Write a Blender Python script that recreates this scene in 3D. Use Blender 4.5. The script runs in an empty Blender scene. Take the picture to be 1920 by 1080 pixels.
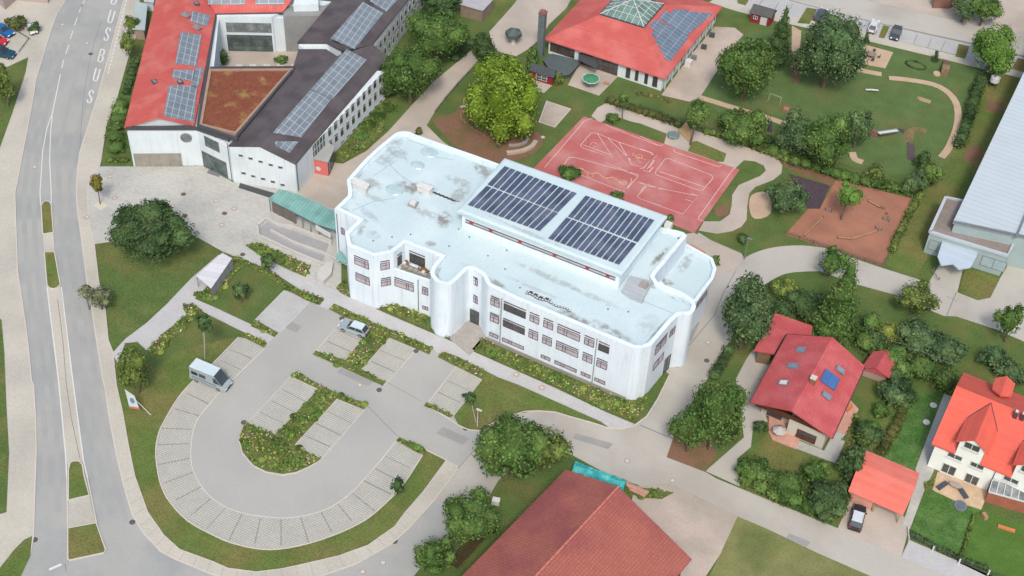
import bpy, bmesh, math, random
from mathutils import Vector, Matrix, noise as mnoise
random.seed(7)
R = math.radians
S = bpy.context.scene
COL = S.collection
# ---------------- camera (solved from the photograph's vanishing points) ----------------
PITCH, ROLL, HEAD, FPX, CAMH = R(44.7), R(3.0), R(-27.3), 2644.0, 150.0
CF = Vector((math.sin(HEAD)*math.cos(PITCH), math.cos(HEAD)*math.cos(PITCH), -math.sin(PITCH)))
_r = Vector((math.cos(HEAD), -math.sin(HEAD), 0)); _u = _r.cross(CF)
CR = _r*math.cos(ROLL)+_u*math.sin(ROLL); CU = -_r*math.sin(ROLL)+_u*math.cos(ROLL)
cd = bpy.data.cameras.new('camera'); cam = bpy.data.objects.new('camera', cd); COL.objects.link(cam)
cd.sensor_width = 36; cd.lens = 36*FPX/1920; cd.clip_start = 1; cd.clip_end = 3000
cam.matrix_world = Matrix(((CR.x, CU.x, -CF.x, 0), (CR.y, CU.y, -CF.y, 0), (CR.z, CU.z, -CF.z, CAMH), (0, 0, 0, 1)))
S.camera = cam
# ---------------- daylight ----------------
SUN_EL, SUN_AZ = R(52), R(152)     # azimuth clockwise from +Y
w = bpy.data.worlds.new('World'); S.world = w; w.use_nodes = True
nt = w.node_tree; bg = nt.nodes['Background']
sky = nt.nodes.new('ShaderNodeTexSky'); sky.sky_type = 'NISHITA'; sky.sun_disc = False
sky.sun_elevation = SUN_EL; sky.sun_rotation = SUN_AZ; sky.dust_density = 4.0; sky.air_density = 1.0; sky.ozone_density = 1.0
nt.links.new(sky.outputs[0], bg.inputs[0]); bg.inputs[1].default_value = 0.15
sl = bpy.data.lights.new('sun', 'SUN'); sun = bpy.data.objects.new('sun', sl); COL.objects.link(sun)
sl.energy = 1.5; sl.angle = R(10); sl.color = (1.0, 0.95, 0.88)
sd = Vector((math.sin(SUN_AZ)*math.cos(SUN_EL), math.cos(SUN_AZ)*math.cos(SUN_EL), math.sin(SUN_EL)))
sun.rotation_euler = sd.to_track_quat('Z', 'Y').to_euler()
S.view_settings.view_transform = 'Standard'; S.view_settings.look = 'None'; S.view_settings.gamma = 1
S.view_settings.exposure = 0.5
S.render.engine = 'CYCLES'
GAIN = 1.55
# ---------------- helpers ----------------
def P(x, y, z=0.0):
    d = CF*FPX + CR*(x-960) - CU*(y-540)
    t = (z-CAMH)/d.z
    return Vector((d.x*t, d.y*t, z))
def ray(x, y): return (CF*FPX + CR*(x-960) - CU*(y-540)).normalized()
def onwall(A, B, x, y):
    t = (B-A).normalized(); n = Vector((t.y, -t.x, 0)); d = ray(x, y)
    k = ((A-Vector((0, 0, CAMH))).dot(n))/d.dot(n); p = Vector((0, 0, CAMH))+d*k
    return (p-A).dot(t), p.z
def T(ox, oy, s, txt):
    o = []
    for q in txt.split():
        a, b = q.split(','); o.append((ox+float(a)/s, oy+float(b)/s))
    return o
def smooth(pts, closed=True, n=3):
    o = []; L = len(pts)
    for i in range(L if closed else L-1):
        p0, p1, p2, p3 = (pts[(i-1) % L], pts[i], pts[(i+1) % L], pts[(i+2) % L]) if closed else (pts[max(i-1, 0)], pts[i], pts[i+1], pts[min(i+2, L-1)])
        for k in range(n):
            t = k/n
            o.append(tuple(0.5*(2*p1[j]+(p2[j]-p0[j])*t+(2*p0[j]-5*p1[j]+4*p2[j]-p3[j])*t*t+(3*p1[j]-p0[j]-3*p2[j]+p3[j])*t**3) for j in (0, 1)))
    if not closed: o.append(pts[-1])
    return o
def s2l(v):
    v /= 255.0
    return v/12.92 if v <= 0.04045 else ((v+0.055)/1.055)**2.4
def dc(r, g, b, k=1.0):   # a colour as it reads on a level surface in daylight -> base colour
    return tuple(min(0.9, s2l(v)/GAIN*k) for v in (r, g, b))
MATS = {}
def nd(nt, typ, **kw):
    n = nt.nodes.new(typ)
    for k, v in kw.items(): setattr(n, k, v)
    return n
def mat(name, col, rough=0.85, var=0.12, vscale=0.35, fine=0.08, fscale=6.0, bump=0.0, pat=None, col2=None, metal=0.0, spec=0.3, island=0.0, stains=None, c2scale=0.12, c2lo=0.45, c2hi=0.62, trans=0.0, streak=0.0):
    if name in MATS: return MATS[name]
    m = bpy.data.materials.new(name); m.use_nodes = True; nt = m.node_tree; L = nt.links.new
    b = nt.nodes['Principled BSDF']; b.inputs['Roughness'].default_value = rough; b.inputs['Metallic'].default_value = metal
    b.inputs['Specular IOR Level'].default_value = spec
    tc = nd(nt, 'ShaderNodeTexCoord'); geo = nd(nt, 'ShaderNodeNewGeometry')
    cur = nd(nt, 'ShaderNodeRGB'); cur.outputs[0].default_value = (*col, 1); cur = cur.outputs[0]
    def ramp(scale, lo, hi, a, bb, detail=4):
        n = nd(nt, 'ShaderNodeTexNoise'); n.inputs['Scale'].default_value = scale; n.inputs['Detail'].default_value = detail
        L(geo.outputs['Position'], n.inputs['Vector'])
        mr = nd(nt, 'ShaderNodeMapRange'); mr.inputs[1].default_value = lo; mr.inputs[2].default_value = hi
        mr.inputs[3].default_value = a; mr.inputs[4].default_value = bb; L(n.outputs[0], mr.inputs[0]); return mr.outputs[0]
    def mul(c, f):
        v = nd(nt, 'ShaderNodeVectorMath', operation='SCALE'); L(c, v.inputs[0]); L(f, v.inputs['Scale']); return v.outputs[0]
    if col2:
        mx = nd(nt, 'ShaderNodeMix', data_type='RGBA'); L(ramp(c2scale, c2lo, c2hi, 0, 1, 6), mx.inputs[0]); L(cur, mx.inputs[6]); mx.inputs[7].default_value = (*col2, 1); cur = mx.outputs[2]
    if stains:
        for (x, y, sx, sy, rot, sc, st) in stains:
            mp = nd(nt, 'ShaderNodeMapping', vector_type='TEXTURE'); mp.inputs['Location'].default_value = (x, y, 0); mp.inputs['Rotation'].default_value = (0, 0, rot); mp.inputs['Scale'].default_value = (sx, sy, 100)
            L(geo.outputs['Position'], mp.inputs[0]); g = nd(nt, 'ShaderNodeTexGradient', gradient_type='SPHERICAL'); L(mp.outputs[0], g.inputs[0])
            ad = nd(nt, 'ShaderNodeMath', operation='MULTIPLY'); L(g.outputs[1], ad.inputs[0]); L(ramp(1.2, 0.35, 0.7, 0.2, 2.2, 6), ad.inputs[1])
            mr = nd(nt, 'ShaderNodeMapRange'); mr.inputs[1].default_value = 0.1; mr.inputs[2].default_value = 0.8; mr.inputs[3].default_value = 0; mr.inputs[4].default_value = st; L(ad.outputs[0], mr.inputs[0])
            mx = nd(nt, 'ShaderNodeMix', data_type='RGBA'); L(mr.outputs[0], mx.inputs[0]); L(cur, mx.inputs[6]); mx.inputs[7].default_value = (*sc, 1); cur = mx.outputs[2]
    if var: cur = mul(cur, ramp(vscale, 0.3, 0.7, 1-var, 1+var))
    if fine: cur = mul(cur, ramp(fscale, 0.3, 0.7, 1-fine, 1+fine, 3))
    if streak:
        mp = nd(nt, 'ShaderNodeMapping'); mp.inputs['Scale'].default_value = (2.6, 2.6, .16); L(geo.outputs['Position'], mp.inputs[0])
        n = nd(nt, 'ShaderNodeTexNoise'); n.inputs['Scale'].default_value = 1; n.inputs['Detail'].default_value = 5; L(mp.outputs[0], n.inputs['Vector'])
        mr = nd(nt, 'ShaderNodeMapRange'); mr.inputs[1].default_value = .52; mr.inputs[2].default_value = .75; mr.inputs[3].default_value = 1; mr.inputs[4].default_value = 1-streak; L(n.outputs[0], mr.inputs[0]); cur = mul(cur, mr.outputs[0])
    hgt = None
    if pat:
        br = nd(nt, 'ShaderNodeTexBrick'); uvm = nd(nt, 'ShaderNodeUVMap'); uvm.uv_map = 'UVMap'
        vec = uvm.outputs[0]
        if pat.get('world'): vec = geo.outputs['Position']
        if pat.get('rot') is not None:
            mp = nd(nt, 'ShaderNodeMapping'); mp.inputs['Rotation'].default_value = (0, 0, pat['rot']); L(vec, mp.inputs[0]); vec = mp.outputs[0]
        L(vec, br.inputs['Vector']); br.offset = pat.get('off', 0.5); br.squash = 1.0
        br.inputs['Scale'].default_value = 1.0; br.inputs['Brick Width'].default_value = pat['w']; br.inputs['Row Height'].default_value = pat['h']
        br.inputs['Mortar Size'].default_value = pat.get('m', 0.02); br.inputs['Mortar Smooth'].default_value = 0.3
        a = 1-pat.get('v', 0.06); c = 1+pat.get('v', 0.06); d = pat.get('d', 0.6)
        br.inputs['Color1'].default_value = (a, a, a, 1); br.inputs['Color2'].default_value = (c, c, c, 1)
        mc = pat.get('mc', (d, d, d)); br.inputs['Mortar'].default_value = (*mc, 1)
        vm = nd(nt, 'ShaderNodeVectorMath', operation='MULTIPLY'); L(cur, vm.inputs[0]); L(br.outputs[0], vm.inputs[1]); cur = vm.outputs[0]
        hgt = br.outputs[1]
    if island:
        mr = nd(nt, 'ShaderNodeMapRange'); mr.inputs[3].default_value = 1-island; mr.inputs[4].default_value = 1+island
        L(geo.outputs['Random Per Island'], mr.inputs[0]); cur = mul(cur, mr.outputs[0])
    L(cur, b.inputs['Base Color'])
    if bump:
        bp = nd(nt, 'ShaderNodeBump'); bp.inputs['Strength'].default_value = min(1, bump); bp.inputs['Distance'].default_value = 0.05
        if hgt is not None and pat.get('bump', 1):
            iv = nd(nt, 'ShaderNodeMath', operation='SUBTRACT'); iv.inputs[0].default_value = 1; L(hgt, iv.inputs[1]); L(iv.outputs[0], bp.inputs['Height'])
        else:
            n = nd(nt, 'ShaderNodeTexNoise'); n.inputs['Scale'].default_value = fscale; L(geo.outputs['Position'], n.inputs['Vector']); L(n.outputs[0], bp.inputs['Height'])
        L(bp.outputs[0], b.inputs['Normal'])
    if trans:
        tr = nd(nt, 'ShaderNodeBsdfTranslucent'); L(cur, tr.inputs[0]); ms = nd(nt, 'ShaderNodeMixShader'); ms.inputs[0].default_value = trans
        L(b.outputs[0], ms.inputs[1]); L(tr.outputs[0], ms.inputs[2]); L(ms.outputs[0], nt.nodes['Material Output'].inputs[0])
    MATS[name] = m; return m
ROOT = {}
def rootloc(o):
    while o.parent: o = o.parent
    return ROOT.get(o.name, Vector((0, 0, 0)))
class MB:
    def __init__(s): s.v = []; s.f = []; s.mi = []
    def add(s, vs, fs, mi=0):
        k = len(s.v); s.v += [Vector(v) for v in vs]; s.f += [[k+i for i in f] for f in fs]; s.mi += [mi]*len(fs); return s
    def quad(s, *pts, mi=0): return s.add(pts, [list(range(len(pts)))], mi)
    def prism(s, xy, z0, z1, mi=0, bottom=False, top=True, mitop=None):
        n = len(xy); vs = [(p[0], p[1], z1) for p in xy]+[(p[0], p[1], z0) for p in xy]
        fs = [[i, n+i, n+(i+1) % n, (i+1) % n] for i in range(n)]
        s.add(vs, fs, mi)
        if top: s.add(vs[:n], [list(range(n))], mi if mitop is None else mitop)
        if bottom: s.add(vs[n:], [list(range(n))[::-1]], mi)
        return s
    def box(s, c, d, rz=0.0, mi=0, tilt=None):
        M = Matrix.Rotation(rz, 3, 'Z')
        if tilt: M = M @ Matrix.Rotation(tilt[0], 3, tilt[1])
        c = Vector(c); vs = [c+M @ Vector((sx*d[0]/2, sy*d[1]/2, sz*d[2]/2)) for sx in (-1, 1) for sy in (-1, 1) for sz in (-1, 1)]
        return s.add(vs, [[0, 1, 3, 2], [4, 6, 7, 5], [0, 4, 5, 1], [2, 3, 7, 6], [0, 2, 6, 4], [1, 5, 7, 3]], mi)
    def beam(s, a, b, w, h, mi=0):
        a = Vector(a); b = Vector(b); t = (b-a).normalized(); up = Vector((0, 0, 1)) if abs(t.z) < 0.95 else Vector((1, 0, 0))
        sx = t.cross(up).normalized()*w/2; sy = sx.cross(t).normalized()*h/2
        vs = [p+i*sx+j*sy for p in (a, b) for i, j in ((-1, -1), (1, -1), (1, 1), (-1, 1))]
        return s.add(vs, [[0, 1, 2, 3], [7, 6, 5, 4], [0, 4, 5, 1], [1, 5, 6, 2], [2, 6, 7, 3], [3, 7, 4, 0]], mi)
    def tube(s, a, b, r1, r2=None, n=8, mi=0):
        a = Vector(a); b = Vector(b); r2 = r1 if r2 is None else r2; t = (b-a).normalized(); up = Vector((0, 0, 1)) if abs(t.z) < 0.9 else Vector((1, 0, 0))
        x = t.cross(up).normalized(); y = x.cross(t)
        vs = []
        for p, r in ((a, r1), (b, r2)):
            for i in range(n):
                q = 2*math.pi*i/n; vs.append(p+x*r*math.cos(q)+y*r*math.sin(q))
        fs = [[i, (i+1) % n, n+(i+1) % n, n+i] for i in range(n)]+[list(range(n))[::-1], [n+i for i in range(n)]]
        return s.add(vs, fs, mi)
    def ribbon(s, pts, wd, z0, z1, mi=0, closed=False):
        pts = [Vector((p[0], p[1])) for p in pts]; L = len(pts); l = []; r = []
        for i in range(L):
            a = pts[(i-1) % L] if (closed or i > 0) else pts[i]; b = pts[(i+1) % L] if (closed or i < L-1) else pts[i]
            t = (b-a)
            if t.length < 1e-6: t = Vector((1, 0))
            t.normalize(); n = Vector((-t.y, t.x))*wd/2; l.append(pts[i]+n); r.append(pts[i]-n)
        for i in range(L if closed else L-1):
            j = (i+1) % L
            vs = [(l[i].x, l[i].y, z1), (r[i].x, r[i].y, z1), (r[j].x, r[j].y, z1), (l[j].x, l[j].y, z1), (l[i].x, l[i].y, z0), (r[i].x, r[i].y, z0), (r[j].x, r[j].y, z0), (l[j].x, l[j].y, z0)]
            s.add(vs, [[0, 1, 2, 3], [1, 5, 6, 2], [3, 7, 4, 0]]+([[0, 4, 5, 1]] if i == 0 and not closed else [])+([[2, 6, 7, 3]] if i == L-2 and not closed else []), mi)
        return s
    def build(s, name, mats, parent=None, smooth=False, kind=None):
        if not isinstance(mats, (list, tuple)): mats = [mats]
        off = rootloc(parent) if parent else Vector((0, 0, 0))
        me = bpy.data.meshes.new(name); me.from_pydata([tuple(v-off) for v in s.v], [], s.f); me.update()
        uv = me.uv_layers.new(name='UVMap').data
        for p in me.polygons:
            n = p.normal; u = Vector((-n.y, n.x, 0))
            if abs(n.z) > 0.995 or u.length < 1e-4: u = Vector((1, 0, 0)); v = Vector((0, 1, 0))
            else: u.normalize(); v = n.cross(u)
            for li in p.loop_indices:
                c = s.v[me.loops[li].vertex_index]; uv[li].uv = (c.dot(u), c.dot(v))
        for m in mats: me.materials.append(m)
        me.polygons.foreach_set('material_index', s.mi)
        if smooth: me.polygons.foreach_set('use_smooth', [True]*len(me.polygons))
        o = bpy.data.objects.new(name, me); COL.objects.link(o)
        if parent: o.parent = parent
        if kind: o['kind'] = kind
        return o
def thing(name, label, cat, loc=(0, 0, 0), group=None):
    o = bpy.data.objects.new(name, None); COL.objects.link(o); o.empty_display_size = 0.5
    o.location = loc; ROOT[o.name] = Vector(loc); o['label'] = label; o['category'] = cat
    if group: o['group'] = group
    return o
def tag(o, label, cat, group=None, kind=None):
    o['label'] = label; o['category'] = cat
    if group: o['group'] = group
    if kind: o['kind'] = kind
    return o
def center(o):   # move a one-mesh thing's origin to its base
    me = o.data; n = len(me.vertices); c = Vector((0, 0, 0)); zm = 1e9
    for v in me.vertices: c += v.co; zm = min(zm, v.co.z)
    c /= n; c.z = zm
    me.transform(Matrix.Translation(-c)); o.location = c; ROOT[o.name] = c; return o
def copytree(o, parent=None):
    c = o.copy(); COL.objects.link(c); c.parent = parent
    for ch in list(o.children): copytree(ch, c)
    return c
def PX(pts, z=0.0): return [tuple(P(x, y, z)[:2]) for x, y in pts]
def sheet(name, px, z, m, kind='structure', z0=0.0, sm=False):
    if sm: px = smooth(px)
    return MB().prism(PX(px, z), z0, z).build(name, m, kind=kind)
def inset(poly, d):
    n = len(poly); o = []
    for i in range(n):
        a, b, c = Vector(poly[i-1][:2]), Vector(poly[i][:2]), Vector(poly[(i+1) % n][:2])
        t1 = (b-a).normalized(); t2 = (c-b).normalized(); n1 = Vector((-t1.y, t1.x)); n2 = Vector((-t2.y, t2.x)); m = (n1+n2)
        if m.length < 1e-3: m = n1
        m.normalize(); k = d/max(0.45, m.dot(n1)); o.append(tuple(b+m*k))
    return o
# ================= GROUND =================
G1, G2 = dc(84, 104, 50), dc(112, 104, 58)
m_lawn = mat('lawn', dc(98, 120, 66), 0.95, 0.12, 0.35, 0.3, 5.0, 0.6, col2=dc(122, 122, 74), c2scale=0.16, c2lo=.48, c2hi=.7, spec=0.1)
m_lawn2 = mat('lawn_dry', dc(106, 126, 66), 0.95, 0.12, 0.35, 0.3, 5.0, 0.5, col2=dc(132, 126, 78), c2scale=0.13, c2lo=0.42, c2hi=0.66, spec=0.1)
m_lawn3 = mat('lawn_lush', dc(100, 124, 74), 0.95, 0.12, 0.3, 0.28, 5.0, 0.6, col2=dc(122, 122, 76), c2scale=0.14, c2lo=0.5, c2hi=0.75, spec=0.1)
m_lush = mat('lush_grass', dc(84, 122, 60), .95, .14, .5, .3, 4, .6, col2=dc(100, 134, 74), c2scale=.6, spec=.1)
m_asph = mat('asphalt', dc(190, 190, 183), 0.9, 0.03, 0.2, 0.06, 9, 0.15, col2=dc(180, 181, 176), c2scale=0.1)
m_road = mat('road_asphalt', dc(183, 184, 178), 0.9, 0.04, 0.2, 0.07, 9, 0.15, col2=dc(170, 173, 170), c2scale=0.14)
m_conc = mat('access_concrete', dc(201, 197, 186), 0.9, 0.03, 0.15, 0.07, 8, 0.15, col2=dc(188, 183, 172), c2scale=0.1)
m_side = mat('sidewalk', dc(213, 208, 193), 0.9, 0.05, 0.3, 0.05, 5, 0.2, pat=dict(w=0.4, h=0.2, m=0.02, d=0.86, v=0.05), col2=dc(200, 196, 182), c2scale=0.15)
m_plaza = mat('plaza', dc(206, 206, 197), 0.9, 0.06, 0.25, 0.06, 4, 0.2, pat=dict(w=0.6, h=0.3, m=0.02, d=0.88, v=0.06), col2=dc(192, 193, 185), c2scale=0.12)
m_walk = mat('walk', dc(206, 206, 204), 0.9, 0.05, 0.3, 0.05, 4, 0.2, pat=dict(w=0.3, h=0.3, m=0.015, d=0.88, v=0.04, off=0))
m_beige = mat('beige_path', dc(206, 194, 180), 0.92, 0.06, 0.25, 0.06, 5, 0.1, col2=dc(192, 182, 168), c2scale=0.12)
m_pav = mat('grass_paver', dc(212, 210, 202), 0.9, 0.05, 0.4, 0.05, 5, 0.5, pat=dict(w=0.3, h=0.3, m=0.05, d=0.62, mc=(0.62, 0.64, 0.56), v=0.05, off=0, world=1))
m_pav2 = mat('fine_paver', dc(204, 205, 202), 0.9, 0.05, 0.4, 0.05, 5, 0.5, pat=dict(w=0.35, h=0.35, m=0.03, d=0.8, v=0.04, off=0, world=1))
m_kerb = mat('kerb', dc(222, 214, 204), 0.85, 0.04, 1, 0.05, 5)
m_line = mat('white_paint', dc(236, 236, 232), 0.7, 0.05, 1.5, 0.05, 8)
m_dline = mat('stall_divider', dc(158, 158, 154), 0.85, 0.04, 1, 0.04, 5)
m_soil = mat('soil', dc(146, 110, 88), 0.95, 0.12, 0.3, 0.12, 3, 0.3, col2=dc(120, 104, 70), c2scale=0.3)
m_wornsoil = mat('worn_grass', dc(126, 116, 76), 0.95, 0.12, 0.6, 0.2, 4, 0.3, col2=dc(146, 122, 90), c2scale=0.5)
m_sand = mat('sand', dc(208, 182, 154), 0.95, 0.08, 0.5, 0.06, 5)
m_gravel = mat('gravel', dc(208, 192, 178), 0.95, 0.07, 0.3, 0.14, 9, 0.3, col2=dc(186, 176, 160), c2scale=0.1)
m_court = mat('court_red', dc(200, 114, 110), 0.85, 0.06, 0.3, 0.05, 5, col2=dc(214, 152, 146), c2scale=0.22, c2lo=.42, c2hi=.72)
m_pit = mat('woodchip', dc(182, 128, 104), 0.95, 0.08, 0.3, 0.1, 6, 0.3, col2=dc(166, 118, 96), c2scale=0.12)
m_rub = mat('rubber_mat', dc(88, 74, 82), 0.9, 0.12, 1, 0.15, 5)
m_tpave = mat('terrace_pink', dc(222, 172, 152), 0.9, 0.06, 0.6, 0.05, 5, pat=dict(w=0.5, h=0.5, m=0.02, d=0.86, off=0))
g = MB(); g.quad((-900, -200, 0), (700, -200, 0), (700, 1400, 0), (-900, 1400, 0)); g.build('ground', m_lawn, kind='structure')
# main road and its pavements
RL = [(140,-60),(123,0),(107,25),(98,50),(90,75),(80,108),(67,150),(63,180),(40,300),(31,347),(28,360),(30,427),(33,507),(43,573),(53,647),(59,713),(63,720),(67,787),(68,853),(65,933),(63,1003),(57,1037),(37,1085),(20,1140)]
RR = [(250,-60),(232,0),(183,180),(167,230),(150,283),(145,317),(143,360),(145,393),(152,443),(163,527),(172,577),(180,633),(193,713),(197,727),(203,773),(217,847),(230,903),(247,963),(267,997),(300,1033),(333,1050),(400,1077),(470,1100),(480,1140)]
sheet('road', RL+RR[::-1], 0.03, m_road)
sheet('west_pavement', [(-80,-60)]+RL+[(-80,1140)], 0.10, m_side)
sheet('green_verge', [(-40,150),(53,107),(48,135),(22,215),(-5,290),(-40,330)], 0.13, m_lawn)
sheet('green_verge', [(-40,560),(3,600),(8,660),(12,760),(17,850),(12,960),(-40,975)], 0.13, m_lawn)
sheet('green_verge', [(60,1005),(57,1040),(37,1086),(-40,1086),(-3,1068),(27,1030),(45,1012)], 0.13, m_lawn2)
SI = [(275,-60),(262,0),(258,60),(240,110),(220,183),(200,233),(190,300),(187,312),(172,332),(164,352),(165,400),(170,430),(177,457),(185,527),(197,577),(203,637),(212,660),(218,720),(230,773),(240,830),(253,893),(277,960),(307,1003),(337,1030),(400,1053),(427,1065),(480,1072),(530,1066),(570,1057),(635,1042),(690,1022),(740,987),(760,960),(795,920),(837,862)]
SO = [(857,872),(857,880),(815,937),(767,990),(733,1020),(667,1057),(607,1078),(540,1094)]
sheet('east_pavement', SI+SO+RR[:-1][::-1], 0.12, m_side)
k = MB(); k.ribbon(PX(RR[:-1]+SO[::-1], 0.13), 0.14, 0, 0.13); k.ribbon(PX(RL[:-1], 0.12), 0.14, 0, 0.12)
k.ribbon(PX(SI[8:], .14), 0.1, 0, 0.14); k.build('kerb', m_kerb, kind='structure')
# road islands
med = MB(); med.prism(PX([(80,438),(100,435),(103,472),(83,473)], .1), 0, .1); med.prism(PX([(128,937),(167,928),(180,980),(127,990)], .1), 0, .1)
med.prism(PX([(88,540),(113,536),(137,717),(157,867),(152,865),(133,865),(128,880),(123,853),(110,717)], .05), 0, .05); med.build('traffic_island_paving', m_side, kind='structure')
isl = [[(77,386),(81,378),(87,376),(93,378),(96,384),(100,435),(80,438)], [(83,473),(102,472),(113,533),(107,539),(100,541),(92,539),(88,534)], [(128,880),(131,868),(137,864),(148,864),(154,870),(158,893),(167,928),(128,937)], [(127,990),(180,980),(198,1030),(195,1036),(130,1050),(127,1047)]]
for q in isl: sheet('traffic_island', q, 0.14, m_lawn2)
k = MB()
for q in isl: k.ribbon(PX(q, .17), 0.16, 0, 0.17, closed=True)
k.ribbon(PX([(125,893),(127,990)], .15), .15, 0, .15); k.ribbon(PX([(164,895),(181,980)], .15), .15, 0, .15)
k.build('island_kerb', m_kerb, kind='structure')
# road markings, in paint sheets
k = MB(); RZ = 0.036
def line(mb, px, wd, z=RZ): mb.ribbon(PX(px, z), wd, z-0.004, z)
for a, b in (((159,0),(150,16)), ((154.3,7.5),(148.3,23)), ((144.7,33),(139.7,48)), ((136.7,58),(131.7,73)), ((129.2,84),(123.3,101)), ((119.2,112),(115.8,128)), ((113.3,139),(98,213))): line(k, [a, b], 0.15)
line(k, [(98,213),(88,240),(80,283),(75,360),(76,384)], .13); line(k, [(98,217),(95,247),(93,300),(96,360),(96,382)], .13)
line(k, [(88,538),(110,717),(123,853),(125,893)], .15, .056); line(k, [(115,538),(137,717),(157,867),(164,895)], .15, .056)
for a, b in (((92,1068),(115,1058)), ((213,1034),(237,1034)), ((258,1035),(282,1039))): line(k, [a, b], .35)
for i in range(20):
    f = i/20; a = (237-35*f, 140*f); b = (237-35*(f+.03), 140*(f+.03)); line(k, [a, b], .2, .126)
for a, b in (((763,1052),(784,1034)), ((724,1079),(745,1067)), ((800,1024),(827,990)), ((640,1100),(655,1092))): line(k, [a, b], .14)
GL = {'B': [[(-.8,-1),(-.8,1)], [(-.8,1),(.3,1),(.7,.75),(.7,.3),(.3,.05),(-.8,.05)], [(.3,.05),(.9,-.25),(.9,-.7),(.4,-1),(-.8,-1)]],
      'U': [[(-.8,1),(-.8,-.6),(-.45,-1),(.45,-1),(.8,-.6),(.8,1)]],
      'S': [[(.8,.6),(.4,1),(-.4,1),(-.8,.65),(-.7,.25),(.6,-.2),(.8,-.6),(.4,-1),(-.4,-1),(-.8,-.6)]]}
for ch, cx, cy in (('B',215,-4),('U',208.5,31),('S',201,64),('B',190,104),('U',181,140),('S',169.5,181)):
    for st in GL[ch]: line(k, [(cx+4.6*x+3.2*y, cy-11.5*y+1.5*x) for x, y in st], .26)
k.build('road_markings', m_line, kind='structure')
m_dark = mat('dark_joint', dc(120, 120, 122), .9, .1, 1, .1, 6)
k = MB(); line(k, [(190,40),(178,75),(168,115),(160,160),(155,200),(151,260),(148,300),(145,350)], .05); line(k, [(108,560),(118,640),(124,717),(133,780),(150,860)], .07, .056)
line(k, [(857,880),(900,832),(915,800)], .06, .044); line(k, [(690,762),(745,818)], .06, .046); line(k, [(122,1057),(126,1085)], .06)
line(k, [(1200,797),(1250,818),(1262,822)], .12, .044); line(k, [(1393,485),(1373,520),(1357,547),(1340,590),(1290,650),(1270,690)], .08, .044)
line(k, [(724,716),(790,752)], .05, .046); line(k, [(505,652),(595,575)], .0, .046)
k.build('road_joints', m_dark, kind='structure')
# plaza and walks
sheet('plaza', [(187,312),(250,312),(343,312),(380,311),(438,342),(490,350),(558,360),(640,400),(640,560),(590,560),(505,505),(455,468),(447,482),(435,478),(415,470),(355,436),(215,452),(177,457),(170,430),(165,400),(164,352),(172,332)], .115, m_plaza)
WU = [(455,468),(487,481),(517,495),(548,510),(573,521),(600,532),(630,545),(660,560),(700,577),(757,602),(840,637),(885,658),(935,680),(1040,727),(1137,773),(1190,795)]
WLo = [(1167,803),(1143,802),(1127,790),(1060,760),(970,720),(935,707),(905,692),(857,667),(832,660),(845,668),(820,662),(810,652),(760,630),(700,605),(660,585),(627,570),(615,580),(595,572),(608,560),(553,535),(517,513),(487,498),(447,482)]
sheet('walkway', WU+WLo, .125, m_walk)
sheet('garden_path', T(200,520,4,'640,0 450,200 300,340 140,460 40,570 80,640 140,490 230,480 300,545 420,420 520,345 600,280 570,230 640,200 750,270 1010,400 1210,490 1260,450 1100,360 800,220 660,160 760,60 900,-150 900,-170 840,-170'), .11, m_walk)
# parking lot
OUT = [(447,632),(400,680),(372,705),(353,723),(333,747),(313,780),(298,810),(292,843),(295,880),(303,913),(320,943),(353,977),(400,1003),(433,1017),(480,1028),(523,1029),(580,1018),(640,997),(687,973),(723,943),(757,907),(792,853)]
INN = [(747,820),(720,855),(683,898),(660,922),(633,943),(603,958),(563,968),(523,971),(480,966),(453,961),(423,950),(390,927),(367,893),(358,863),(360,820),(370,787),(393,757),(417,730),(496,654)]
sheet('parking_lot', [(533,543),(590,566),(660,592),(700,604),(810,652),(832,665),(855,687),(904,712),(851,780),(860,797),(882,806),(900,807),(917,797),(900,832),(857,880),(837,862),(797,842),(792,853)]+OUT[::-1][1:]+[(502,642),(515,632),(522,624),(478,599)], .04, m_asph)
sheet('parking_bays', OUT+INN, .06, m_pav)
SP = [([(532,545),(580,566),(527,622),(479,599)], m_pav2), ([(644,597),(695,617),(646,676),(595,655)], m_pav), ([(729,635),(780,656),(722,721),(677,694)], m_pav), ([(855,687),(904,712),(851,780),(802,755)], m_pav), ([(545,706),(597,730),(517,817),(465,792)], m_pav), ([(632,748),(683,769),(602,862),(552,835)], m_pav)]
for q, m in SP: sheet('parking_bays', q, .06, m)
k = MB()
for txt, o in (('150,50 397,60 140,175 375,168 150,325 385,275 185,465 410,380 275,590 470,490 390,705 540,580 510,805 650,650 680,885 775,695 870,920 912,730 1068,930 1068,735 1275,910 1215,715 1450,830 1365,675 1600,750 1495,620 1770,670 1605,540 1890,545 1690,445 1925,430 1775,355', (260,790,4)),
               ('1090,610 920,540 1010,695 850,620 765,950 600,865 700,1040 510,985 1315,840 1500,935 1235,925 1420,1015 1150,1010 1340,1100', (200,520,4)),
               ('300,240 480,320 215,320 400,400 610,385 795,465 545,470 725,550 1110,610 1270,685 1045,700 1210,780 215,845 400,935 130,935 320,1025 45,1025 235,1110', (560,560,4)),
               ('435,550 250,460', (660,740,4))):
    q = T(*o, txt)
    for i in range(0, len(q), 2): line(k, [q[i], q[i+1]], .16, .066)
k.build('bay_dividers', m_dline, kind='structure')
k = MB(); k.ribbon(PX(smooth(OUT, False), .14), .15, 0, .14); k.ribbon(PX(smooth(INN, False), .075), .14, 0, .075)
for q, m in SP: k.ribbon(PX(q, .085), .13, 0, .085, closed=True)
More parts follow.
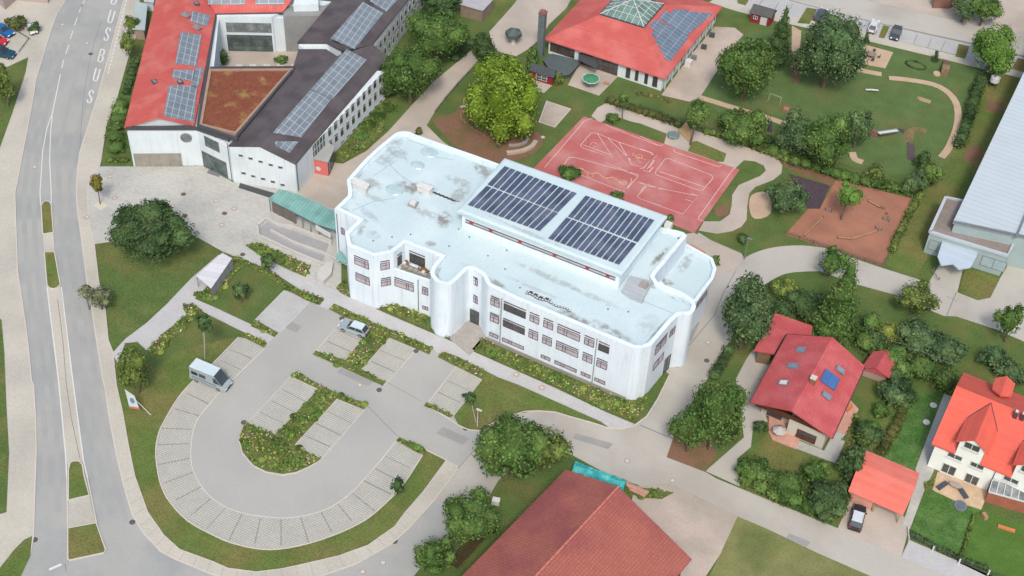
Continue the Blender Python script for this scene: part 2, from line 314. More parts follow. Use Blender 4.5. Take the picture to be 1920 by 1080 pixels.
k.ribbon(PX([(795,758),(835,780),(860,797),(870,802),(882,806),(900,807),(908,803),(917,797),(945,782),(985,771),(1010,770),(1040,772),(1073,782),(1110,792),(1140,802),(1167,803),(1190,797),(1213,780),(1233,748),(1255,703)], .15), .16, 0, .15)
k.ribbon(PX([(747,820),(797,842),(837,862)], .15), .15, 0, .15)
k.ribbon(PX([(602,862),(580,875),(555,886),(530,890),(500,885),(475,873),(455,850),(448,825),(452,808),(463,793)], .15), .15, 0, .15)
k.ribbon(PX([(590,655),(680,692),(722,721)], .12), .12, 0, .12)
k.build('kerb', m_kerb, kind='structure')
# access road
sheet('access_road', [(267,997),(300,1033),(333,1050),(400,1077),(480,1098),(540,1094),(607,1078),(667,1057),(733,1020),(767,990),(815,937),(857,880),(900,832),(917,797),(945,782),(985,771),(1040,772),(1073,782),(1110,792),(1140,802),(1167,803),(1190,797),(1213,780),(1233,745),(1255,702),(1240,690),(1230,560),(1290,470),(1310,436),(1352,462),(1395,484),(1380,540),(1372,600),(1367,640),(1330,705),(1275,790),(1262,822),(1250,857),(1323,885),(1343,897),(1440,937),(1570,990),(1690,1042),(1823,1077),(1860,1140),(1760,1140),(1637,1082),(1540,1040),(1440,992),(1383,968),(1220,917),(1147,893),(1067,850),(1010,838),(935,900),(915,933),(860,985),(800,1050),(760,1100),(700,1160),(230,1160),(190,1080),(190,1040)], .038, m_conc)
sheet('road', [(198,1035),(247,963),(267,997),(300,1033),(333,1050),(400,1077),(480,1098),(540,1094),(607,1078),(667,1057),(733,1020),(767,990),(815,937),(900,945),(860,985),(800,1050),(760,1100),(700,1160),(120,1160),(125,1052)], .042, m_road)
# east service path
sheet('service_path', smooth([(1378,560),(1376,520),(1393,487),(1420,472),(1455,463),(1503,460),(1547,465)], False)+[(1600,484),(1653,502),(1720,523),(1740,532),(1762,495),(1807,498),(1795,548),(1833,563),(1857,558),(1876,520),(1900,480),(1960,500),(1960,660),(1920,640),(1867,617),(1793,593),(1770,592),(1740,580),(1677,552),(1607,533)]+smooth([(1537,508),(1490,510),(1460,518),(1425,540),(1400,565),(1385,600),(1367,645)], False), .05, m_conc)
sheet('lawn_corner', [(1798,547),(1810,500),(1873,523),(1857,557),(1833,562)], .08, m_lawn2)
k = MB(); line(k, [(1793,548),(1775,592)], .1, .057); line(k, [(1775,555),(1795,565)], .06, .057); k.build('path_joints', m_dark, kind='structure')
# court and paths
sheet('beige_path', [(1109,217),(1120,202),(1135,194),(1160,194),(1200,206),(1275,235),(1325,252),(1375,267),(1425,285),(1455,294),(1467,310),(1465,325),(1450,337),(1417,350),(1405,362),(1401,387),(1400,412),(1390,425),(1373,433),(1345,438),(1310,432),(1320,415),(1350,415),(1368,402),(1372,385),(1373,365),(1385,347),(1425,330),(1436,320),(1432,310),(1415,302),(1395,300),(1378,316),(1245,271),(1250,250),(1200,231),(1185,228),(1150,216),(1138,215),(1135,224),(1125,230)], .05, m_beige)
sheet('lawn_island', [(1297,266),(1306,264),(1362,288),(1357,303),(1345,303),(1290,283)], .08, m_lawn2)
sheet('beige_path', [(1300,436),(1390,475),(1400,490),(1340,520),(1310,500),(1290,480),(1280,440)], .045, m_beige)
sheet('sports_court', [(1095,218),(1387,318),(1302,437),(1000,316)], .07, m_court)
k = MB(); CZ = .076
def cl(ox, oy, s, txt, closed=False, w_=.1):
    q = T(ox, oy, s, txt); q = q+[q[0]] if closed else q; line(k, q, w_, CZ)
cl(760,150,4, '1405,285 1340,310 1045,655'); cl(760,150,4, '1500,330 1530,350 1890,490 1920,490')
cl(760,150,4, '1395,395 1440,400 1555,580 1330,510 1312,490', True); cl(760,150,4, '1330,485 1540,560'); cl(760,150,4, '1440,400 1600,465 1840,545 1860,570 1790,655 1700,635 1600,465')
cl(760,150,4, '1520,435 1690,600'); cl(760,150,4, '1230,580 1270,580 1750,710 1740,730 1650,830 1630,835 1310,710'); cl(760,150,4, '1230,580 1175,650'); cl(760,150,4, '1600,655 1740,720')
cl(760,150,4, '1690,735 1700,760 1650,830'); cl(760,150,4, '1750,765 1870,800 1920,820'); cl(760,150,4, '1820,785 1740,870 1750,885 1920,945')
cl(760,150,4, '1860,655 1830,690 1780,675'); cl(760,150,4, '1870,600 1830,660')
cl(1200,150,4, '250,515 260,540 590,650 610,640'); cl(1200,150,4, '190,590 220,590 540,715 545,740 470,825 450,830 120,710 115,690', True); cl(1200,150,4, '145,685 480,800')
cl(1200,150,4, '720,660 700,665 440,1030 440,1045 480,1060'); cl(1200,150,4, '0,770 40,790 5,835'); cl(1200,150,4, '40,790 440,870 320,1005 0,890'); cl(1200,150,4, '385,850 440,870 400,915 340,895')
cl(1200,150,4, '0,420 150,495 175,480'); cl(1200,150,4, '0,515 90,545 100,570 30,660 0,665'); cl(1200,150,4, '100,650 65,690 30,680'); cl(1200,150,4, '105,600 50,670')
k.build('court_markings', mat('court_paint', dc(240, 214, 206), .8, .1, 2, .1, 8), kind='structure')
k = MB()
def dots(pts, r):
    for x, y in pts:
        c = P(x, y, CZ); k.prism([(c.x+r*math.cos(q*math.pi/3), c.y+r*math.sin(q*math.pi/3)) for q in range(6)], CZ-.004, CZ)
for i in range(26): f = i/25; dots([(1068+104*f, 312+30*f+2.5*math.sin(f*22))], .16)
for i in range(14): f = i/13; dots([(1136+45*f, 305+20*f)], .1); dots([(1145+30*f, 268+42*f)], .09); dots([(1112+12*math.cos(i*.9)*.8, 266+8*math.sin(i*.9))], .12)
for i in range(5): dots([(1222+i*2.2, 300+i*4.5-i*6.5)], .1); dots([(1205+i*3, 352-i*1.5)], .1); dots([(1187+i*5.5, 291+i*2)], .14); dots([(1188+i*3, 288+i*4)], .14)
def ring(x, y, r, col=None):
    c = P(x, y, CZ); k.ribbon([(c.x+r*math.cos(q*math.pi/6), c.y+r*math.sin(q*math.pi/6)) for q in range(12)], .09, CZ-.004, CZ, closed=True)
ring(1107, 329, .5); ring(1168, 342, .6); ring(1168, 342, .25); ring(1113, 271, .55); ring(1199, 293, .5)
k.build('court_figures', mat('court_paint_warm', dc(236, 196, 160), .8, .1, 2, .1, 8), kind='structure')
sheet('upper_path', [(985,-20),(960,12),(935,40),(917,60),(923,83),(935,97),(968,105),(990,92),(1010,75),(1030,45),(1062,15),(1080,-20)], .05, m_beige)
sheet('school_path', [(883,95),(897,115),(857,157),(813,213),(800,235),(830,265),(880,300),(940,330),(700,440),(628,410),(520,352),(558,360),(588,323),(625,305),(643,307),(687,283),(727,247),(763,207),(813,153)], .05, m_beige)
sheet('bare_soil', [(812,225),(850,213),(862,200),(878,190),(892,192),(905,230),(930,255),(975,246),(1005,246),(1018,262),(1008,282),(980,297),(930,305),(890,298),(850,270)], .03, m_soil, sm=True)
sheet('sandbox_square', [(1025,189),(1070,204),(1040,238),(1011,228)], .06, m_gravel)
k = MB(); k.ribbon(PX([(1025,189),(1070,204),(1040,238),(1011,228)], .12), .2, 0, .12, closed=True); k.build('sandbox_edge', m_kerb, kind='structure')
sheet('kindergarten_terrace', [(1088,117),(1160,142),(1123,179),(1065,159)], .06, m_beige)
sheet('shed_patio', [(995,142),(1035,160),(1020,174),(1003,168)], .06, m_beige)
sheet('kindergarten_yard', [(1240,178),(1292,190),(1312,183),(1345,132),(1352,105),(1373,88),(1394,65),(1378,52),(1340,50),(1290,110)], .05, m_gravel)
sheet('kindergarten_lawn', [(1312,184),(1352,105),(1394,65),(1470,50),(1640,82),(1850,135),(1810,240),(1775,310),(1720,330),(1640,325),(1560,300),(1470,272),(1380,235)], .02, m_lawn3)
for q in ([(1312,182),(1380,203),(1417,213),(1475,233),(1540,258)], [(1597,127),(1625,134),(1653,139)], [(1667,146),(1700,149),(1750,158),(1780,175),(1795,200),(1795,235),(1780,275),(1765,295)], [(1598,285),(1603,298),(1618,304)]):
    MB().ribbon(PX(smooth(q, False), .05), 1.25, 0, .05).build('lawn_path', m_sand, kind='structure')
sheet('sand_pad', [(1620,83),(1675,98),(1660,128),(1603,117)], .05, m_sand)
sheet('sand_pad', [(1485,48),(1503,58),(1500,88),(1488,100),(1484,92)], .05, m_sand)
sheet('bare_soil', [(1480,118),(1500,115),(1505,135),(1492,160),(1484,140)], .04, m_soil, sm=True); sheet('bare_soil', [(1470,196),(1485,200),(1478,212),(1462,208)], .04, m_soil, sm=True)
sheet('bare_soil', [(1702,242),(1722,238),(1738,244),(1733,250),(1716,248),(1712,262),(1700,268),(1692,258)], .03, m_wornsoil, sm=True)
sheet('bare_soil', [(1460,290),(1520,316),(1565,335),(1560,350),(1515,330),(1470,312)], .035, m_soil)
sheet('bare_soil', [(1410,365),(1440,362),(1445,400),(1415,410),(1405,390)], .03, m_sand, sm=True); sheet('bare_soil', [(1340,388),(1362,385),(1364,402),(1345,405)], .03, m_soil, sm=True)
sheet('woodchip_pit', [(1567,337),(1617,348),(1712,373),(1665,477),(1655,499),(1590,479),(1550,465),(1473,439),(1515,392),(1538,390),(1555,358)], .05, m_pit)
sheet('rubber_mat', [(1478,325),(1555,348),(1537,392),(1515,390),(1495,350)], .06, m_rub)
# street at the top right
sheet('upper_street', [(1450,-30),(1480,0),(1605,33),(1833,83),(1990,122),(1990,-30)], .03, m_conc)
sheet('street_verge', [(1590,-30),(1625,0),(1742,28),(1850,50),(1905,62),(1990,40),(1990,-30)], .06, m_beige)
sheet('street_bays', [(1370,-30),(1470,-10),(1480,0),(1605,35),(1833,86),(1940,112),(1935,140),(1825,112),(1790,102),(1632,63),(1450,22),(1370,0)], .045, m_pav2)
sheet('street_pavement', [(1340,-2),(1370,0),(1450,22),(1632,63),(1825,112),(1935,140),(1960,160),(1900,142),(1828,125),(1760,108),(1630,77),(1450,38),(1380,20),(1330,4)], .1, m_side)
for q in ([(1513,14),(1532,17),(1518,45),(1495,43)], [(1656,47),(1668,50),(1658,72),(1647,70)], [(1798,82),(1818,87),(1809,110),(1791,106)], [(1908,108),(1930,114),(1920,135),(1897,128)], [(1383,-4),(1405,-2),(1398,10),(1383,6)]): sheet('green_verge', q, .12, m_lawn2)
k = MB()
for a, b in (((1720,64),(1713,82)), ((1747,71),(1739,90)), ((1772,77),(1764,96)), ((1430,0),(1422,12)), ((1460,4),(1452,20)), ((1486,8),(1476,26))): line(k, [a, b], .15, .052)
k.ribbon(PX([(1480,0),(1605,34),(1833,85),(1940,112)], .06), .3, 0, .06); k.build('bay_dividers', m_dline, kind='structure')
# barn yard, chalet, houses
sheet('gravel_yard', [(1190,912),(1255,905),(1383,968),(1350,1040),(1310,1100),(1240,1100),(1180,960)], .045, m_gravel)
sheet('street_corner_grass', [(1262,822),(1300,790),(1345,850),(1323,885),(1250,857)], .07, m_soil)
sheet('field', [(1383,968),(1440,992),(1540,1040),(1637,1082),(1700,1160),(1290,1160),(1345,1050)], .03, mat('field_grass', dc(138, 140, 88), .95, .12, .4, .16, 4, .5, col2=dc(116, 126, 72), c2scale=.15))
sheet('driveway', [(1412,655),(1450,665),(1420,740),(1440,790),(1412,800),(1408,838),(1382,860),(1387,912),(1323,883),(1395,820),(1380,710),(1400,672)], .05, m_conc)
sheet('chalet_terrace', [(1442,775),(1441,810),(1448,823),(1492,841),(1498,830),(1505,790),(1480,770)], .25, m_tpave)
sheet('chalet_terrace', [(1590,745),(1610,767),(1588,815),(1565,808)], .2, m_tpave)
sheet('house_walk', [(1565,808),(1590,815),(1567,868),(1550,862),(1490,839),(1497,825),(1545,845)], .15, m_plaza)
sheet('driveway', [(1600,925),(1640,925),(1690,962),(1706,985),(1690,1044),(1570,992)], .05, m_beige)
sheet('house_walk', [(1770,738),(1790,745),(1750,885),(1733,920),(1706,992),(1690,985),(1700,960),(1722,890),(1716,880)], .07, m_plaza)
sheet('driveway', [(1705,1012),(1860,1080),(1845,1110),(1690,1044)], .05, m_walk)
sheet('house_terrace', [(1758,885),(1860,905),(1840,955),(1800,943),(1748,918)], .12, mat('sand_tiles', dc(222, 194, 160), .9, .08, .6, .05, 4, pat=dict(w=.6, h=.6, m=.02, d=.88, off=0)))
sheet('garden_lawn', [(1690,735),(1770,735),(1715,880),(1640,860)], .05, m_lush)
sheet('garden_lawn', [(1733,922),(1748,918),(1800,943),(1840,955),(1827,967),(1798,1053),(1706,1005),(1708,990)], .05, m_lush)
sheet('garden_lawn', [(1840,957),(1930,990),(1960,1090),(1860,1085),(1800,1056),(1829,968)], .05, mat('garden_grass', dc(92, 126, 58), .95, .14, .4, .14, 4, .4, spec=.1))
sheet('chalet_lawn', [(1408,840),(1441,812),(1450,826),(1550,864),(1590,830),(1640,720),(1700,690),(1640,860),(1560,940),(1387,912),(1384,862)], .04, m_lawn2)
sheet('side_strip_patch', [(1852,188),(1885,192),(1876,215),(1846,208)], .04, m_soil); sheet('side_strip_patch', [(1815,273),(1843,277),(1832,306),(1806,300)], .04, m_soil)
sheet('side_lawn', [(1835,165),(1880,140),(1925,150),(1800,400),(1770,430),(1740,480),(1720,518),(1660,495),(1700,400),(1760,330)], .032, m_lawn2)
sheet('front_lawn', [(904,712),(905,695),(935,708),(970,721),(1060,761),(1127,792),(1143,803),(1110,792),(1073,781),(1040,771),(1000,770),(945,781),(917,796),(900,806),(882,805),(860,796),(851,780)], .1, m_lawn2)
sheet('verge_lawn', OUT[::-1]+[(400,640),(330,660),(290,690),(240,660),(218,668),(218,720),(230,773),(240,830),(253,893),(277,960),(307,1003),(337,1030),(400,1053),(427,1065),(480,1071),(530,1065),(570,1056),(635,1041),(690,1021),(740,986),(760,959),(795,919),(836,862),(797,842)], .05, m_lawn2)
sheet('school_lawn', [(177,458),(208,453),(363,440),(415,470),(360,520),(312,570),(235,635),(212,660),(203,637),(197,577),(185,527)], .06, m_lawn)
sheet('court_verge', [(1250,705),(1233,748),(1205,775),(1190,793),(1225,730),(1240,698)], .08, m_lawn)

m_wear = mat('wheel_wear', dc(173, 175, 171), .85, .03, .3, .06, 7, .1, col2=dc(181, 182, 176), c2scale=.22, c2lo=.35, c2hi=.7)
k = MB(); Z_ = .034
def mid(A_, B_, f): return [(a[0]*(1-f)+b[0]*f, a[1]*(1-f)+b[1]*f) for a, b in zip(A_, B_)]
LL = [(92,80),(64,180),(46,270),(35,347),(32,427),(44,560),(56,660),(68,787),(68,860),(66,960)]; LC = [(133,80),(108,180),(87,250),(76,340),(78,427),(84,520),(96,620),(118,787),(122,860),(126,960)]
CC = [(136,80),(112,180),(94,280),(97,360),(101,440),(114,540),(128,640),(148,787),(156,860),(182,990)]; RC = [(212,80),(183,180),(152,283),(144,360),(152,443),(168,550),(184,650),(206,787),(220,860),(258,980)]
for f in (.3, .72): k.ribbon(PX(smooth(mid(LL, LC, f), False), Z_), .75, .03, Z_)
for f in (.3, .74): k.ribbon(PX(smooth(mid(CC, RC, f), False), Z_), .75, .03, Z_)
k.build('wheel_wear', m_wear, kind='structure')
k = MB()
for q in (T(0,0,1,'640,690 700,716 690,724 632,698'), T(0,0,1,'830,800 880,822 868,834 818,812'), T(0,0,1,'1080,812 1150,832 1140,842 1074,822'), T(0,0,1,'1300,600 1312,604 1296,640 1284,636'), T(0,0,1,'1480,1000 1520,1016 1512,1026 1474,1008'), T(0,0,1,'540,600 566,612 556,624 530,612')): k.prism(PX(q, .046), .03, .046)
k.build('tar_patch', mat('tar_patch', dc(168, 168, 164), .9, .06, .5, .08, 7, .1), kind='structure')

def along(L_, n_):
    g_ = [P(x, y, .13) for x, y in L_]; d_ = [0]
    for a, b in zip(g_, g_[1:]): d_.append(d_[-1]+(b-a).length)
    o = []
    for i in range(n_):
        t = d_[-1]*i/(n_-1); j = max(q for q in range(len(d_)-1) if d_[q] <= t+1e-6); o.append(g_[j].lerp(g_[j+1], (t-d_[j])/max(1e-6, d_[j+1]-d_[j])))
    return o
ia = along([(253,893),(277,960),(307,1003),(337,1030),(400,1053),(480,1072),(530,1066),(570,1057),(635,1042),(690,1022),(740,987),(760,960)], 26); oa = along([(230,903),(247,963),(267,997),(300,1033),(333,1050),(400,1077),(480,1098),(540,1094),(607,1078),(667,1057),(733,1020),(783,972)], 26)
k = MB()
for a, b in zip(ia, oa): k.ribbon([tuple(a[:2]), tuple(b[:2])], .07, .12, .126)
for y in range(80, 900, 60):
    for L_ in (SI, ): pass
k.build('pavement_joints', mat('paving_joint', dc(182, 178, 166), .9, .05, 1, .05, 5), kind='structure')
# ================= MAIN BUILDING =================
m_wall = mat('white_render', (0.60, 0.68, 0.73), .8, .04, .5, .03, 3, .05, col2=(0.53, 0.61, 0.67), c2scale=.25, c2lo=.5, c2hi=.8, streak=.16)
def at(px_, py_, z): q = P(px_, py_, z); return q.x, q.y
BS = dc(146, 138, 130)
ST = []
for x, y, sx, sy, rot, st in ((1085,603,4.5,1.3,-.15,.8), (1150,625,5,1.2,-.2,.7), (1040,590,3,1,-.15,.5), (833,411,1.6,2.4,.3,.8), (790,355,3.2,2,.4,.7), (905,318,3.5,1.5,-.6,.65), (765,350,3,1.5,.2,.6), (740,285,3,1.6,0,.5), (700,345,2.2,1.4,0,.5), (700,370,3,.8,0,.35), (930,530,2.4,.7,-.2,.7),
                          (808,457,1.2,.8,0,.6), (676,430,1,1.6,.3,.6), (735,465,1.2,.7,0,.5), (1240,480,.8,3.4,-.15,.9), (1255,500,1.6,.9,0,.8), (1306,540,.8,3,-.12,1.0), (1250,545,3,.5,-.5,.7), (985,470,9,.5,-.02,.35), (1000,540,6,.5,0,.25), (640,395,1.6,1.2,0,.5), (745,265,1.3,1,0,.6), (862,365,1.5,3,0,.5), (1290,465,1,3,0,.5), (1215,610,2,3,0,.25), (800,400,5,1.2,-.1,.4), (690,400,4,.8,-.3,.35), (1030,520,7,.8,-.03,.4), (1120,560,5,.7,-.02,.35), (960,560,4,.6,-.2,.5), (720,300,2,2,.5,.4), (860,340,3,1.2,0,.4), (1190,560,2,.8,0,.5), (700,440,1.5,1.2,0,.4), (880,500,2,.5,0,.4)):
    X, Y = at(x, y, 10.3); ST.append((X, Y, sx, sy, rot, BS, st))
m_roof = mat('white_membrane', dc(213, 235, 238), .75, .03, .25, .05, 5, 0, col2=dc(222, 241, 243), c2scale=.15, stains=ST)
m_gframe = mat('mauve_frame', dc(108, 82, 90), .6, .08, 2, 0)
m_pane = mat('pale_blind_pane', dc(204, 198, 206), .35, .12, .8, .08, 4, spec=.6)
m_pane2 = mat('dark_pane', (.05, .06, .06), .12, .35, .8, .1, 4, spec=.8)
m_red = mat('red_frame', dc(186, 70, 70), .6, .1, 2, 0)
m_darkm = mat('dark_metal', (.06, .065, .07), .5, .1, 2, 0)
m_grey = mat('grey_metal', dc(150, 156, 160), .5, .08, 2, 0, metal=.3)
m_pv = mat('solar_cell', dc(80, 92, 116), .22, .18, .4, .08, 3, spec=.7, col2=dc(108, 114, 138), c2scale=.35)
m_plinth = mat('plinth', dc(176, 170, 164), .9, .06, 1, .05, 5)
m_teal = mat('teal_metal', dc(138, 188, 178), .55, .08, .6, 0, pat=dict(w=.55, h=60, m=.05, d=.72, off=0, bump=0), col2=dc(124, 172, 164), c2scale=.5)
ZP, ZR = 10.8, 10.3
mb_out = T(0,0,1,'627,391 672,412 647,437 651,460 700,480 738,473 760,455 825,481 813,496 807,510 811,521 823,531 842,534 853,528 866,516 880,504 892,507 903,514 910,527 917,536 966,560 1188,653 1206,653 1222,647 1257,606 1271,592 1282,590 1295,589 1302,582 1305,572 1298,560 1283,549 1233,528 1227,519 1247,493 1288,442 1241,426 935,307 776,251 768,247 748,247 733,256 690,293 658,328 650,338 653,357 652,367')
OUTL = PX(mb_out, ZP)
Bd = thing('school_building', 'large white flat-roofed building with rounded towers, parapets and solar panels on its raised hall', 'building', (OUTL[20][0], OUTL[20][1], 0))
CURV = {8,9,10,11,12,13,14,15,17,18,25,26,27,28,29,31,33,35,36,37,38,39,40,41,42}
def rounded(O, curv, sub=4):
    o = []; n = len(O)
    for i in range(n):
        o.append(tuple(O[i]))
        if i in curv:
            p0, p1, p2, p3 = O[i-1], O[i], O[(i+1) % n], O[(i+2) % n]; L_ = (Vector(p2)-Vector(p1)).length
            m1 = (Vector(p2)-Vector(p0)).normalized()*L_; m2 = (Vector(p3)-Vector(p1)).normalized()*L_
            for j in range(1, sub):
                t = j/sub; h = (2*t**3-3*t*t+1)*Vector(p1)+(t**3-2*t*t+t)*m1+(-2*t**3+3*t*t)*Vector(p2)+(t**3-t*t)*m2; o.append(tuple(h))
    return o
OUT0 = OUTL; OUTL = rounded(OUT0, CURV); wl = MB(); n = len(OUTL)
rec = (6, 7)          # the recess edge where the first-floor roof garden is cut out (terrace)
for i in range(n):
    a, b = OUTL[i], OUTL[(i+1) % n]
    wl.quad((a[0], a[1], 0), (b[0], b[1], 0), (b[0], b[1], ZP), (a[0], a[1], ZP))
IN = inset(OUTL, .62)
for i in range(n):
    j = (i+1) % n; a, b, c, d = OUTL[i], OUTL[j], IN[j], IN[i]
    wl.quad((*a, ZP), (*b, ZP), (*c, ZP), (*d, ZP)); wl.quad((*d, ZP), (*c, ZP), (*c, ZR), (*d, ZR))
wl.build('wall', m_wall, Bd)
MB().quad(*[(*p, ZR) for p in IN]).build('roof', m_roof, Bd)
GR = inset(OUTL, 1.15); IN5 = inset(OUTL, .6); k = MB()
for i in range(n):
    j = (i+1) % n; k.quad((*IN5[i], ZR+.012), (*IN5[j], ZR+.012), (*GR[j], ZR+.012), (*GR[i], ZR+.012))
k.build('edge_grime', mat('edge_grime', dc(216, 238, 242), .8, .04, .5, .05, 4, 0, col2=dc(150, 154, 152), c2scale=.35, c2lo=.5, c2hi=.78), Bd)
OUTL = OUT0; n = len(OUTL)
k = MB(); k.ribbon(inset(rounded(OUT0, CURV), .58), .06, ZR, ZR+.16, closed=True); k.build('roof_edge_flashing', mat('flashing', dc(158, 172, 178), .7, .15, .8, .1, 4), Bd)
# lower front storeys closing the terrace recess
A0 = Vector((*PX([(738,473)], ZP)[0], 0)); A1 = Vector((*PX([(811,521)], ZP)[0], 0))
fa = Vector((*OUTL[5], 0)); tz = 7.3
front = [tuple(fa[:2]), tuple(P(806,528,tz)[:2]), tuple(P(815,496,ZP)[:2]), OUTL[7], OUTL[6]]
k = MB(); k.prism(front, 0, tz-.5, top=True)
ab = [Vector((*p, 0)) for p in front]
k.beam(ab[0]+Vector((0, .15, tz-.3)), ab[1]+Vector((0, .15, tz-.3)), .3, .9); k.build('terrace_storey', m_wall, Bd)
k = MB(); k.quad(*[(p[0], p[1]+.02, tz-.49) for p in inset(front, .12)]); k.build('terrace_floor', mat('terrace_deck', dc(150, 150, 138), .9, .2, 1.5, .2, 5), Bd)
# east lower terrace
te = PX(T(0,0,1,'1227,512 1288,462 1331,486 1337,503 1332,520 1302,560 1262,552'), 7.8)
te[0] = tuple(Vector(te[0])); k = MB(); k.prism(te, 0, 7.2, top=False)
ti = inset(te, .5)
for i in range(len(te)):
    j = (i+1) % len(te); a, b, c, d = te[i], te[j], ti[j], ti[i]
    k.quad((*a, 7.2), (*b, 7.2), (*b, 7.8), (*a, 7.8)); k.quad((*a, 7.8), (*b, 7.8), (*c, 7.8), (*d, 7.8)); k.quad((*d, 7.8), (*c, 7.8), (*c, 7.2), (*d, 7.2))
k.build('terrace_wing', m_wall, Bd); MB().quad(*[(*p, 7.201) for p in ti]).build('terrace_roof', m_roof, Bd)
# rooftop hall block
ex = [(-77.75, 131.95), (-51.3, 132.6), (-51.1, 147.1), (-77.75, 146.0)]
k = MB(); k.prism(inset(ex, .55), ZR, 13.4); k.build('hall_wall', m_wall, Bd)
k = MB(); k.prism(ex, 13.4, 13.85, bottom=True, top=False); ei = inset(ex, .35)
for i in range(4):
    j = (i+1) % 4; k.quad((*ex[i], 13.85), (*ex[j], 13.85), (*ei[j], 14.0), (*ei[i], 14.0))
k.quad(*[(*p, 14.0) for p in ei]); k.build('hall_roof', m_roof, Bd)
hw = inset(ex, .55); h0 = Vector((*hw[0], 0)); h1 = Vector((*hw[1], 0)); ht = (h1-h0).normalized(); hn = Vector((ht.y, -ht.x, 0)); HL = (h1-h0).length
f = MB(); f.beam(h0+ht*.6+hn*.05+Vector((0, 0, 12.3)), h1-ht*.6+hn*.05+Vector((0, 0, 12.3)), .1, .1); f.beam(h0+ht*.6+hn*.05+Vector((0, 0, 11.75)), h1-ht*.6+hn*.05+Vector((0, 0, 11.75)), .1, .1)
wf = f.build('ribbon_window', m_darkm, Bd)
MB().beam(h0+ht*.6+hn*.02+Vector((0, 0, 12.02)), h1-ht*.6+hn*.02+Vector((0, 0, 12.02)), .04, .5).build('pane', m_pane, wf)
for u in (1.6, 4.8, 9.6, 15.2, 20.4, 23.6):
    MB().box(h0+ht*u+hn*.06+Vector((0, 0, 12.02)), (.55, .14, .5), math.atan2(ht.y, ht.x)).build('red_sash', m_red, wf)
# solar rows
def bil(q, s, t):
    a, b, c, d = q; return ((1-s)*(1-t)*a[0]+s*(1-t)*b[0]+s*t*c[0]+(1-s)*t*d[0], (1-s)*(1-t)*a[1]+s*(1-t)*b[1]+s*t*c[1]+(1-s)*t*d[1])
for q in (T(760,150,4,'740,643 1290,850 1150,992 612,780'), T(760,150,4,'605,790 1148,1000 1013,1132 465,932'), [(1097,366),(1228,413),(1197,454),(1064,405)], [(1061,407),(1194,457),(1162,496),(1027,446)]):
    Q = PX(q, 14.15); N = 12
    for i in range(N):
        s0, s1 = i/N+.009, (i+1)/N-.009
        c = [bil(Q, s0, 0), bil(Q, s1, 0), bil(Q, s1, 1), bil(Q, s0, 1)][::-1]
        k = MB(); k.prism(c, 14.03, 14.15, mi=1, top=False); k.quad(*[(*p, 14.15) for p in c]); k.build('solar_panel', [m_pv, m_grey], Bd)
# windows
def window(parent, A, B, u0, u1, z0, z1, fm, pm, mull=(), trans=(), fw=.08, dep=.06, blind=None, name='window'):
    t = (B-A).normalized(); n = Vector((t.y, -t.x, 0)); Z = lambda u, z, d=dep/2: A+t*u+n*d+Vector((0, 0, z-A.z))
    f = MB(); f.beam(Z(u0, z0+fw/2), Z(u1, z0+fw/2), dep, fw); f.beam(Z(u0, z1-fw/2), Z(u1, z1-fw/2), dep, fw)
    def vb(u): f.box(Z(u, (z0+z1)/2), (fw, dep, z1-z0-2*fw-.004), math.atan2(t.y, t.x))
    vb(u0+fw/2); vb(u1-fw/2)
    for m in mull: vb(u0+(u1-u0)*m)
    for m in trans: f.beam(Z(u0+fw, z0+(z1-z0)*m, dep/2-.004), Z(u1-fw, z0+(z1-z0)*m, dep/2-.004), dep-.01, fw*.8)
    o = f.build(name, fm, parent)
    MB().quad(Z(u0+fw, z0+fw, .015), Z(u1-fw, z0+fw, .015), Z(u1-fw, z1-fw, .015), Z(u0+fw, z1-fw, .015)).build('pane', pm, o)
    if blind: MB().beam(Z(u0, blind, .06), Z(u1, blind, .06), .12, .09).build('sun_blind', m_darkm, o)
    return o
_m = Vector((*PX([(966,560)], ZP)[0], 0)); WB = Vector((*PX([(1188,653)], ZP)[0], 0))
WA = _m+(_m-WB).normalized()*4.45
us = lambda x, y: onwall(WA, WB, 900+x/6, 560+y/6)[0]
o0 = us(270, 80)-3.46
cols = [(1.31, 2.75, 0), (3.44, 6.98, 1), (7.6, 9.1, 1), (9.78, 11.3, 1), (11.98, 15.5, 1), (16.18, 17.7, 1), (18.35, 20.0, 1)]
for ci, (a, b, bl) in enumerate(cols):
    wide = b-a > 2.5; mu = (.3, .42) if wide else (.42,)
    for (z0, z1, zb) in ((7.7, 9.05, 9.45), (4.4, 5.7, 6.05), (1.3, 2.0, None)):
        if zb is None and ci == 2: continue
        window(Bd, WA, WB, a+o0, b+o0, z0, z1, m_gframe, m_pane2 if (ci == 1 and z0 > 3) or (ci == 6 and z0 > 7) else m_pane, mu, (.62,) if zb else (), blind=zb)
t = (WB-WA).normalized(); nn = Vector((t.y, -t.x, 0))
def pipe(A, B, u, z0, z1, par=Bd, m=m_grey):
    t = (B-A).normalized(); n = Vector((t.y, -t.x, 0)); p = A+t*u+n*.07
    MB().tube((p.x, p.y, z0), (p.x, p.y, z1), .055, n=6).build('downpipe', m, par)
pipe(WA, WB, o0+3.08, .3, 9.8); pipe(WA, WB, o0+18.05, .3, 9.8)
k = MB(); k.beam(WA+nn*.03+Vector((0, 0, .35)), WB+nn*.03+Vector((0, 0, .35)), .12, .7); k.build('plinth', m_plinth, Bd)
def wallwin(i, j, rows, fm=m_gframe, pm=m_pane, **kw):
    A = Vector((*OUTL[i], 0)); B = Vector((*OUTL[j], 0))
    for (x0, y0, x1, y1, z0, z1, mu, bl) in rows:
        u0 = onwall(A, B, x0, y0)[0]; u1 = onwall(A, B, x1, y1)[0]; window(Bd, A, B, u0, u1, z0, z1, fm, pm, mu, (.62,) if bl else (), blind=bl, **kw)
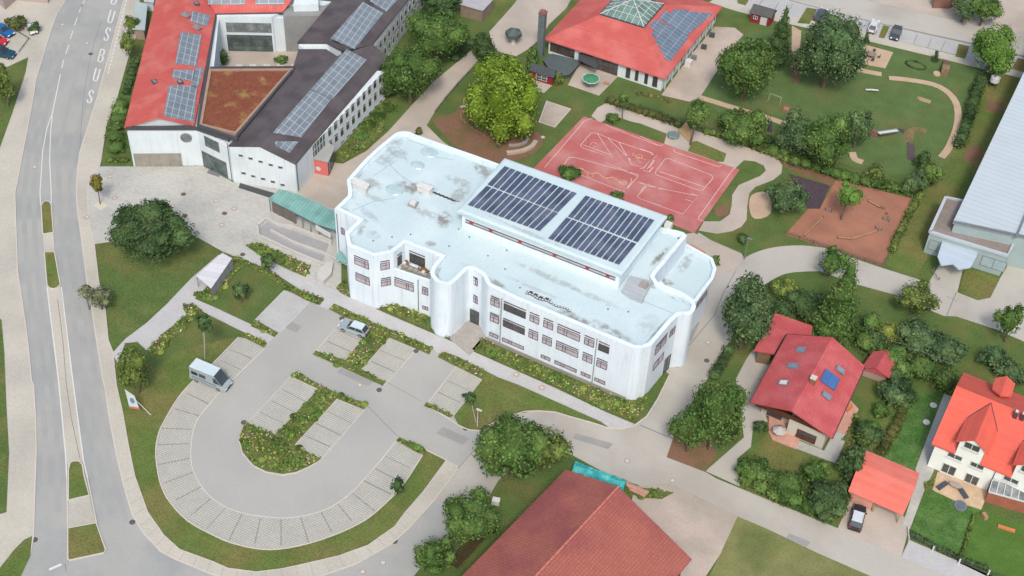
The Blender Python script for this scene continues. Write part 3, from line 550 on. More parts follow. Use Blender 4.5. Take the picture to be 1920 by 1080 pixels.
wallwin(3, 4, [(664.5,484,691.5,495,7.7,9.05,(.72,),9.4), (667,519,693.5,530,4.4,5.7,(.72,),6.0)])
wallwin(4, 5, [(713,495,730.5,494,7.7,9.05,(.6,),9.4), (714.5,530,733,529,4.4,5.7,(.6,),6.0)])
# lower wall of the terrace storey
LA = ab[0]; LB = ab[1]
for (x0, y0, x1, y1, z0, z1, mu, bl) in ((740,530,776,540,4.1,5.5,(.62,.72),5.85), (791.5,550,803,556,4.3,5.5,(.5,),5.8), (792,580,803,586,1.2,1.9,(.5,),None)):
    u0 = onwall(LA, LB, x0, y0)[0]; u1 = onwall(LA, LB, x1, y1)[0]; window(Bd, LA, LB, u0, min(u1, (LB-LA).length-.15), z0, z1, m_gframe, m_pane, mu, (.62,) if bl else (), blind=bl)
u = onwall(LA, LB, 784.5, 555)[0]; pipe(LA, LB, u, .4, 6.9, m=m_darkm)
wallwin(6, 7, [(768,480,797,492,7.3,9.2,(.3,.6),9.6)], pm=m_pane2)
wallwin(5, 6, [(745,490,753,480,7.4,9.2,(.5,),9.6)], pm=m_pane2)
wallwin(16, 17, [(888,515,896,521,7.9,9.2,(.5,),9.4), (888,551,896,557,4.3,5.5,(.5,),5.8)])
wallwin(23, 24, [(1228,660,1250,630,7.4,8.9,(.5,),9.3), (1224,693,1244,664,4.0,5.5,(.5,),None)])
wallwin(0, 1, [(641,455,648,462,6.3,7.6,(.5,),None)])
pipe(Vector((*OUTL[0], 0)), Vector((*OUTL[1], 0)), .4, 0, 10, m=m_darkm)
tA = Vector((*te[4], 0)); tB = Vector((*te[3], 0)); tA, tB = Vector((*te[5], 0)), Vector((*te[4], 0))
window(Bd, Vector((*te[5], 0)), Vector((*te[4], 0)), .6, (Vector(te[5])-Vector(te[4])).length-.4, 4.4, 5.6, m_gframe, m_pane, (.3, .6), (.6,))
_a, _b = Vector((*OUTL[24], 0)), Vector((*OUTL[25], 0)); window(Bd, _a, _b, .2, (_b-_a).length-.1, .05, 3.2, m_darkm, m_pane2, (.5,), name='side_door')
window(Bd, _a, _b, .3, (_b-_a).length-.2, 7.6, 9.0, m_gframe, m_pane, (.5,), (.6,))
# entrance in the gap between tower and facade
eA = P(870,600,0); 
k = MB(); k.prism([tuple(P(*q, 0)[:2]) for q in ((838,632),(850,618),(862,585),(905,585),(912,640),(903,640),(886,662),(880,668))], 0, .16); k.build('entrance_step', mat('entrance_paving', dc(186, 180, 172), .9, .08, .5, .1, 5, pat=dict(w=.4, h=.4, m=.03, d=.8, off=0)), Bd)
dA = Vector((*OUTL[15], 0)); dB = Vector((*OUTL[17], 0)); window(Bd, dA, dB, .3, (dB-dA).length-.2, .2, 2.9, m_darkm, m_pane2, (.5,), (), name='door')
# small teal canopy and door on the west end
k = MB(); c = [P(631,477,3.6), P(640,470,3.9), P(652,487,3.9), P(650,494,3.5), P(630,485,3.4)]
k.add([*c, *[v-Vector((0, 0, .15)) for v in c]], [[0,1,2,3,4],[9,8,7,6,5],[0,5,6,1],[1,6,7,2],[2,7,8,3],[3,8,9,4],[4,9,5,0]]); k.build('canopy', m_teal, Bd)
# rooftop details
k = MB(); q = PX(T(1100,420,6,'400,745 490,580 740,640 625,860'), 11.0); k.prism(q, ZR, 11.0); k.build('stair_head', mat('grey_roof_metal', dc(196, 204, 208), .6, .05, 1, 0, pat=dict(w=40, h=.4, m=.04, d=.8, off=0, bump=0)), Bd)
k = MB(); q = P(1208, 534, 11.2); k.box(q, (1.1, 1.1, .4)); k.box(q+Vector((0, 0, .28)), (.8, .8, .16)); k.build('roof_vent', m_plinth, Bd)
for txt in ('265,560 430,640 395,692 240,615', '1000,618 1150,670 1110,705 970,650'):
    q = PX(T(620,240,6,txt), ZR+1.0); k = MB(); k.prism(q[::-1], ZR, ZR+1.0, top=False); k.prism(inset(q[::-1], -.12), ZR+1.0, ZR+1.12, bottom=True); k.build('vent_box', m_line, Bd)
q = PX(T(620,240,6,'905,800 990,820 950,885 865,850'), ZR+.5); k = MB(); k.prism(q[::-1], ZR, ZR+.35, mi=0); k.prism(inset(q[::-1], .2), ZR+.35, ZR+.6, mi=1); k.build('roof_hatch', [m_plinth, m_line], Bd)
m_dome = mat('skylight_glass', dc(196, 222, 224), .25, .12, 1, .1, 4, spec=.6)
for x, y, r in ((740,356,1.5), (783,310,1.2), (805,286,1.5)):
    c = P(x, y, ZR); k = MB(); n_ = 10
    for a in range(n_):
        a0, a1 = 2*math.pi*a/n_, 2*math.pi*(a+1)/n_
        for (r0, z0, r1, z1) in ((1, .02, .94, .08), (.94, .08, .6, .14), (.6, .14, .04, .18)):
            k.quad(*[(c.x+r*rr*math.cos(aa), c.y+r*rr*.8*math.sin(aa), c.z+zz) for rr, zz, aa in ((r0, z0, a0), (r0, z0, a1), (r1, z1, a1), (r1, z1, a0))])
    k.build('skylight', m_dome, Bd)
k = MB(); g0 = P(*T(620,240,6,'1130,715')[0], ZR); g1 = P(*T(620,240,6,'1400,825')[0], ZR)
for i in range(12): k.box(g0.lerp(g1, i/12+.03)+Vector((0, 0, .05)), (.5, .28, .1), .25 if i % 2 else -.5)
k.beam(g1+Vector((0, 0, .04)), P(862,378,ZR)+Vector((0, 0, .04)), .08, .08); k.build('gutter_grate', m_darkm, Bd)
k = MB(); b0 = P(988,548,ZR); b1 = P(1060,577,ZR); tt = (b1-b0).normalized(); n2 = Vector((-tt.y, tt.x, 0)); random.seed(3)
for i in range(17):
    for j in range(2 if i < 9 else 1):
        c = b0+tt*(i*.42+.1)+n2*(-.25+j*.42+.12*math.sin(i)); k.box(c+Vector((0, 0, .05)), (.36, .34, .1), math.atan2(tt.y, tt.x), mi=1); k.box(c+Vector((.02, 0, .08)), (.25, .22, .12), math.atan2(tt.y, tt.x), mi=0 if (i+j) % 2 or j == 0 else 1)
k.build('ballast_slabs', [m_line, m_darkm], Bd)
k = MB()
for x, y in ((947,505),(975,540),(925,440),(880,445),(770,440),(842,462),(1140,580),(915,480),(1178,585),(950,470),(735,445),(860,430),(700,452)): k.tube(P(x, y, ZR), P(x, y, ZR)+Vector((0, 0, .14)), .12, n=8)
k.build('roof_drain', m_grey, Bd)
k = MB(); k.tube(P(862,378,ZR)+Vector((0, 0, .05)), P(800,500,ZR)+Vector((0, 0, .05)), .0, n=4) if 0 else None
for a, b in (((700,330),(745,300)), ((722,300),(762,340)), ((745,270),(765,305)), ((660,395),(700,378)), ((700,378),(740,372)), ((765,262),(800,275)), ((1167,549),(1280,595)), ((755,330),(775,345)), ((800,292),(850,300))): MB().beam(P(*a, ZR)+Vector((0, 0, .02)), P(*b, ZR)+Vector((0, 0, .02)), .07, .04).build('roof_seam', mat('seam', dc(176, 200, 204), .8, .1, 2, .1, 5), Bd)
# planters on the roof garden
# ================= OLD SCHOOL WINGS (top left) =================
m_wallw = mat('old_white_render', (0.55, 0.61, 0.63), .85, .05, .3, .03, 3, .05, col2=(0.47, 0.54, 0.57), c2scale=.2, c2lo=.5, c2hi=.8, streak=.14)
m_redr = mat('red_tile', dc(216, 104, 96), .85, .05, .5, .05, 4, .5, pat=dict(w=.3, h=60, m=.04, d=.78, v=.05, off=0), col2=dc(222, 124, 114), c2scale=.3)
m_brown = mat('brown_tile', dc(104, 98, 100), .85, .08, .4, .06, 4, .5, pat=dict(w=60, h=.33, m=.04, d=.86, v=.06, off=0), col2=dc(88, 82, 84), c2scale=.25)
m_pvg = mat('solar_pattern', dc(134, 146, 154), .4, .12, .5, .05, 3, spec=.4, pat=dict(w=1.65, h=1.0, m=.06, mc=(2.3, 2.1, 2.0), v=.08, off=0, bump=0))
m_pvk = mat('solar_pattern_blue', dc(118, 134, 150), .4, .12, .5, .05, 3, spec=.4, pat=dict(w=1.0, h=1.65, m=.05, mc=(2.3, 2.1, 2.0), v=.08, off=0, bump=0))
m_sed = mat('sedum_roof', dc(140, 82, 60), .95, .15, .8, .4, 5, .5, col2=dc(158, 132, 74), c2scale=.4, c2lo=.55, c2hi=.72)
m_fas = mat('dark_fascia', dc(84, 86, 90), .6, .05, 1, 0)
m_glass = mat('green_glass', (.06, .09, .085), .15, .5, .6, .2, 2, spec=.8)
m_glassl = mat('grey_glass', (.16, .18, .18), .15, .4, .8, .2, 2, spec=.8)
m_wfr = mat('white_frame', dc(226, 228, 226), .6, .03, 1, 0)
m_gravelroof = mat('gravel_roof', dc(158, 160, 158), .95, .08, .5, .15, 6)
Sc = thing('old_school', 'white school wings round a courtyard, with red, dark brown and rusty sedum roofs', 'building', tuple(P(439,342,0)))
V = Vector
def W(x, y, z): return P(x, y, z)
# west wing: walls then gabled red roof
wA, wB, wC, wD = W(251,312,0), W(380,311,0), W(438,340,0), W(439,342,0)
EL = W(237.5,236,7.8); AP = W(297.5,218,9.8); ER = W(365,232,7.8)
dW = (W(293,0,7.8)-EL); dW = dW*(1.25); dR = (W(400,25,7.8)-ER)
k = MB(); wl0 = EL.copy(); back = EL+dW
k.prism([(wA.x, wA.y), (wB.x, wB.y), (wC.x, wC.y), tuple(W(445,250,8)[:2]), tuple(W(548,130,8)[:2]), tuple(W(395,128,8)[:2]), tuple((ER+dR)[:2]), tuple((back+V((1.2, 0, 0)))[:2])], 0, 7.1); k.build('wall', m_wallw, Sc)
def slab(name, pts, m, th=.25, par=Sc):   # pts ccw from above
    k = MB(); b = [p-Vector((0, 0, th)) for p in pts]; n = len(pts); k.add(list(pts)+b, [list(range(n)), [n+i for i in range(n)][::-1]]+[[i, n+i, n+(i+1) % n, (i+1) % n] for i in range(n)]); return k.build(name, m, par)
apb = AP+(W(352,0,9.8)-AP)*1.3
north_e = W(404,24,7.8)
def plane3(a, b, c):
    n = (b-a).cross(c-a).normalized(); return a, n
def onpl(pl, x, y, lift=.12):
    a, n = pl
    if n.z < 0: n = -n
    d = ray(x, y); o = Vector((0, 0, CAMH)); k = ((a+n*lift)-o).dot(n)/d.dot(n); return o+d*k
def vline(pl, p):   # the point of the plane straight above p
    a, n = pl; return V((p.x, p.y, a.z-((p.x-a.x)*n.x+(p.y-a.y)*n.y)/n.z))
plE = plane3(AP, ER, north_e); apb = onpl(plE, 352, 0, 0); apb = AP+(apb-AP)*1.3; plW = plane3(EL, AP, apb)
slab('roof_slope', [vline(plW, EL+V((-.3, -.3, 0))), vline(plW, AP+V((0, -.4, 0))), apb, vline(plW, back+V((-.3, 0, 0)))], m_redr, .25)
slab('roof_slope', [vline(plE, AP+V((0, -.4, 0))), vline(plE, ER+V((.2, -.3, 0))), north_e, onpl(plE, 384, -8, 0), apb], m_redr, .25)
plN = plane3(north_e, W(530,22,7.8), W(548,-2,9.2))
slab('roof_slope', [onpl(plN, *p, 0) for p in ((404,25), (530,22), (548,-2), (575,-40), (372,-40), (388,0))], m_redr, .25)
k = MB(); k.add([EL+V((0, .1, -.3)), ER+V((0, .1, -.3)), AP+V((0, .1, -.25))], [[0, 1, 2]]); k.build('gable', m_wallw, Sc)
k = MB(); k.beam(W(237,240,7.55), W(366,240,7.55), .5, .45); k.beam(W(366,240,7.6), W(430,262,7.9), .4, .4); k.beam(W(404,26,7.5), W(372,235,7.5), .5, .4); k.beam(W(404,27,7.5), W(530,25,7.5), .3, .35); k.build('fascia', m_fas, Sc)
def pv(name, quads, m, lift=.0):
    k = MB()
    for q in quads: k.add(q+[p-Vector((0, 0, .1)) for p in q], [[0, 1, 2, 3], [0, 4, 5, 1], [1, 5, 6, 2], [2, 6, 7, 3], [3, 7, 4, 0]])
    return k.build(name, m, Sc)
for q in (T(0,0,3,'950,480 1110,480 1090,685 920,650'), T(0,0,3,'1100,375 1148,385 1110,500 1070,490'), T(0,0,3,'1015,180 1135,195 1105,370 985,355'), T(0,0,3,'975,390 1100,395 1085,455 965,435'), T(0,0,3,'1080,62 1185,85 1165,145 1070,120')):
    pv('solar_array', [[onpl(plE, *p) for p in q]], m_pvg)
for q in (T(380,0,6,'60,-60 480,-60 480,48 60,48'), T(380,0,6,'600,-60 915,-60 915,48 590,48')): pv('solar_array', [[onpl(plN, *p) for p in q]], m_pvg)
for x, y, pl in ((290,153,plW), (337,153,plE), (368,6,plE)):
    c = onpl(pl, x, y); k = MB(); k.box(c, (1.2, .9, .12), -.5, mi=0); k.box(c+V((0, 0, .08)), (.8, .5, .06), -.5, mi=1); k.build('roof_window', [m_fas, m_glassl], Sc)
for x, y in ((348,28), (369,51)):
    k = MB(); c = onpl(plE, x, y); k.add([c+V((-.8, -.5, 0)), c+V((.8, -.5, 0)), c+V((.8, .5, 0)), c+V((-.8, .5, 0)), c+V((0, 0, .8))], [[0, 1, 4], [1, 2, 4], [2, 3, 4], [3, 0, 4]]); k.build('roof_dormer', m_grey, Sc)
# sedum roof with parapet
sd_ = [W(392,131,8), W(374,236,8), W(443,253,8), W(550,130,8)]
q = [tuple(p[:2]) for p in sd_]; k = MB()
qi = inset(q, .45)
for i in range(4):
    j = (i+1) % 4; k.quad((*q[i], 8.25), (*q[j], 8.25), (*qi[j], 8.25), (*qi[i], 8.25)); k.quad((*qi[i], 8.25), (*qi[j], 8.25), (*qi[j], 8), (*qi[i], 8)); k.quad((*q[i], 7.4), (*q[j], 7.4), (*q[j], 8.25), (*q[i], 8.25))
k.build('parapet', mat('parapet_gravel', dc(176, 150, 130), .9, .08, 1, .1, 5), Sc); MB().quad(*[(*p, 8.02) for p in qi]).build('sedum_roof', m_sed, Sc)
k = MB(); k.beam(W(392,131,8)+V((0, .3, .1)), W(550,130,8)+V((0, .3, .1)), .3, .6); k.beam(W(548,133,8.1), W(443,258,8.1), .35, .5); k.beam(W(371,236,8.1), W(445,262,8.1), .5, .5); k.build('fascia', m_fas, Sc)
# courtyard facades
cA, cB, cC = W(408,96,0), W(516,98,0), W(555,95,0)
k = MB(); k.prism([tuple(p[:2]) for p in (cA, cB, cB+V((2, 8, 0)), cA+V((-4, 8, 0)))], 0, 7.5); k.prism([tuple(p[:2]) for p in (cB+V((0, .3, 0)), cC, cC+V((3, 8, 0)), cB+V((0, 8, 0)))], 0, 7.0); k.build('courtyard_wall', m_wallw, Sc)
window(Sc, cA, cB, onwall(cA, cB, 424,50)[0], onwall(cA, cB, 509,50)[0], 4.2, 6.2, m_grey, m_glassl, (.1, .35, .5, .7, .85), name='window')
window(Sc, cA, cB, onwall(cA, cB, 428,90)[0], onwall(cA, cB, 512,90)[0], .15, 3.6, m_fas, m_glass, (.1, .35, .5, .55, .85), (.35, .75))
cB2 = cB+V((0, .3, 0)); window(Sc, cB2, cC, onwall(cB2, cC, 543,45)[0], (cC-cB2).length-.1, 4.2, 5.9, m_grey, m_glassl, (.3, .7))
sheet('courtyard', [(405,90),(560,90),(560,130),(400,132)], .05, m_beige)
k = MB()
for i in range(5): k.prism(PX([(442+26*i,120),(455+26*i,120),(454+26*i,126),(441+26*i,126)], .09), .0, .09)
k.build('courtyard_slabs', m_kerb, kind='structure')
MB().prism(PX([(405,28),(411,30),(401,125),(394,125)], 7.0), 0, 7.0).build('courtyard_side_wall', m_wallw, Sc)
# flat link roof between the wings
k = MB(); k.prism(PX([(534,12),(620,10),(640,30),(531,30)], 7.6), 0, 7.6); k.build('link_block', m_gravelroof, Sc)
k = MB(); k.prism(PX([(553,-4),(597,-10),(597,8),(550,9)], 9), 0, 9); k.build('link_tower', m_wallw, Sc)
# east wing
a0, a1, a2, a3 = W(429,272,7.7), W(487,272,8.6), W(551,304,6.2), W(722,106,6.2)
dE = (a3-a2); gA = W(439,342,0); gB = W(558,360,0)
w3 = W(558,130,7.7)
plS = plane3(a1, a2, a3); rt = onpl(plS, 632, 105, 0); plSW = plane3(a0, a1, rt)
east0 = V((a2.x, a2.y, 0)); eT = V((dE.x, dE.y, 0)).normalized()
k = MB(); k.prism([tuple(gA[:2]), tuple(gB[:2]), tuple((W(722,185,0))[:2]), tuple(W(572,98,7.0)[:2])], 0, 5.75); k.build('wall', m_wallw, Sc)
k = MB(); g0_, g1_ = V((gA.x, gA.y, 0)), V((gB.x, gB.y, 0)); gt = (g1_-g0_); 
k.add([(gA.x, gA.y, 0), (gB.x, gB.y, 0), (gB.x, gB.y, 6.15), tuple((g0_+gt*.45)[:2])+(8.5,), (gA.x, gA.y, 7.6)], [[0, 1, 2, 3, 4]])
for v in k.v: v -= V((gt.y, -gt.x, 0)).normalized()*-.03
k.build('end_gable', m_wallw, Sc)
j1 = W(695,85,6.9)
slab('roof_slope', [onpl(plSW, *p, 0) for p in ((428,273), (486.5,273.5))]+[rt]+[onpl(plSW, *p, 0) for p in ((612,92), (560,92), (548,130), (444,257))], m_brown)
slab('roof_slope', [onpl(plS, *p, 0) for p in ((486.5,273.5), (554,307), (727,107), (699,83))]+[rt], m_brown)
n0 = W(557,80,8.0); n1 = W(612,80,8.9); rj = W(640,95,8.6); plS2 = plane3(rj, W(697,84,7.1), W(800,-45,6.6)); rj2 = onpl(plS2, 732, -35, 0); plW2 = plane3(n0, rj, rj2)
slab('roof_slope', [onpl(plW2, *p, 0) for p in ((557,80), (612,80))]+[rj, rj2, onpl(plW2, 640, -20, 0)], m_brown)
slab('roof_slope', [rj, W(697,84,7.1), onpl(plS2, 800, -45, 0), rj2], m_brown)
k = MB(); f0, f1 = n0+V((.1, .2, -.2)), W(640,96,8.3); k.quad(f0-V((0, 0, f0.z)), f1-V((0, 0, f1.z)), f1, onpl(plW2, 612, 82, -.25)+V((0, .2, 0)), f0); k.prism([tuple(p[:2]) for p in (f0, f1, W(697,86,6.8), W(795,-42,6.2), W(640,-20,8.0))], 0, 6.4); k.build('wall', m_wallw, Sc)
window(Sc, V((f0.x, f0.y, 0)), V((f1.x, f1.y, 0)), 1.2, 3.2, 5.0, 6.8, m_darkm, m_pane2, (.5,))
for q in (T(480,0,3,'305,505 425,555 255,770 95,745'), T(480,0,3,'510,275 622,335 430,555 310,500'), T(480,0,3,'105,795 240,795 190,858 110,820')): pv('solar_array', [[onpl(plS, *p) for p in q]], m_pvg)
for q in (T(480,0,3,'600,10 718,72 555,275 420,215'), T(480,0,3,'700,-80 850,-60 735,65 640,5')): pv('solar_array', [[onpl(plS2, *p) for p in q]], m_pvg)
# long east facade windows
FA, FB = W(558,360,0), W(722,185,0)
for i in range(13):
    u = 9.75+1.83*i
    if u+1.1 > (FB-FA).length: break
    window(Sc, FA, FB, u, u+1.1, 4.25, 6.0, m_wfr, m_pane2, (), (.72,))
    window(Sc, FA, FB, u, u+1.1, 1.7, 3.5, m_wfr, m_pane2, (), (.72,))
    if i > 1: window(Sc, FA, FB, u-.1, u+1.0, .1, .8, m_wfr, m_glassl, ())
FA2, FB2 = W(697,210,0)+V((0, 0, 0)), W(800,90,0)
q0 = W(697,84,7.0); q1 = W(798,-40,6.5); FA2 = V((q0.x, q0.y, 0)); FB2 = V((q1.x, q1.y, 0))
for i in range(16):
    u = .8+1.83*i
    if u+1.1 > (FB2-FA2).length: break
    for z0, z1 in ((4.3, 6.0), (1.8, 3.5)): window(Sc, FA2+V((.15, 0, 0)), FB2+V((.15, 0, 0)), u, u+1.1, z0, z1, m_wfr, m_pane2, (), (.72,))
window(Sc, FA, FB, 5.0, 8.9, 3.3, 6.0, m_wfr, m_glass, (.15, .35, .55, .8), (.5,))
pipe(FA, FB, .25, 0, 6, Sc, m_darkm)
# end wall small windows
EA, EB = V((gA.x, gA.y, 0)), V((gB.x, gB.y, 0)); _n = V((gt.y, -gt.x, 0)).normalized()*.04; EA += _n; EB += _n
for row in ('1390,550 1500,583 1612,618 1727,655 1835,683', '1420,748 1530,782 1640,812 1750,845 1860,880'):
    for x, y in T(220,200,6,row):
        u, z = onwall(EA, EB, x, y); window(Sc, EA, EB, u-.4, u+.4, z-.28, z+.3, m_wfr, m_pane2, (), fw=.07)
# entrance wall details
NA, NB = V((wB.x, wB.y, 0)), V((wC.x, wC.y, 0))
u0 = onwall(NA, NB, 381,260)[0]; u1 = onwall(NA, NB, 411,275)[0]; window(Sc, NA, NB, u0+.3, u1, 4.9, 7.0, m_grey, m_glass, (.33, .66), (.2,))
u0 = onwall(NA, NB, 381,305)[0]; u1 = onwall(NA, NB, 427,325)[0]; window(Sc, NA, NB, max(.3, u0), u1, .1, 3.4, m_grey, m_glass, (.25, .45, .68), (.75,), name='entrance_glazing')
pipe(NA, NB, (NB-NA).length-.25, 0, 7.9, Sc, m_darkm)
k = MB(); k.prism(PX([(392,318),(413,326),(410,331),(388,324)], .2), 0, .2); k.build('door_step', m_grey, Sc)
WA_, WB_ = V((wA.x, wA.y, 0)), V((wB.x, wB.y, 0))
u, z = onwall(WA_, WB_, 349,258)
k = MB()
for i in range(14):
    a, b = 2*math.pi*i/14, 2*math.pi*(i+1)/14
    tt = (WB_-WA_).normalized(); nq = V((tt.y, -tt.x, 0)); cc = WA_+tt*u+V((0, 0, z))
    k.quad(*[cc+nq*.08+tt*(r*math.cos(q))+V((0, 0, r*math.sin(q))) for r, q in ((.75, a), (.95, a), (.95, b), (.75, b))]); k.add([cc+nq*.04]+[cc+nq*.04+tt*(.8*math.cos(q))+V((0, 0, .8*math.sin(q))) for q in (a, b)], [[0, 1, 2]], 1)
k.build('round_window', [m_grey, m_glassl], Sc)
u0 = onwall(WA_, WB_, 252,300)[0]; u1 = onwall(WA_, WB_, 341,300)[0]
MB().box(WA_+tt*((max(.1, u0)+u1)/2)+nq*.06+V((0, 0, 1.35)), (u1-max(.1, u0), .12, 2.7), math.atan2(tt.y, tt.x)).build('cladding_panel', mat('concrete_relief', dc(168, 164, 152), .9, .12, .8, .1, 4, pat=dict(w=1.6, h=3, m=.06, d=.8, off=0, bump=0)), Sc)
MB().box(W(369,315,.0)+V((0, 0, .05)), (1.2, .5, .1), -.4).build('light_well', m_darkm, Sc)
MB().prism(PX([(450,343),(515,362),(507,371),(447,352)], .14), 0, .14).build('light_well', m_fas, Sc)
# pink porch with round window
pA, pB, pC = W(589,325,0), W(616,331,0), W(627,306,0)
Pk = MB(); Pk.prism([tuple(pA[:2]), tuple(pB[:2]), tuple(pC[:2]), tuple(W(603,290,0)[:2])], 0, 3.2, top=False); pk = Pk.build('porch', mat('salmon_render', dc(236, 128, 124), .8, .04, 1, 0), Sc)
c4 = inset([tuple(pA[:2]), tuple(pB[:2]), tuple(pC[:2]), tuple(W(603,290,0)[:2])], -.25); MB().prism(c4, 3.2, 3.4, bottom=True).build('porch_roof', mat('zinc', dc(186, 188, 184), .6, .06, 1, 0, pat=dict(w=.5, h=40, m=.03, d=.85, off=0, bump=0)), Sc)
pt = (pB-pA).normalized(); pn = V((pt.y, -pt.x, 0)); u, z = onwall(pA, pB, 597,316); k = MB(); cc = pA+pt*u+pn*.04+V((0, 0, z))
k.add([cc+pt*(.45*math.cos(i*math.pi/6))+V((0, 0, .45*math.sin(i*math.pi/6))) for i in range(12)], [list(range(12))]); k.build('round_window', m_wfr, Sc)
window(Sc, pB, pC, .2, (pC-pB).length-.3, .1, 2.8, m_fas, m_glass, (.5,), name='door')
# ================= OTHER BUILDINGS =================
def gx(p, z): return V((p[0], p[1], z))
# --- kindergarten: hipped red roof with a glass pyramid ---
m_coral = mat('coral_tile', dc(214, 106, 98), .85, .05, .4, .05, 4, .5, pat=dict(w=60, h=.34, m=.04, d=.84, v=.04, off=0), col2=dc(222, 122, 114), c2scale=.2)
c = P(1247,148,3.3); l = P(1020,73,3.3); r = P(1355,12,3.3); bk = l+(r-c)
K = thing('kindergarten', 'low white kindergarten with a coral hipped roof, glass pyramid skylight and stepped solar panels', 'building', (c.x, c.y, 0))
s0 = P(1207,52,6.0); s1 = P(1125,27,6.0); s2 = s1+(P(1245,8,6.0)-s0); s3 = P(1245,8,6.0)
for q in ([l, c, s0, s1], [c, r, s3, s0], [r, bk, s2, s3], [bk, l, s1, s2]): slab('roof_slope', q, m_coral, .2, K)
wq = inset([tuple(x[:2]) for x in (l, c, r, bk)], .7); MB().prism(wq, 0, 3.2).build('wall', m_wallw, K)
ap = (s0+s1+s2+s3)/4+V((0, 0, 2.2)); k = MB()
for a, b in ((s0, s3), (s3, s2), (s2, s1), (s1, s0)): k.add([a+V((0, 0, .12)), b+V((0, 0, .12)), ap], [[0, 1, 2]])
sk = k.build('skylight', mat('skylight_green_glass', dc(120, 150, 138), .2, .25, .5, .25, 2.5, spec=.7), K)
k = MB()
for a, b in ((s0, s3), (s3, s2), (s2, s1), (s1, s0)):
    a = a+V((0, 0, .15)); b = b+V((0, 0, .15)); k.beam(a, ap+V((0, 0, .03)), .12, .12)
    for i in range(1, 7):
        f = i/7; base = a.lerp(b, f); m_ = a.lerp(ap, 2*f) if f < .5 else b.lerp(ap, 2*(1-f)); k.beam(base, m_, .07, .07)
    for f in (.33, .66): k.beam(a.lerp(ap, f), b.lerp(ap, f), .06, .06)
k.build('glazing_bar', m_wfr, sk)
k = MB()
for a, b in ((s0, s3), (s3, s2), (s2, s1), (s1, s0)): k.beam(a+V((0, 0, .02)), b+V((0, 0, .02)), .25, .3)
k.build('skylight_kerb', m_fas, sk)
plK = plane3(c, r, s0)
q1 = T(980,0,6,'1590,115 1640,140 1690,95 1745,105 1800,110 1860,100 1920,140 2130,130 1840,400 1700,340 1640,290 1530,205'); q2 = T(980,0,6,'1500,215 1570,250 1640,290 1730,345 1840,400 1870,410 1660,690 1590,650 1600,600 1540,575 1560,520 1490,490 1520,430 1450,410 1480,330 1420,290')
q1 = T(980,0,6,'1595,118 1680,150 1710,95 1770,110 1830,105 1900,130 2140,150 1850,400 1720,335 1600,245 1530,205')
for q in (q1[::-1], q2[::-1]):
    pts = [onpl(plK, x, y, .14) for x, y in q]; k = MB(); n = len(pts); lo = [p-V((0, 0, .12)) for p in pts]
    k.add(pts+lo, [list(range(n))]+[[i, n+i, n+(i+1) % n, (i+1) % n] for i in range(n)]); k.build('solar_array', m_pvk, K)
FA_, FB_ = gx(wq[0], 0), gx(wq[1], 0); RA_, RB_ = gx(wq[1], 0), gx(wq[2], 0)
fu = lambda x: onwall(FA_, FB_, *T(980,0,6,'%f,%f' % (x, 870 if x > 1100 else 600))[0])[0]
m_wood = mat('brown_frame', dc(120, 72, 48), .7, .1, 1, 0); m_tan = mat('timber', dc(188, 150, 116), .8, .1, 1, .1, 5)
for a, b in ((1155, 1205), (1262, 1300), (1372, 1412), (1468, 1525)): window(K, FA_, FB_, fu(a), fu(b), .4, 2.9, m_wood, m_pane2, (), (.35,))
window(K, FA_, FB_, .3, fu(585), .7, 2.8, m_wood, m_pane2, (.1, .25, .4, .55, .7, .85), (.25,))
window(K, FA_, FB_, fu(655), fu(1090), .1, 2.9, mat('dark_red_frame', dc(120, 46, 40), .7, .1, 1, 0), m_pane2, (.12, .3, .45, .6, .75, .9), (.4,), name='veranda_glazing')
for i in range(8):
    u = 1.4+3.1*i; window(K, RA_, RB_, u, u+1.5, .5, 2.8, m_wfr, m_pane2, (.5,))
    MB().box(RA_+(RB_-RA_).normalized()*(u-.6)+V((.35, 0, 1.2)), (.15, .2, 2.4), 0).build('pillar', m_wfr, K)
MB().prism(PX([(1085,95),(1097,92),(1122,120),(1118,129),(1085,112)], 2.4), 2.3, 2.4, bottom=True).build('veranda_awning', m_fas, K)
ch = thing('chimney', 'tall narrow grey green timber chimney tower beside the coral roof', 'chimney', tuple(P(1013,104,0)))
k = MB(); pbase = P(1013,104,0); k.box(pbase+V((0, 0, 4.6)), (1.15, 1.15, 9.2), .1); k.build('shaft', mat('grey_green_board', dc(112, 128, 126), .8, .15, .8, .15, 3, pat=dict(w=.2, h=60, m=.02, d=.7, off=0, bump=0)), ch)
k = MB(); k.box(pbase+V((0, 0, 9.25)), (1.3, 1.3, .25), .1); k.box(pbase+V((0, 0, 9.5)), (.8, .8, .3), .1); k.build('cap', mat('rust_cap', dc(156, 106, 98), .8, .1, 1, .1, 4), ch)
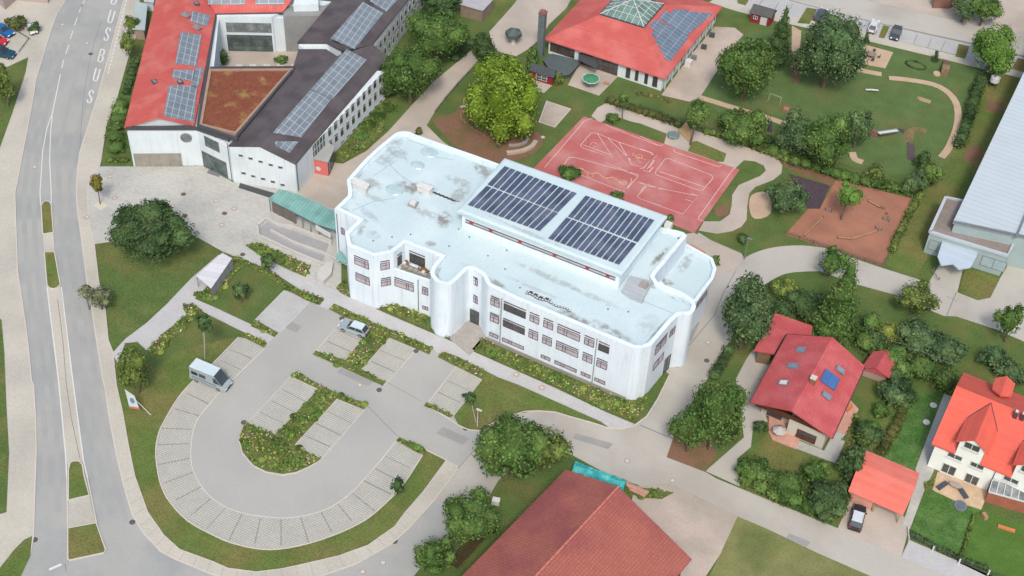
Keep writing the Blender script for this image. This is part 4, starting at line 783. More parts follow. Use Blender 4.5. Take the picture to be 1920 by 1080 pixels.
# garden sheds
def shed(label, q, zw, zr, wm, rm, ridge=None, cat='shed', door=None, eave=.25):
    xy = PX(q, 0); b = sum((V((*p, 0)) for p in xy), V((0, 0, 0)))/len(xy); t = thing('garden_shed', label, cat, (b.x, b.y, 0))
    MB().prism(xy, 0, zw).build('wall', wm, t); o = inset(xy, -eave)
    if ridge is None: MB().prism(o, zw, zr, bottom=True).build('roof', rm, t)
    else:
        A, B, C, D = [V((*p, zw)) for p in (o if ridge == 0 else o[1:]+o[:1])]; r0 = (A+D)/2; r1 = (B+C)/2; r0.z = r1.z = zr
        k = MB()
        for p in ([A, B, r1, r0], [C, D, r0, r1]):
            n = len(p); lo = [v-V((0, 0, .12)) for v in p]; k.add(p+lo, [list(range(n)), [n+i for i in range(n)][::-1]]+[[i, n+i, n+(i+1) % n, (i+1) % n] for i in range(n)])
        k.add([D, A, r0], [[0, 1, 2]]); k.add([B, C, r1], [[0, 1, 2]]); k.build('roof', rm, t)
    return t, [V((*p, 0)) for p in xy]
m_redw = mat('red_board', dc(160, 52, 58), .8, .1, .8, .05, 4, pat=dict(w=.15, h=60, m=.02, d=.75, off=0, bump=0))
m_felt = mat('dark_felt', dc(84, 90, 92), .9, .12, .8, .12, 4); m_felt2 = mat('green_felt', dc(96, 108, 108), .9, .12, .6, .12, 4)
t, xy = shed('small red shed with a dark felt roof next to the kindergarten chimney', T(980,0,6,'85,890 335,965 350,900 120,825'), 2.0, 2.9, m_redw, m_felt, ridge=0)
window(t, xy[0], xy[1], 1.1, 3.2, .5, 1.7, m_wfr, m_pane2, (.5,), (.5,))
t2, _ = shed('flat dark green felt covered store against the kindergarten front', T(980,0,6,'350,905 515,880 600,790 640,745 330,665 240,720'), .9, 1.05, m_fas, m_felt2)
t, xy = shed('red playhouse with a dark roof and white door beside the street bays', T(1380,0,6,'150,245 370,300 425,230 215,165'), 2.1, 3.2, m_redw, mat('slate_felt', dc(96, 98, 96), .9, .1, 1, .1, 4), ridge=0)
L_ = (xy[1]-xy[0]).length; window(t, xy[0], xy[1], L_*.15, L_*.38, .9, 1.6, m_wfr, m_pane2, (.5,)); window(t, xy[0], xy[1], L_*.52, L_*.85, .05, 1.8, m_wfr, m_wfr, (.5,), name='door')
# --- hall at the right ---
m_corr = mat('white_corrugated', dc(208, 221, 226), .6, .03, .2, 0, pat=dict(w=80, h=1.15, m=.09, d=.84, v=.015, off=0, bump=0))
m_hw = mat('pale_green_wall', dc(176, 196, 196), .8, .05, .4, .03, 4)
h0 = P(1787,416,6.5); hdir = (P(1915,444,6.5)-h0).normalized(); hup = (P(1928,118,6.5)-h0).normalized(); hw_ = hdir*40; hl = hup*75
H = thing('sports_hall', 'long pale hall with a white corrugated roof and a gravel roofed annex', 'building', (h0.x, h0.y, 0))
slab('roof', [h0, h0+hw_+V((0, 0, .5)), h0+hw_+hl+V((0, 0, .5)), h0+hl], m_corr, .35, H)
o = inset([tuple(p[:2]) for p in (h0, h0+hw_, h0+hw_+hl, h0+hl)], .25); MB().prism(o, 0, 6.1).build('wall', m_hw, H)
k = MB(); j = P(1905,446,6.7); k.beam(j+V((0, 0, .1)), j+hup*70+V((0, 0, .3)), .3, .3); k.beam(h0+V((0, .0, .05)), h0+hw_+V((0, 0, .5)), .25, .4); k.build('roof_gutter', m_grey, H)
za = 4.5; an = PX(T(1720,340,5.4,'130,505 915,745 985,610 1000,560 500,200 290,155'), za); MB().prism(an, 0, za-.35).build('annex_wall', m_hw, H)
k = MB(); k.ribbon(an[:2]+an[2:3], .45, za-.4, za+.05); k.ribbon([an[5], an[0]], .45, za-.4, za+.05); k.ribbon([an[4], an[5]], .3, za-.4, za+.05); k.build('annex_parapet', mat('pale_parapet', dc(200, 212, 218), .7, .04, 1, 0), H)
MB().quad(*[(*p, za-.25) for p in an]).build('annex_roof', mat('brown_gravel', dc(160, 150, 144), .95, .1, .5, .14, 5, col2=dc(146, 134, 124), c2scale=.15), H)
cn = T(1720,340,5.4,'260,585 615,690 600,760 540,870 420,890 360,835 240,850 205,760'); zc = 3.3; q = PX(cn, zc)[::-1]; k = MB(); k.prism(q, zc-.2, zc, bottom=True); k.build('canopy', mat('canopy_corrugated', dc(202, 218, 230), .6, .04, .3, 0, pat=dict(w=80, h=.9, m=.05, d=.92, off=0, bump=0)), H)
for x, y in ((1762,492), (1820,500)): MB().tube(P(x, y, 0), P(x, y, 0)+V((0, 0, 3.1)), .12).build('post', m_grey, H)
fA, fB = V((*an[0], 0)), V((*an[1], 0))
window(H, fA, fB, .4, 3.2, 1.0, 3.0, m_grey, m_hw, (.5,)); window(H, fA, fB, 8.6, 12.4, 1.0, 3.0, m_grey, mat('milk_glass', dc(178, 200, 206), .4, .08, 1, 0), (.5,)); window(H, fA, fB, 4.4, 7.4, .1, 2.6, m_darkm, m_pane2, (.5,), name='entrance_door')
# --- chalet ---
m_red2 = mat('chalet_tile', dc(212, 98, 100), .85, .05, .5, .05, 4, .5, pat=dict(w=.36, h=.4, m=.05, d=.8, v=.05, off=0), col2=dc(220, 114, 114), c2scale=.25)
CX0, CX1, CY0, CY1 = -28.9, -16.9, 128.7, 143.7; ze, zr_, xm = 3.9, 6.6, -23.0
Ch = thing('chalet', 'two storey alpine chalet with a wide crimson tiled roof, skylights and wooden balcony', 'house', (xm, 136, 0))
slab('roof_slope', [V((CX0, CY0+.3, ze)), V((xm, CY0-.6, zr_)), V((xm, CY1+.2, zr_)), V((CX0-.3, CY1, ze))], m_red2, .25, Ch)
slab('roof_slope', [V((xm, CY0-.6, zr_)), V((CX1, CY0+.1, ze)), V((CX1-.6, CY1, ze)), V((xm, CY1+.2, zr_))], m_red2, .25, Ch)
cream = mat('cream_render', dc(226, 220, 204, .95), .85, .04, .5, .03, 4); m_bwood = mat('dark_brown_wood', dc(104, 66, 50), .8, .15, 1, .1, 4, pat=dict(w=.2, h=60, m=.02, d=.7, off=0, bump=0))
wx0, wx1, wy0, wy1 = CX0+1.3, CX1-1.0, CY0+2.6, CY1-1.0
k = MB(); k.prism([(wx0, wy0), (wx1, wy0), (wx1, wy1), (wx0, wy1)], 0, 3.6); k.add([(wx0, wy0, 3.6), (wx1, wy0, 3.6), (xm, wy0, 6.2)], [[0, 1, 2]]); k.add([(wx1, wy1, 3.6), (wx0, wy1, 3.6), (xm, wy1, 6.2)], [[0, 1, 2]]); k.build('wall', cream, Ch)
k = MB(); k.add([(wx0, wy0-.04, 3.2), (wx1, wy0-.04, 3.2), (wx1, wy0-.04, 3.6), (xm, wy0-.04, 6.2), (wx0, wy0-.04, 3.6)], [[0, 1, 2, 3, 4]]); k.build('gable_boarding', m_bwood, Ch)
k = MB(); k.box(((wx0+wx1)/2-.6, wy0-.75, 2.75), (wx1-wx0+.2, 1.5, .15)); k.box(((wx0+wx1)/2-.6, wy0-1.45, 3.25), (wx1-wx0+.2, .08, .9)); k.build('balcony', m_bwood, Ch)
MB().add([(xm-1.5, wy0-.07, 4.2), (xm+1.7, wy0-.07, 4.2), (xm+1.7, wy0-.07, 5.0), (xm, wy0-.07, 5.8), (xm-1.5, wy0-.07, 5.1)], [[0, 1, 2, 3, 4]]).build('gable_panel', cream, Ch)
MB().prism([(-23.2, 129.6), (wx1, 129.6), (wx1, wy0), (-23.2, wy0)], 0, 2.9).build('bay', cream, Ch)
window(Ch, V((-23.2, 129.6, 0)), V((wx1, 129.6, 0)), 1.4, 4.2, .9, 2.0, m_bwood, m_pane2, (.33, .66), (.35,))
MB().box((-20.4, 129.45, .75), (2.8, .3, .3)).build('flower_box', m_bwood, Ch)
window(Ch, V((wx0, wy0, 0)), V((-23.2, wy0, 0)), .8, 3.0, .2, 2.2, m_bwood, m_pane2, (.5,))
for sgn, pl in ((0, plane3(V((CX0, CY0+.3, ze)), V((xm, CY0-.6, zr_)), V((xm, CY1+.2, zr_)))), (1, plane3(V((xm, CY0-.6, zr_)), V((CX1, CY0+.1, ze)), V((xm, CY1+.2, zr_))))):
    sc_ = ['690,425 800,430 765,495 660,480', '580,605 715,612 690,675 562,660', '490,795 600,800 575,865 460,850'] if not sgn else ['1140,625 1230,690 1215,745 1120,680', '985,915 1085,985 1050,1035 965,965']
    for i, s_ in enumerate(sc_):
        q = [onpl(pl, *p, .05) for p in T(1380,580,6,s_)][::-1]; k = MB(); up = V((0, 0, .14)); qq = [p+up for p in q]; k.add(q+qq, [[4, 5, 6, 7], [0, 1, 5, 4], [1, 2, 6, 5], [2, 3, 7, 6], [3, 0, 4, 7]]); cc = sum(qq, V((0, 0, 0)))/4
        o = k.build('roof_window', m_grey, Ch); MB().quad(*[cc+(p-cc)*.72+V((0, 0, .02)) for p in qq]).build('pane', m_line if i == 2 and not sgn else mat('sky_glass', dc(140, 156, 172), .2, .1, 1, 0), o)
    if sgn:
        q = [onpl(pl, *p, .12) for p in T(1380,580,6,'1015,670 1170,790 1110,915 945,800')][::-1]; k = MB(); k.add(q+[p+V((0, 0, .1)) for p in q], [[4, 5, 6, 7], [0, 1, 5, 4], [1, 2, 6, 5], [2, 3, 7, 6], [3, 0, 4, 7]]); k.build('solar_collector', mat('blue_collector', dc(78, 118, 176), .25, .08, 1, 0, spec=.6, pat=dict(w=40, h=1.25, m=.05, d=.7, off=0, bump=0)), Ch)
        p = onpl(pl, 1523, 718, 0); MB().box(p+V((0, 0, .3)), (.7, .7, 1.5)).build('chimney', mat('chimney_brick', dc(150, 110, 90), .9, .15, 2, .1, 5), Ch); MB().box(p+V((0, 0, 1.12)), (.85, .85, .12)).build('chimney_cap', cream, Ch)
for g1__, g2__ in (((CX1+.05, CY0+.1, ze-.1), (CX1-.55, CY1, ze-.1)), ((CX0-.02, CY0+.3, ze-.1), (CX0-.35, CY1, ze-.1))): MB().beam(g1__, g2__, .18, .15).build('gutter', mat('brown_gutter', dc(112, 70, 70), .6, .1, 1, 0), Ch)
# chalet garage and small store
q = [P(*p, 3.0) for p in T(1380,580,6,'200,460 430,500 560,270 850,290 860,185 440,40')]
t = thing('garage', 'crimson tiled garage roof tucked behind the chalet under the trees', 'garage', (q[1].x, q[1].y, 0)); gm = [v.copy() for v in q]
MB().prism([tuple(p[:2]) for p in gm], 2.75, 3.0, bottom=True).build('roof', m_red2, t); MB().prism(inset([tuple(p[:2]) for p in gm], .5), 0, 2.75).build('wall', mat('brown_wall', dc(140, 116, 88), .9, .1, 1, .1, 4), t)
t, xy = shed('small crimson roofed garden store east of the chalet', T(1380,580,6,'1420,745 1670,835 1760,640 1530,590'), 1.7, 2.7, mat('pinkish_render', dc(200, 168, 158), .9, .06, 1, 0), m_red2, ridge=1, eave=.4)
# --- carport ---
m_coral2 = mat('orange_tile', dc(248, 132, 114), .85, .03, .4, .03, 4, .3, pat=dict(w=60, h=.36, m=.03, d=.91, off=0), col2=dc(246, 142, 126), c2scale=.3)
zc_ = 2.5; q = [(-12.1, 122.6), (-4.6, 122.6), (-4.9, 130.4), (-12.3, 130.4)]; cp = thing('carport', 'orange tiled carport standing beside the black and white car', 'carport', (-8.4, 126.5, 0))
r0, r1 = V((-12.4, 127.4, 3.1)), V((-4.6, 127.4, 3.1))
slab('roof_slope', [V((*q[0], zc_)), V((*q[1], zc_)), r1, r0], m_coral2, .15, cp); slab('roof_slope', [r0, r1, V((*q[2], zc_)), V((*q[3], zc_))], m_coral2, .15, cp)
for x, y in ((-11.6, 123.1), (-8.4, 123.1), (-5.0, 123.1), (-5.2, 129.9), (-11.8, 129.9)): MB().box((x, y, 1.2), (.16, .16, 2.4)).build('post', m_tan, cp)
MB().box((-10.2, 123.2, 1.2), (3.0, .15, 2.4)).build('side_wall', mat('peach_render', dc(232, 170, 150), .9, .05, 1, 0), cp)
MB().box((-11.8, 126.5, 1.2), (.15, 6.8, 2.4)).build('rear_wall', mat('peach_render', dc(232, 170, 150)), cp)
# --- semi-detached house ---
m_oran = mat('bright_tile', dc(246, 112, 92), .85, .04, .5, .04, 4, .4, pat=dict(w=60, h=.34, m=.035, d=.86, off=0), col2=dc(236, 112, 96), c2scale=.3)
x0, y0, y1, ym = -4.95, 134.1, 149.0, 141.8; ze, zr_ = 4.75, 8.9; xe = 24.0; wy = 134.35
Sm = thing('terraced_house', 'white terraced house with a bright orange roof, gabled dormers and patio', 'house', (2, y0, 0))
DX = [(-.05, 3.55), (onwall(V((x0, 134.0, 0)), V((xe, 134.0, 0)), 1904, 861)[0]+x0+2.15, 3.55)]
zs = lambda y: ze+(zr_-ze)*(y-y0)/(ym-y0); edges = [x0]
for xc, w_ in DX: edges += [xc-w_/2+.05, xc+w_/2-.05]
edges.append(xe)
for i in range(len(edges)-1):
    ya = y0 if i % 2 == 0 else 138.2
    slab('roof_slope', [V((edges[i], ya, zs(ya))), V((edges[i+1], ya, zs(ya))), V((edges[i+1], ym, zr_)), V((edges[i], ym, zr_))], m_oran, .25, Sm)
slab('roof_slope', [V((x0, ym, zr_)), V((xe, ym, zr_)), V((xe, y1, ze)), V((x0, y1, ze))], m_oran, .25, Sm)
wf_ = mat('house_white', (.68, .71, .66), .85, .03, .5, .02, 4)
k = MB(); k.prism([(x0+.5, wy), (xe, wy), (xe, y1-.7), (x0+.5, y1-.7)], 0, ze-.2); k.add([(x0+.5, y1-.7, ze-.2), (x0+.5, wy, ze-.2), (x0+.5, ym, zr_-.3)], [[0, 1, 2]]); k.build('wall', wf_, Sm)
def dormer(xc, w_, zf, apex):
    yf = wy-.02; h = w_/2-.1; yb = y0+(zf-ze)/(zr_-ze)*(ym-y0); yt = y0+(apex-ze)/(zr_-ze)*(ym-y0)
    k = MB(); k.add([(xc-h, yf, ze-.3), (xc+h, yf, ze-.3), (xc+h, yf, zf), (xc, yf, apex-.25), (xc-h, yf, zf), (xc-h, yb, ze-.3), (xc+h, yb, ze-.3), (xc+h, yb, zf), (xc-h, yb, zf)], [[0, 1, 2, 3, 4], [1, 6, 7, 2], [5, 0, 4, 8]]); k.build('dormer_wall', wf_, Sm)
    e = .4; yo = yf-.35; ze_ = zf-.15; sl_ = (apex-ze_)/(w_/2+e)
    slab('dormer_roof', [V((xc-w_/2-e, yo, ze_)), V((xc, yo, apex)), V((xc, yt, apex)), V((xc-w_/2-e, yb-.2, ze_))], m_oran, .15, Sm); slab('dormer_roof', [V((xc, yo, apex)), V((xc+w_/2+e, yo, ze_)), V((xc+w_/2+e, yb-.2, ze_)), V((xc, yt, apex))], m_oran, .15, Sm)
    for q_ in ((V((xc, yt, apex+.02)), V((xc-w_/2-e, yb-.2, ze_+.02))), (V((xc, yt, apex+.02)), V((xc+w_/2+e, yb-.2, ze_+.02)))): MB().beam(*q_, .14, .06).build('flashing', mat('purple_brick', dc(96, 70, 80), .9, .1, 1, .1, 5), Sm)
    window(Sm, V((xc-h, yf, 0)), V((xc+h, yf, 0)), h-1.1, h+1.05, 6.3, 7.55, m_wfr, m_pane2, (.5,), fw=.1)
    MB().box((xc-.05, yf-.1, 6.22), (2.3, .22, .08)).build('sill', m_wfr, Sm)
for xc, w_ in DX: dormer(xc, w_, 7.25, 8.7)
slab('rear_dormer_roof', [P(*p, z) for p, z in zip(T(1700,690,8.709,'1395,340 1535,445 1640,130 1440,165'), (7.6, 8.3, 8.3, 7.6))], m_oran, .3, Sm); slab('rear_dormer_roof', [P(*p, z) for p, z in zip(T(1700,690,8.709,'1535,445 1710,460 1775,260 1640,130'), (8.3, 7.6, 7.6, 8.3))], m_oran, .3, Sm)
A, B = V((x0+.5, wy-.02, 0)), V((xe, wy-.02, 0))
for dx_ in (0, DX[1][0]-DX[0][0]):
    for xa, xb, za_, zb_ in ((-2.65, -.75, .15, 2.0), (.55, 2.4, .1, 1.95), (-2.6, -.6, 3.45, 4.4), (.5, 2.35, 3.45, 4.4)):
        if dx_ and za_ < 1: continue
        window(Sm, A, B, xa+dx_-A.x, xb+dx_-A.x, za_, zb_, m_wfr, m_pane2, (.5,), fw=.1); MB().box(((xa+xb)/2+dx_, wy-.12, za_-.05), (xb-xa+.2, .2, .08)).build('sill', m_wfr, Sm)
pipe(A, B, 3.83-A.x, 0, 4.6, Sm, m_darkm)
for x_, y_ in ((1903,773), (1916,777)):
    p = onpl(plane3(V((x0, y0, ze)), V((xe, y0, ze)), V((x0, ym, zr_))), x_, y_+8, 0); o = MB().box(p+V((0, 0, .35)), (.55, .55, 1.3)).build('chimney', mat('purple_brick', dc(96, 70, 80), .9, .1, 1, .1, 5), Sm); MB().box(p+V((0, 0, 1.05)), (.4, .4, .2)).build('chimney_cap', m_wfr, o)
# conservatory
ca = [P(*p, z) for p, z in zip(T(1700,800,8.709,'1340,1065 2300,1330 2300,1080 1400,870'), (2.2, 2.2, 2.9, 2.9))]
cv = MB(); cv.add(ca, [[0, 1, 2, 3]]); co = cv.build('conservatory', m_glassl, Sm); k = MB()
for i in range(9):
    f = i/8; k.beam(ca[0].lerp(ca[1], f)+V((0, 0, .04)), ca[3].lerp(ca[2], f)+V((0, 0, .04)), .09, .08)
k.beam(ca[0], ca[1], .14, .2); k.beam(ca[3], ca[2], .1, .1); k.build('glazing_bar', m_wfr, co)
k = MB(); a_, b_ = ca[0].copy(), ca[1].copy(); k.quad(V((a_.x, a_.y, 0)), V((b_.x, b_.y, 0)), b_-V((0, 0, .1)), a_-V((0, 0, .1))); k.quad(V((ca[3].x, ca[3].y, 0)), V((a_.x, a_.y, 0)), a_-V((0, 0, .1)), ca[3]-V((0, 0, .1))); k.build('conservatory_wall', mat('terracotta_wall', dc(176, 110, 88), .85, .1, 1, .1, 4), Sm)
# --- barn ---
m_barn = mat('barn_tile', dc(184, 110, 96), .9, .08, .25, .08, 5, .5, pat=dict(w=.42, h=.42, m=.05, d=.78, v=.07, off=0), col2=dc(168, 96, 92), c2scale=.14)
Ba = thing('barn', 'large barn with a weathered brick red tiled gable roof by the gravel yard', 'barn', (-38, 88, 0))
e0 = P(1061,880,5); e1 = P(1297,1048,5); r0 = P(1160,913,8.6); d = (P(1005,1080,8.6)-r0).normalized()*42
slab('roof_slope', [e0+d, r0+d, r0, e0], m_barn, .25, Ba); slab('roof_slope', [r0+d, e1+d, e1, r0], m_barn, .25, Ba)
dn = d.normalized(); k = MB(); w_ = [e0+dn*.6, r0+dn*.6, e1+dn*.6]; ins = (e1-e0).normalized(); ins.z = 0; a_ = w_[0]+ins*.8; b_ = w_[2]-ins*.8
k.add([(a_.x, a_.y, 0), (b_.x, b_.y, 0), (b_.x, b_.y, 4.9), (w_[1].x, w_[1].y, 8.2), (a_.x, a_.y, 4.9)], [[4, 3, 2, 1, 0]]); a2_, b2_ = a_+d*.97, b_+d*.97
k.quad((a_.x, a_.y, 0), (a_.x, a_.y, 4.9), (a2_.x, a2_.y, 4.9), (a2_.x, a2_.y, 0)); k.quad((b_.x, b_.y, 0), (b2_.x, b2_.y, 0), (b2_.x, b2_.y, 4.9), (b_.x, b_.y, 4.9)); k.build('wall', m_bwood, Ba)
k = MB(); N = 44
for i in range(N): f0, f1 = i/N, (i+.92)/N; k.beam(r0+d*f0+V((0, 0, .06)), r0+d*f1+V((0, 0, .06)), .28, .14)
k.build('ridge_tiles', mat('ridge_tile', dc(206, 128, 110), .85, .1, 2, .05, 5), Ba)
# --- teal covered walkway, ramps ---
zt = 3.0; tq = [P(*p, z) for p, z in zip(T(470,340,8,'265,265 1000,640 1290,730 1290,560 1250,445 700,190 430,115'), (2.9, 2.9, 2.9, 3.2, 3.4, 3.4, 3.4))]
Wk = thing('covered_walkway', 'turquoise metal canopy over the bicycle store between the two school buildings', 'canopy', (tq[1].x, tq[1].y, 0))
k = MB(); n = len(tq); k.add(tq+[p-V((0, 0, .15)) for p in tq], [list(range(n)), [n+i for i in range(n)][::-1]]+[[i, n+i, n+(i+1) % n, (i+1) % n] for i in range(n)]); k.build('roof', m_teal, Wk)
l0, l1 = tq[0], tq[1]
for i in range(7): p = l0.lerp(l1, i/6); MB().tube((p.x, p.y+.25, 0), (p.x, p.y+.25, 2.75), .07).build('post', m_grey, Wk)
k = MB()
for i in range(26): p = l0.lerp(l1, .04+i*.019); k.box((p.x, p.y+.35, 1.2), (.1, .08, 2.4))
k.build('slat_screen', mat('grey_timber', dc(140, 132, 124), .9, .1, 1, .1, 5), Wk)
pS = P(593,428,0); MB().box(P(606,434,1.9), (3.1, .12, .9), -.16).build('notice_board', m_line, Wk)
m_rw = mat('ramp_wall', dc(214, 212, 206), .85, .05, .6, .05, 4)
Rp = thing('access_ramp', 'twin grey access ramps with pale concrete side walls leading to the entrance', 'ramp', tuple(P(560,445,0)))
def wallb(q, h, w_=.3, m=m_rw, par=Rp, name='side_wall'): MB().ribbon(PX(q, h), w_, 0.1, h).build(name, m, par)
wallb(T(470,340,8,'110,640 230,540 400,640 600,660 1200,880 1190,930'), .55, .45); wallb(T(470,340,8,'100,650 120,800 420,940 900,1150 1100,1240'), .55, .3); wallb(T(470,340,8,'300,720 640,900 1180,1100 1330,1200'), .6, .28)
MB().prism(PX(T(470,340,8,'130,700 260,600 400,660 1180,940 1130,1050 630,870 320,730 230,820 120,780'), .16), .1, .16).build('ramp_floor', mat('ramp_asphalt', dc(176, 176, 176), .9, .05, .5, .05, 5), Rp)
MB().prism(PX(T(470,340,8,'230,820 320,740 630,890 1130,1075 1080,1200 640,1020'), .16), .1, .16).build('ramp_floor', mat('ramp_asphalt', dc(176, 176, 176)), Rp)
k = MB()
for i in range(4): k.prism(PX(T(340,440,6,'%d,%d %d,%d %d,%d %d,%d' % (1420-i*12, 440+i*20, 1530-i*12, 500+i*20, 1522-i*12, 516+i*20, 1412-i*12, 456+i*20)), .3-.05*i), .1, .3-.05*i)
k.build('steps', m_rw, Rp)
MB().prism(PX(T(340,440,6,'1545,390 1640,300 1710,300 1690,430 1600,520 1520,490'), .9), .1, .9).build('entrance_wall', m_rw, Rp)
# white corrugated shelter
sq = [P(*p, 2.4) for p in T(340,440,6,'165,460 335,605 570,265 460,205')]
Sh = thing('bike_shelter', 'white corrugated bicycle shelter at the top of the garden path', 'shelter', tuple(V((sq[0].x, sq[0].y, 0))))
MB().prism([tuple(p[:2]) for p in sq], 2.3, 2.4, bottom=True).build('roof', mat('shelter_corrugated', dc(232, 232, 236), .6, .04, .5, 0, pat=dict(w=60, h=1.0, m=.05, d=.84, off=0, bump=0, rot=-.3)), Sh)
a_, b_ = sq[1], sq[2]
for i in range(6): p = a_.lerp(b_, i/5); MB().tube((p.x-.1, p.y+.1, 0), (p.x-.1, p.y+.1, 2.3), .05).build('post', m_grey, Sh)
for i in (0, 1): p = sq[0].lerp(sq[3], i); MB().tube((p.x+.15, p.y, 0), (p.x+.15, p.y, 2.3), .05).build('post', m_grey, Sh)
k = MB(); k.quad(V((a_.x-.1, a_.y+.1, .3)), V((b_.x-.1, b_.y+.1, .3)), V((b_.x-.1, b_.y+.1, 2.1)), V((a_.x-.1, a_.y+.1, 2.1))); k.build('mesh_panel', mat('grey_mesh', dc(158, 160, 162), .6, .1, 1, 0, pat=dict(w=.5, h=.5, m=.05, d=1.3, off=0, bump=0)), Sh)
# bits of buildings on the edges of the view
t, xy = shed('grey slatted shed under the trees above the school path', T(480,0,3,'1150,90 1270,125 1330,60 1210,0'), 2.6, 2.75, mat('grey_slats', dc(158, 140, 124), .9, .1, 1, .1, 4, pat=dict(w=.3, h=60, m=.03, d=.75, off=0, bump=0)), mat('pale_sheet', dc(196, 194, 198), .7, .06, .8, 0, pat=dict(w=60, h=.6, m=.05, d=.85, off=0, bump=0)))
t, xy = shed('glass roofed bus shelter between the clipped street trees', T(0,0,6,'1530,440 1635,450 1665,170 1560,150'), 2.2, 2.35, mat('brown_slats', dc(170, 150, 132), .9, .1, 1, .1, 4), mat('pale_glass_roof', dc(190, 206, 206), .4, .05, 1, 0), cat='bus shelter')
t, xy = shed('white louvred hut beside the red school roof', T(0,0,6,'1655,120 1735,130 1765,-30 1690,-30'), 2.0, 2.2, m_wallw, mat('louvre', dc(214, 214, 216), .6, .05, 1, 0, pat=dict(w=60, h=.7, m=.06, d=.75, off=0, bump=0)), cat='hut')
t, xy = shed('pale fronted shop building at the upper left corner', T(0,0,6,'60,115 180,10 545,45 560,-90 60,-120 -60,0'), 2.6, 2.8, mat('pinkish_wall', dc(196, 180, 176), .9, .06, 1, .05, 4), mat('mauve_roof', dc(150, 120, 120), .9, .1, 1, .1, 4), cat='shop', eave=.1)
t, xy = shed('white flat roofed building at the top edge above the street', T(1600,0,6,'885,95 1080,100 1160,60 1190,-120 930,-120'), 2.4, 2.6, mat('wood_wall', dc(150, 110, 96), .9, .1, 1, .1, 4), mat('white_roof', dc(214, 228, 232), .7, .04, .6, 0), cat='building', eave=.2)
# ================= TREES, SHRUBS, HEDGES, BEDS =================
def leafmat(name, c, c2=None, isl=.6):
    return mat(name, c, .75, .22, .5, .0, 3, 0, island=isl, spec=.15, col2=c2, c2scale=.35, c2lo=.42, c2hi=.64, trans=.12)
LM = {
 'green': leafmat('leaf_green', dc(86, 118, 58), dc(112, 138, 72)),
 'dark': leafmat('leaf_dark', dc(72, 98, 58), dc(92, 116, 70)),
 'bluish': leafmat('leaf_bluish', dc(84, 112, 72), dc(108, 132, 84)),
 'lime': leafmat('leaf_lime', dc(118, 148, 46), dc(134, 160, 60)),
 'olive': leafmat('leaf_olive', dc(102, 122, 60), dc(122, 138, 74)),
 'fresh': leafmat('leaf_fresh', dc(100, 138, 58), dc(116, 150, 70)),
 'autumn': leafmat('leaf_autumn', dc(132, 108, 54), dc(108, 120, 52)),
 'grey': leafmat('leaf_grey', dc(128, 134, 104), dc(112, 124, 86)),
 'yellow': leafmat('leaf_yellow', dc(150, 158, 76), dc(124, 146, 66)),
 'brownish': leafmat('leaf_brownish', dc(104, 104, 58), dc(86, 108, 56)),
}
m_bark = mat('bark', dc(124, 108, 90), .95, .15, 1, .15, 6); m_barkp = mat('pale_bark', dc(190, 180, 168), .95, .1, 1, .1, 6)
rnd = random.Random(11)
def rdir():
    while True:
        v = V((rnd.uniform(-1, 1), rnd.uniform(-1, 1), rnd.uniform(-1, 1)))
        if .05 < v.length < 1: return v.normalized()
ICO = None
def ico():
    global ICO
    if ICO is None:
        b = bmesh.new(); bmesh.ops.create_icosphere(b, subdivisions=2, radius=1); b.verts.ensure_lookup_table(); ICO = ([v.co.copy() for v in b.verts], [[v.index for v in f.verts] for f in b.faces]); b.free()
    return ICO
def foliage(lobes, m, parent, name='crown', leaf=.36, dens=8.5, up=.3, core=.74, kind=None, droop=0.0):
    """lobes: list of (centre, (rx,ry,rz)). leaves spread over the outer shell of the union, over a solid twig mass"""
    k = MB(); iv, jf = ico()
    for c, r in lobes:
        s = len(k.v); ph = rnd.uniform(0, 50)
        for v in iv:
            f = core*(1+.16*mnoise.noise(v*1.9+V((ph, ph, ph)))); k.v.append(V((c.x+v.x*r[0]*f, c.y+v.y*r[1]*f, max(.03, c.z+v.z*r[2]*f))))
        k.f += [[s+i for i in q] for q in jf]; k.mi += [0]*len(jf)
    for li, (c, r) in enumerate(lobes):
        area = 4*math.pi*((r[0]*r[1])**1.6/3+(r[0]*r[2])**1.6/3+(r[1]*r[2])**1.6/3)**(1/1.6); n = int(area*dens*(.36/leaf)**2)
        for _ in range(n):
            d = rdir()
            if d.z < -.5 and rnd.random() < .6: continue
            rr = .96+rnd.gauss(0, .085)+.2*mnoise.noise(d*2.2+c*.7)
            p = V((c.x+d.x*r[0]*rr, c.y+d.y*r[1]*rr, c.z+d.z*r[2]*rr))
            if p.z < .05: continue
            bad = False
            for lj, (c2, r2) in enumerate(lobes):
                if lj != li:
                    q = ((p.x-c2.x)/r2[0])**2+((p.y-c2.y)/r2[1])**2+((p.z-c2.z)/r2[2])**2
                    if q < .6: bad = True; break
            if bad: continue
            nn = (V((d.x/r[0], d.y/r[1], d.z/r[2])).normalized()+rdir()*.55+V((0, 0, up))).normalized()
            a = nn.cross(rdir()); 
            if a.length < .05: continue
            a.normalize(); b = nn.cross(a); 
            if droop: b = (b*(1-droop)+V((0, 0, -1))*droop).normalized(); a = b.cross(nn).normalized()
            s1 = leaf*rnd.uniform(.55, 1.15)*.5; s2 = s1*(rnd.uniform(.7, 1.1)+droop*1.2)
            i0 = len(k.v); k.v += [p+a*s1*.6+b*s2, p-a*s1+b*s2*.2, p-a*s1*.4-b*s2, p+a*s1-b*s2*.3]; k.f.append([i0, i0+1, i0+2, i0+3]); k.mi.append(0)
    return k.build(name, m, parent, kind=kind)
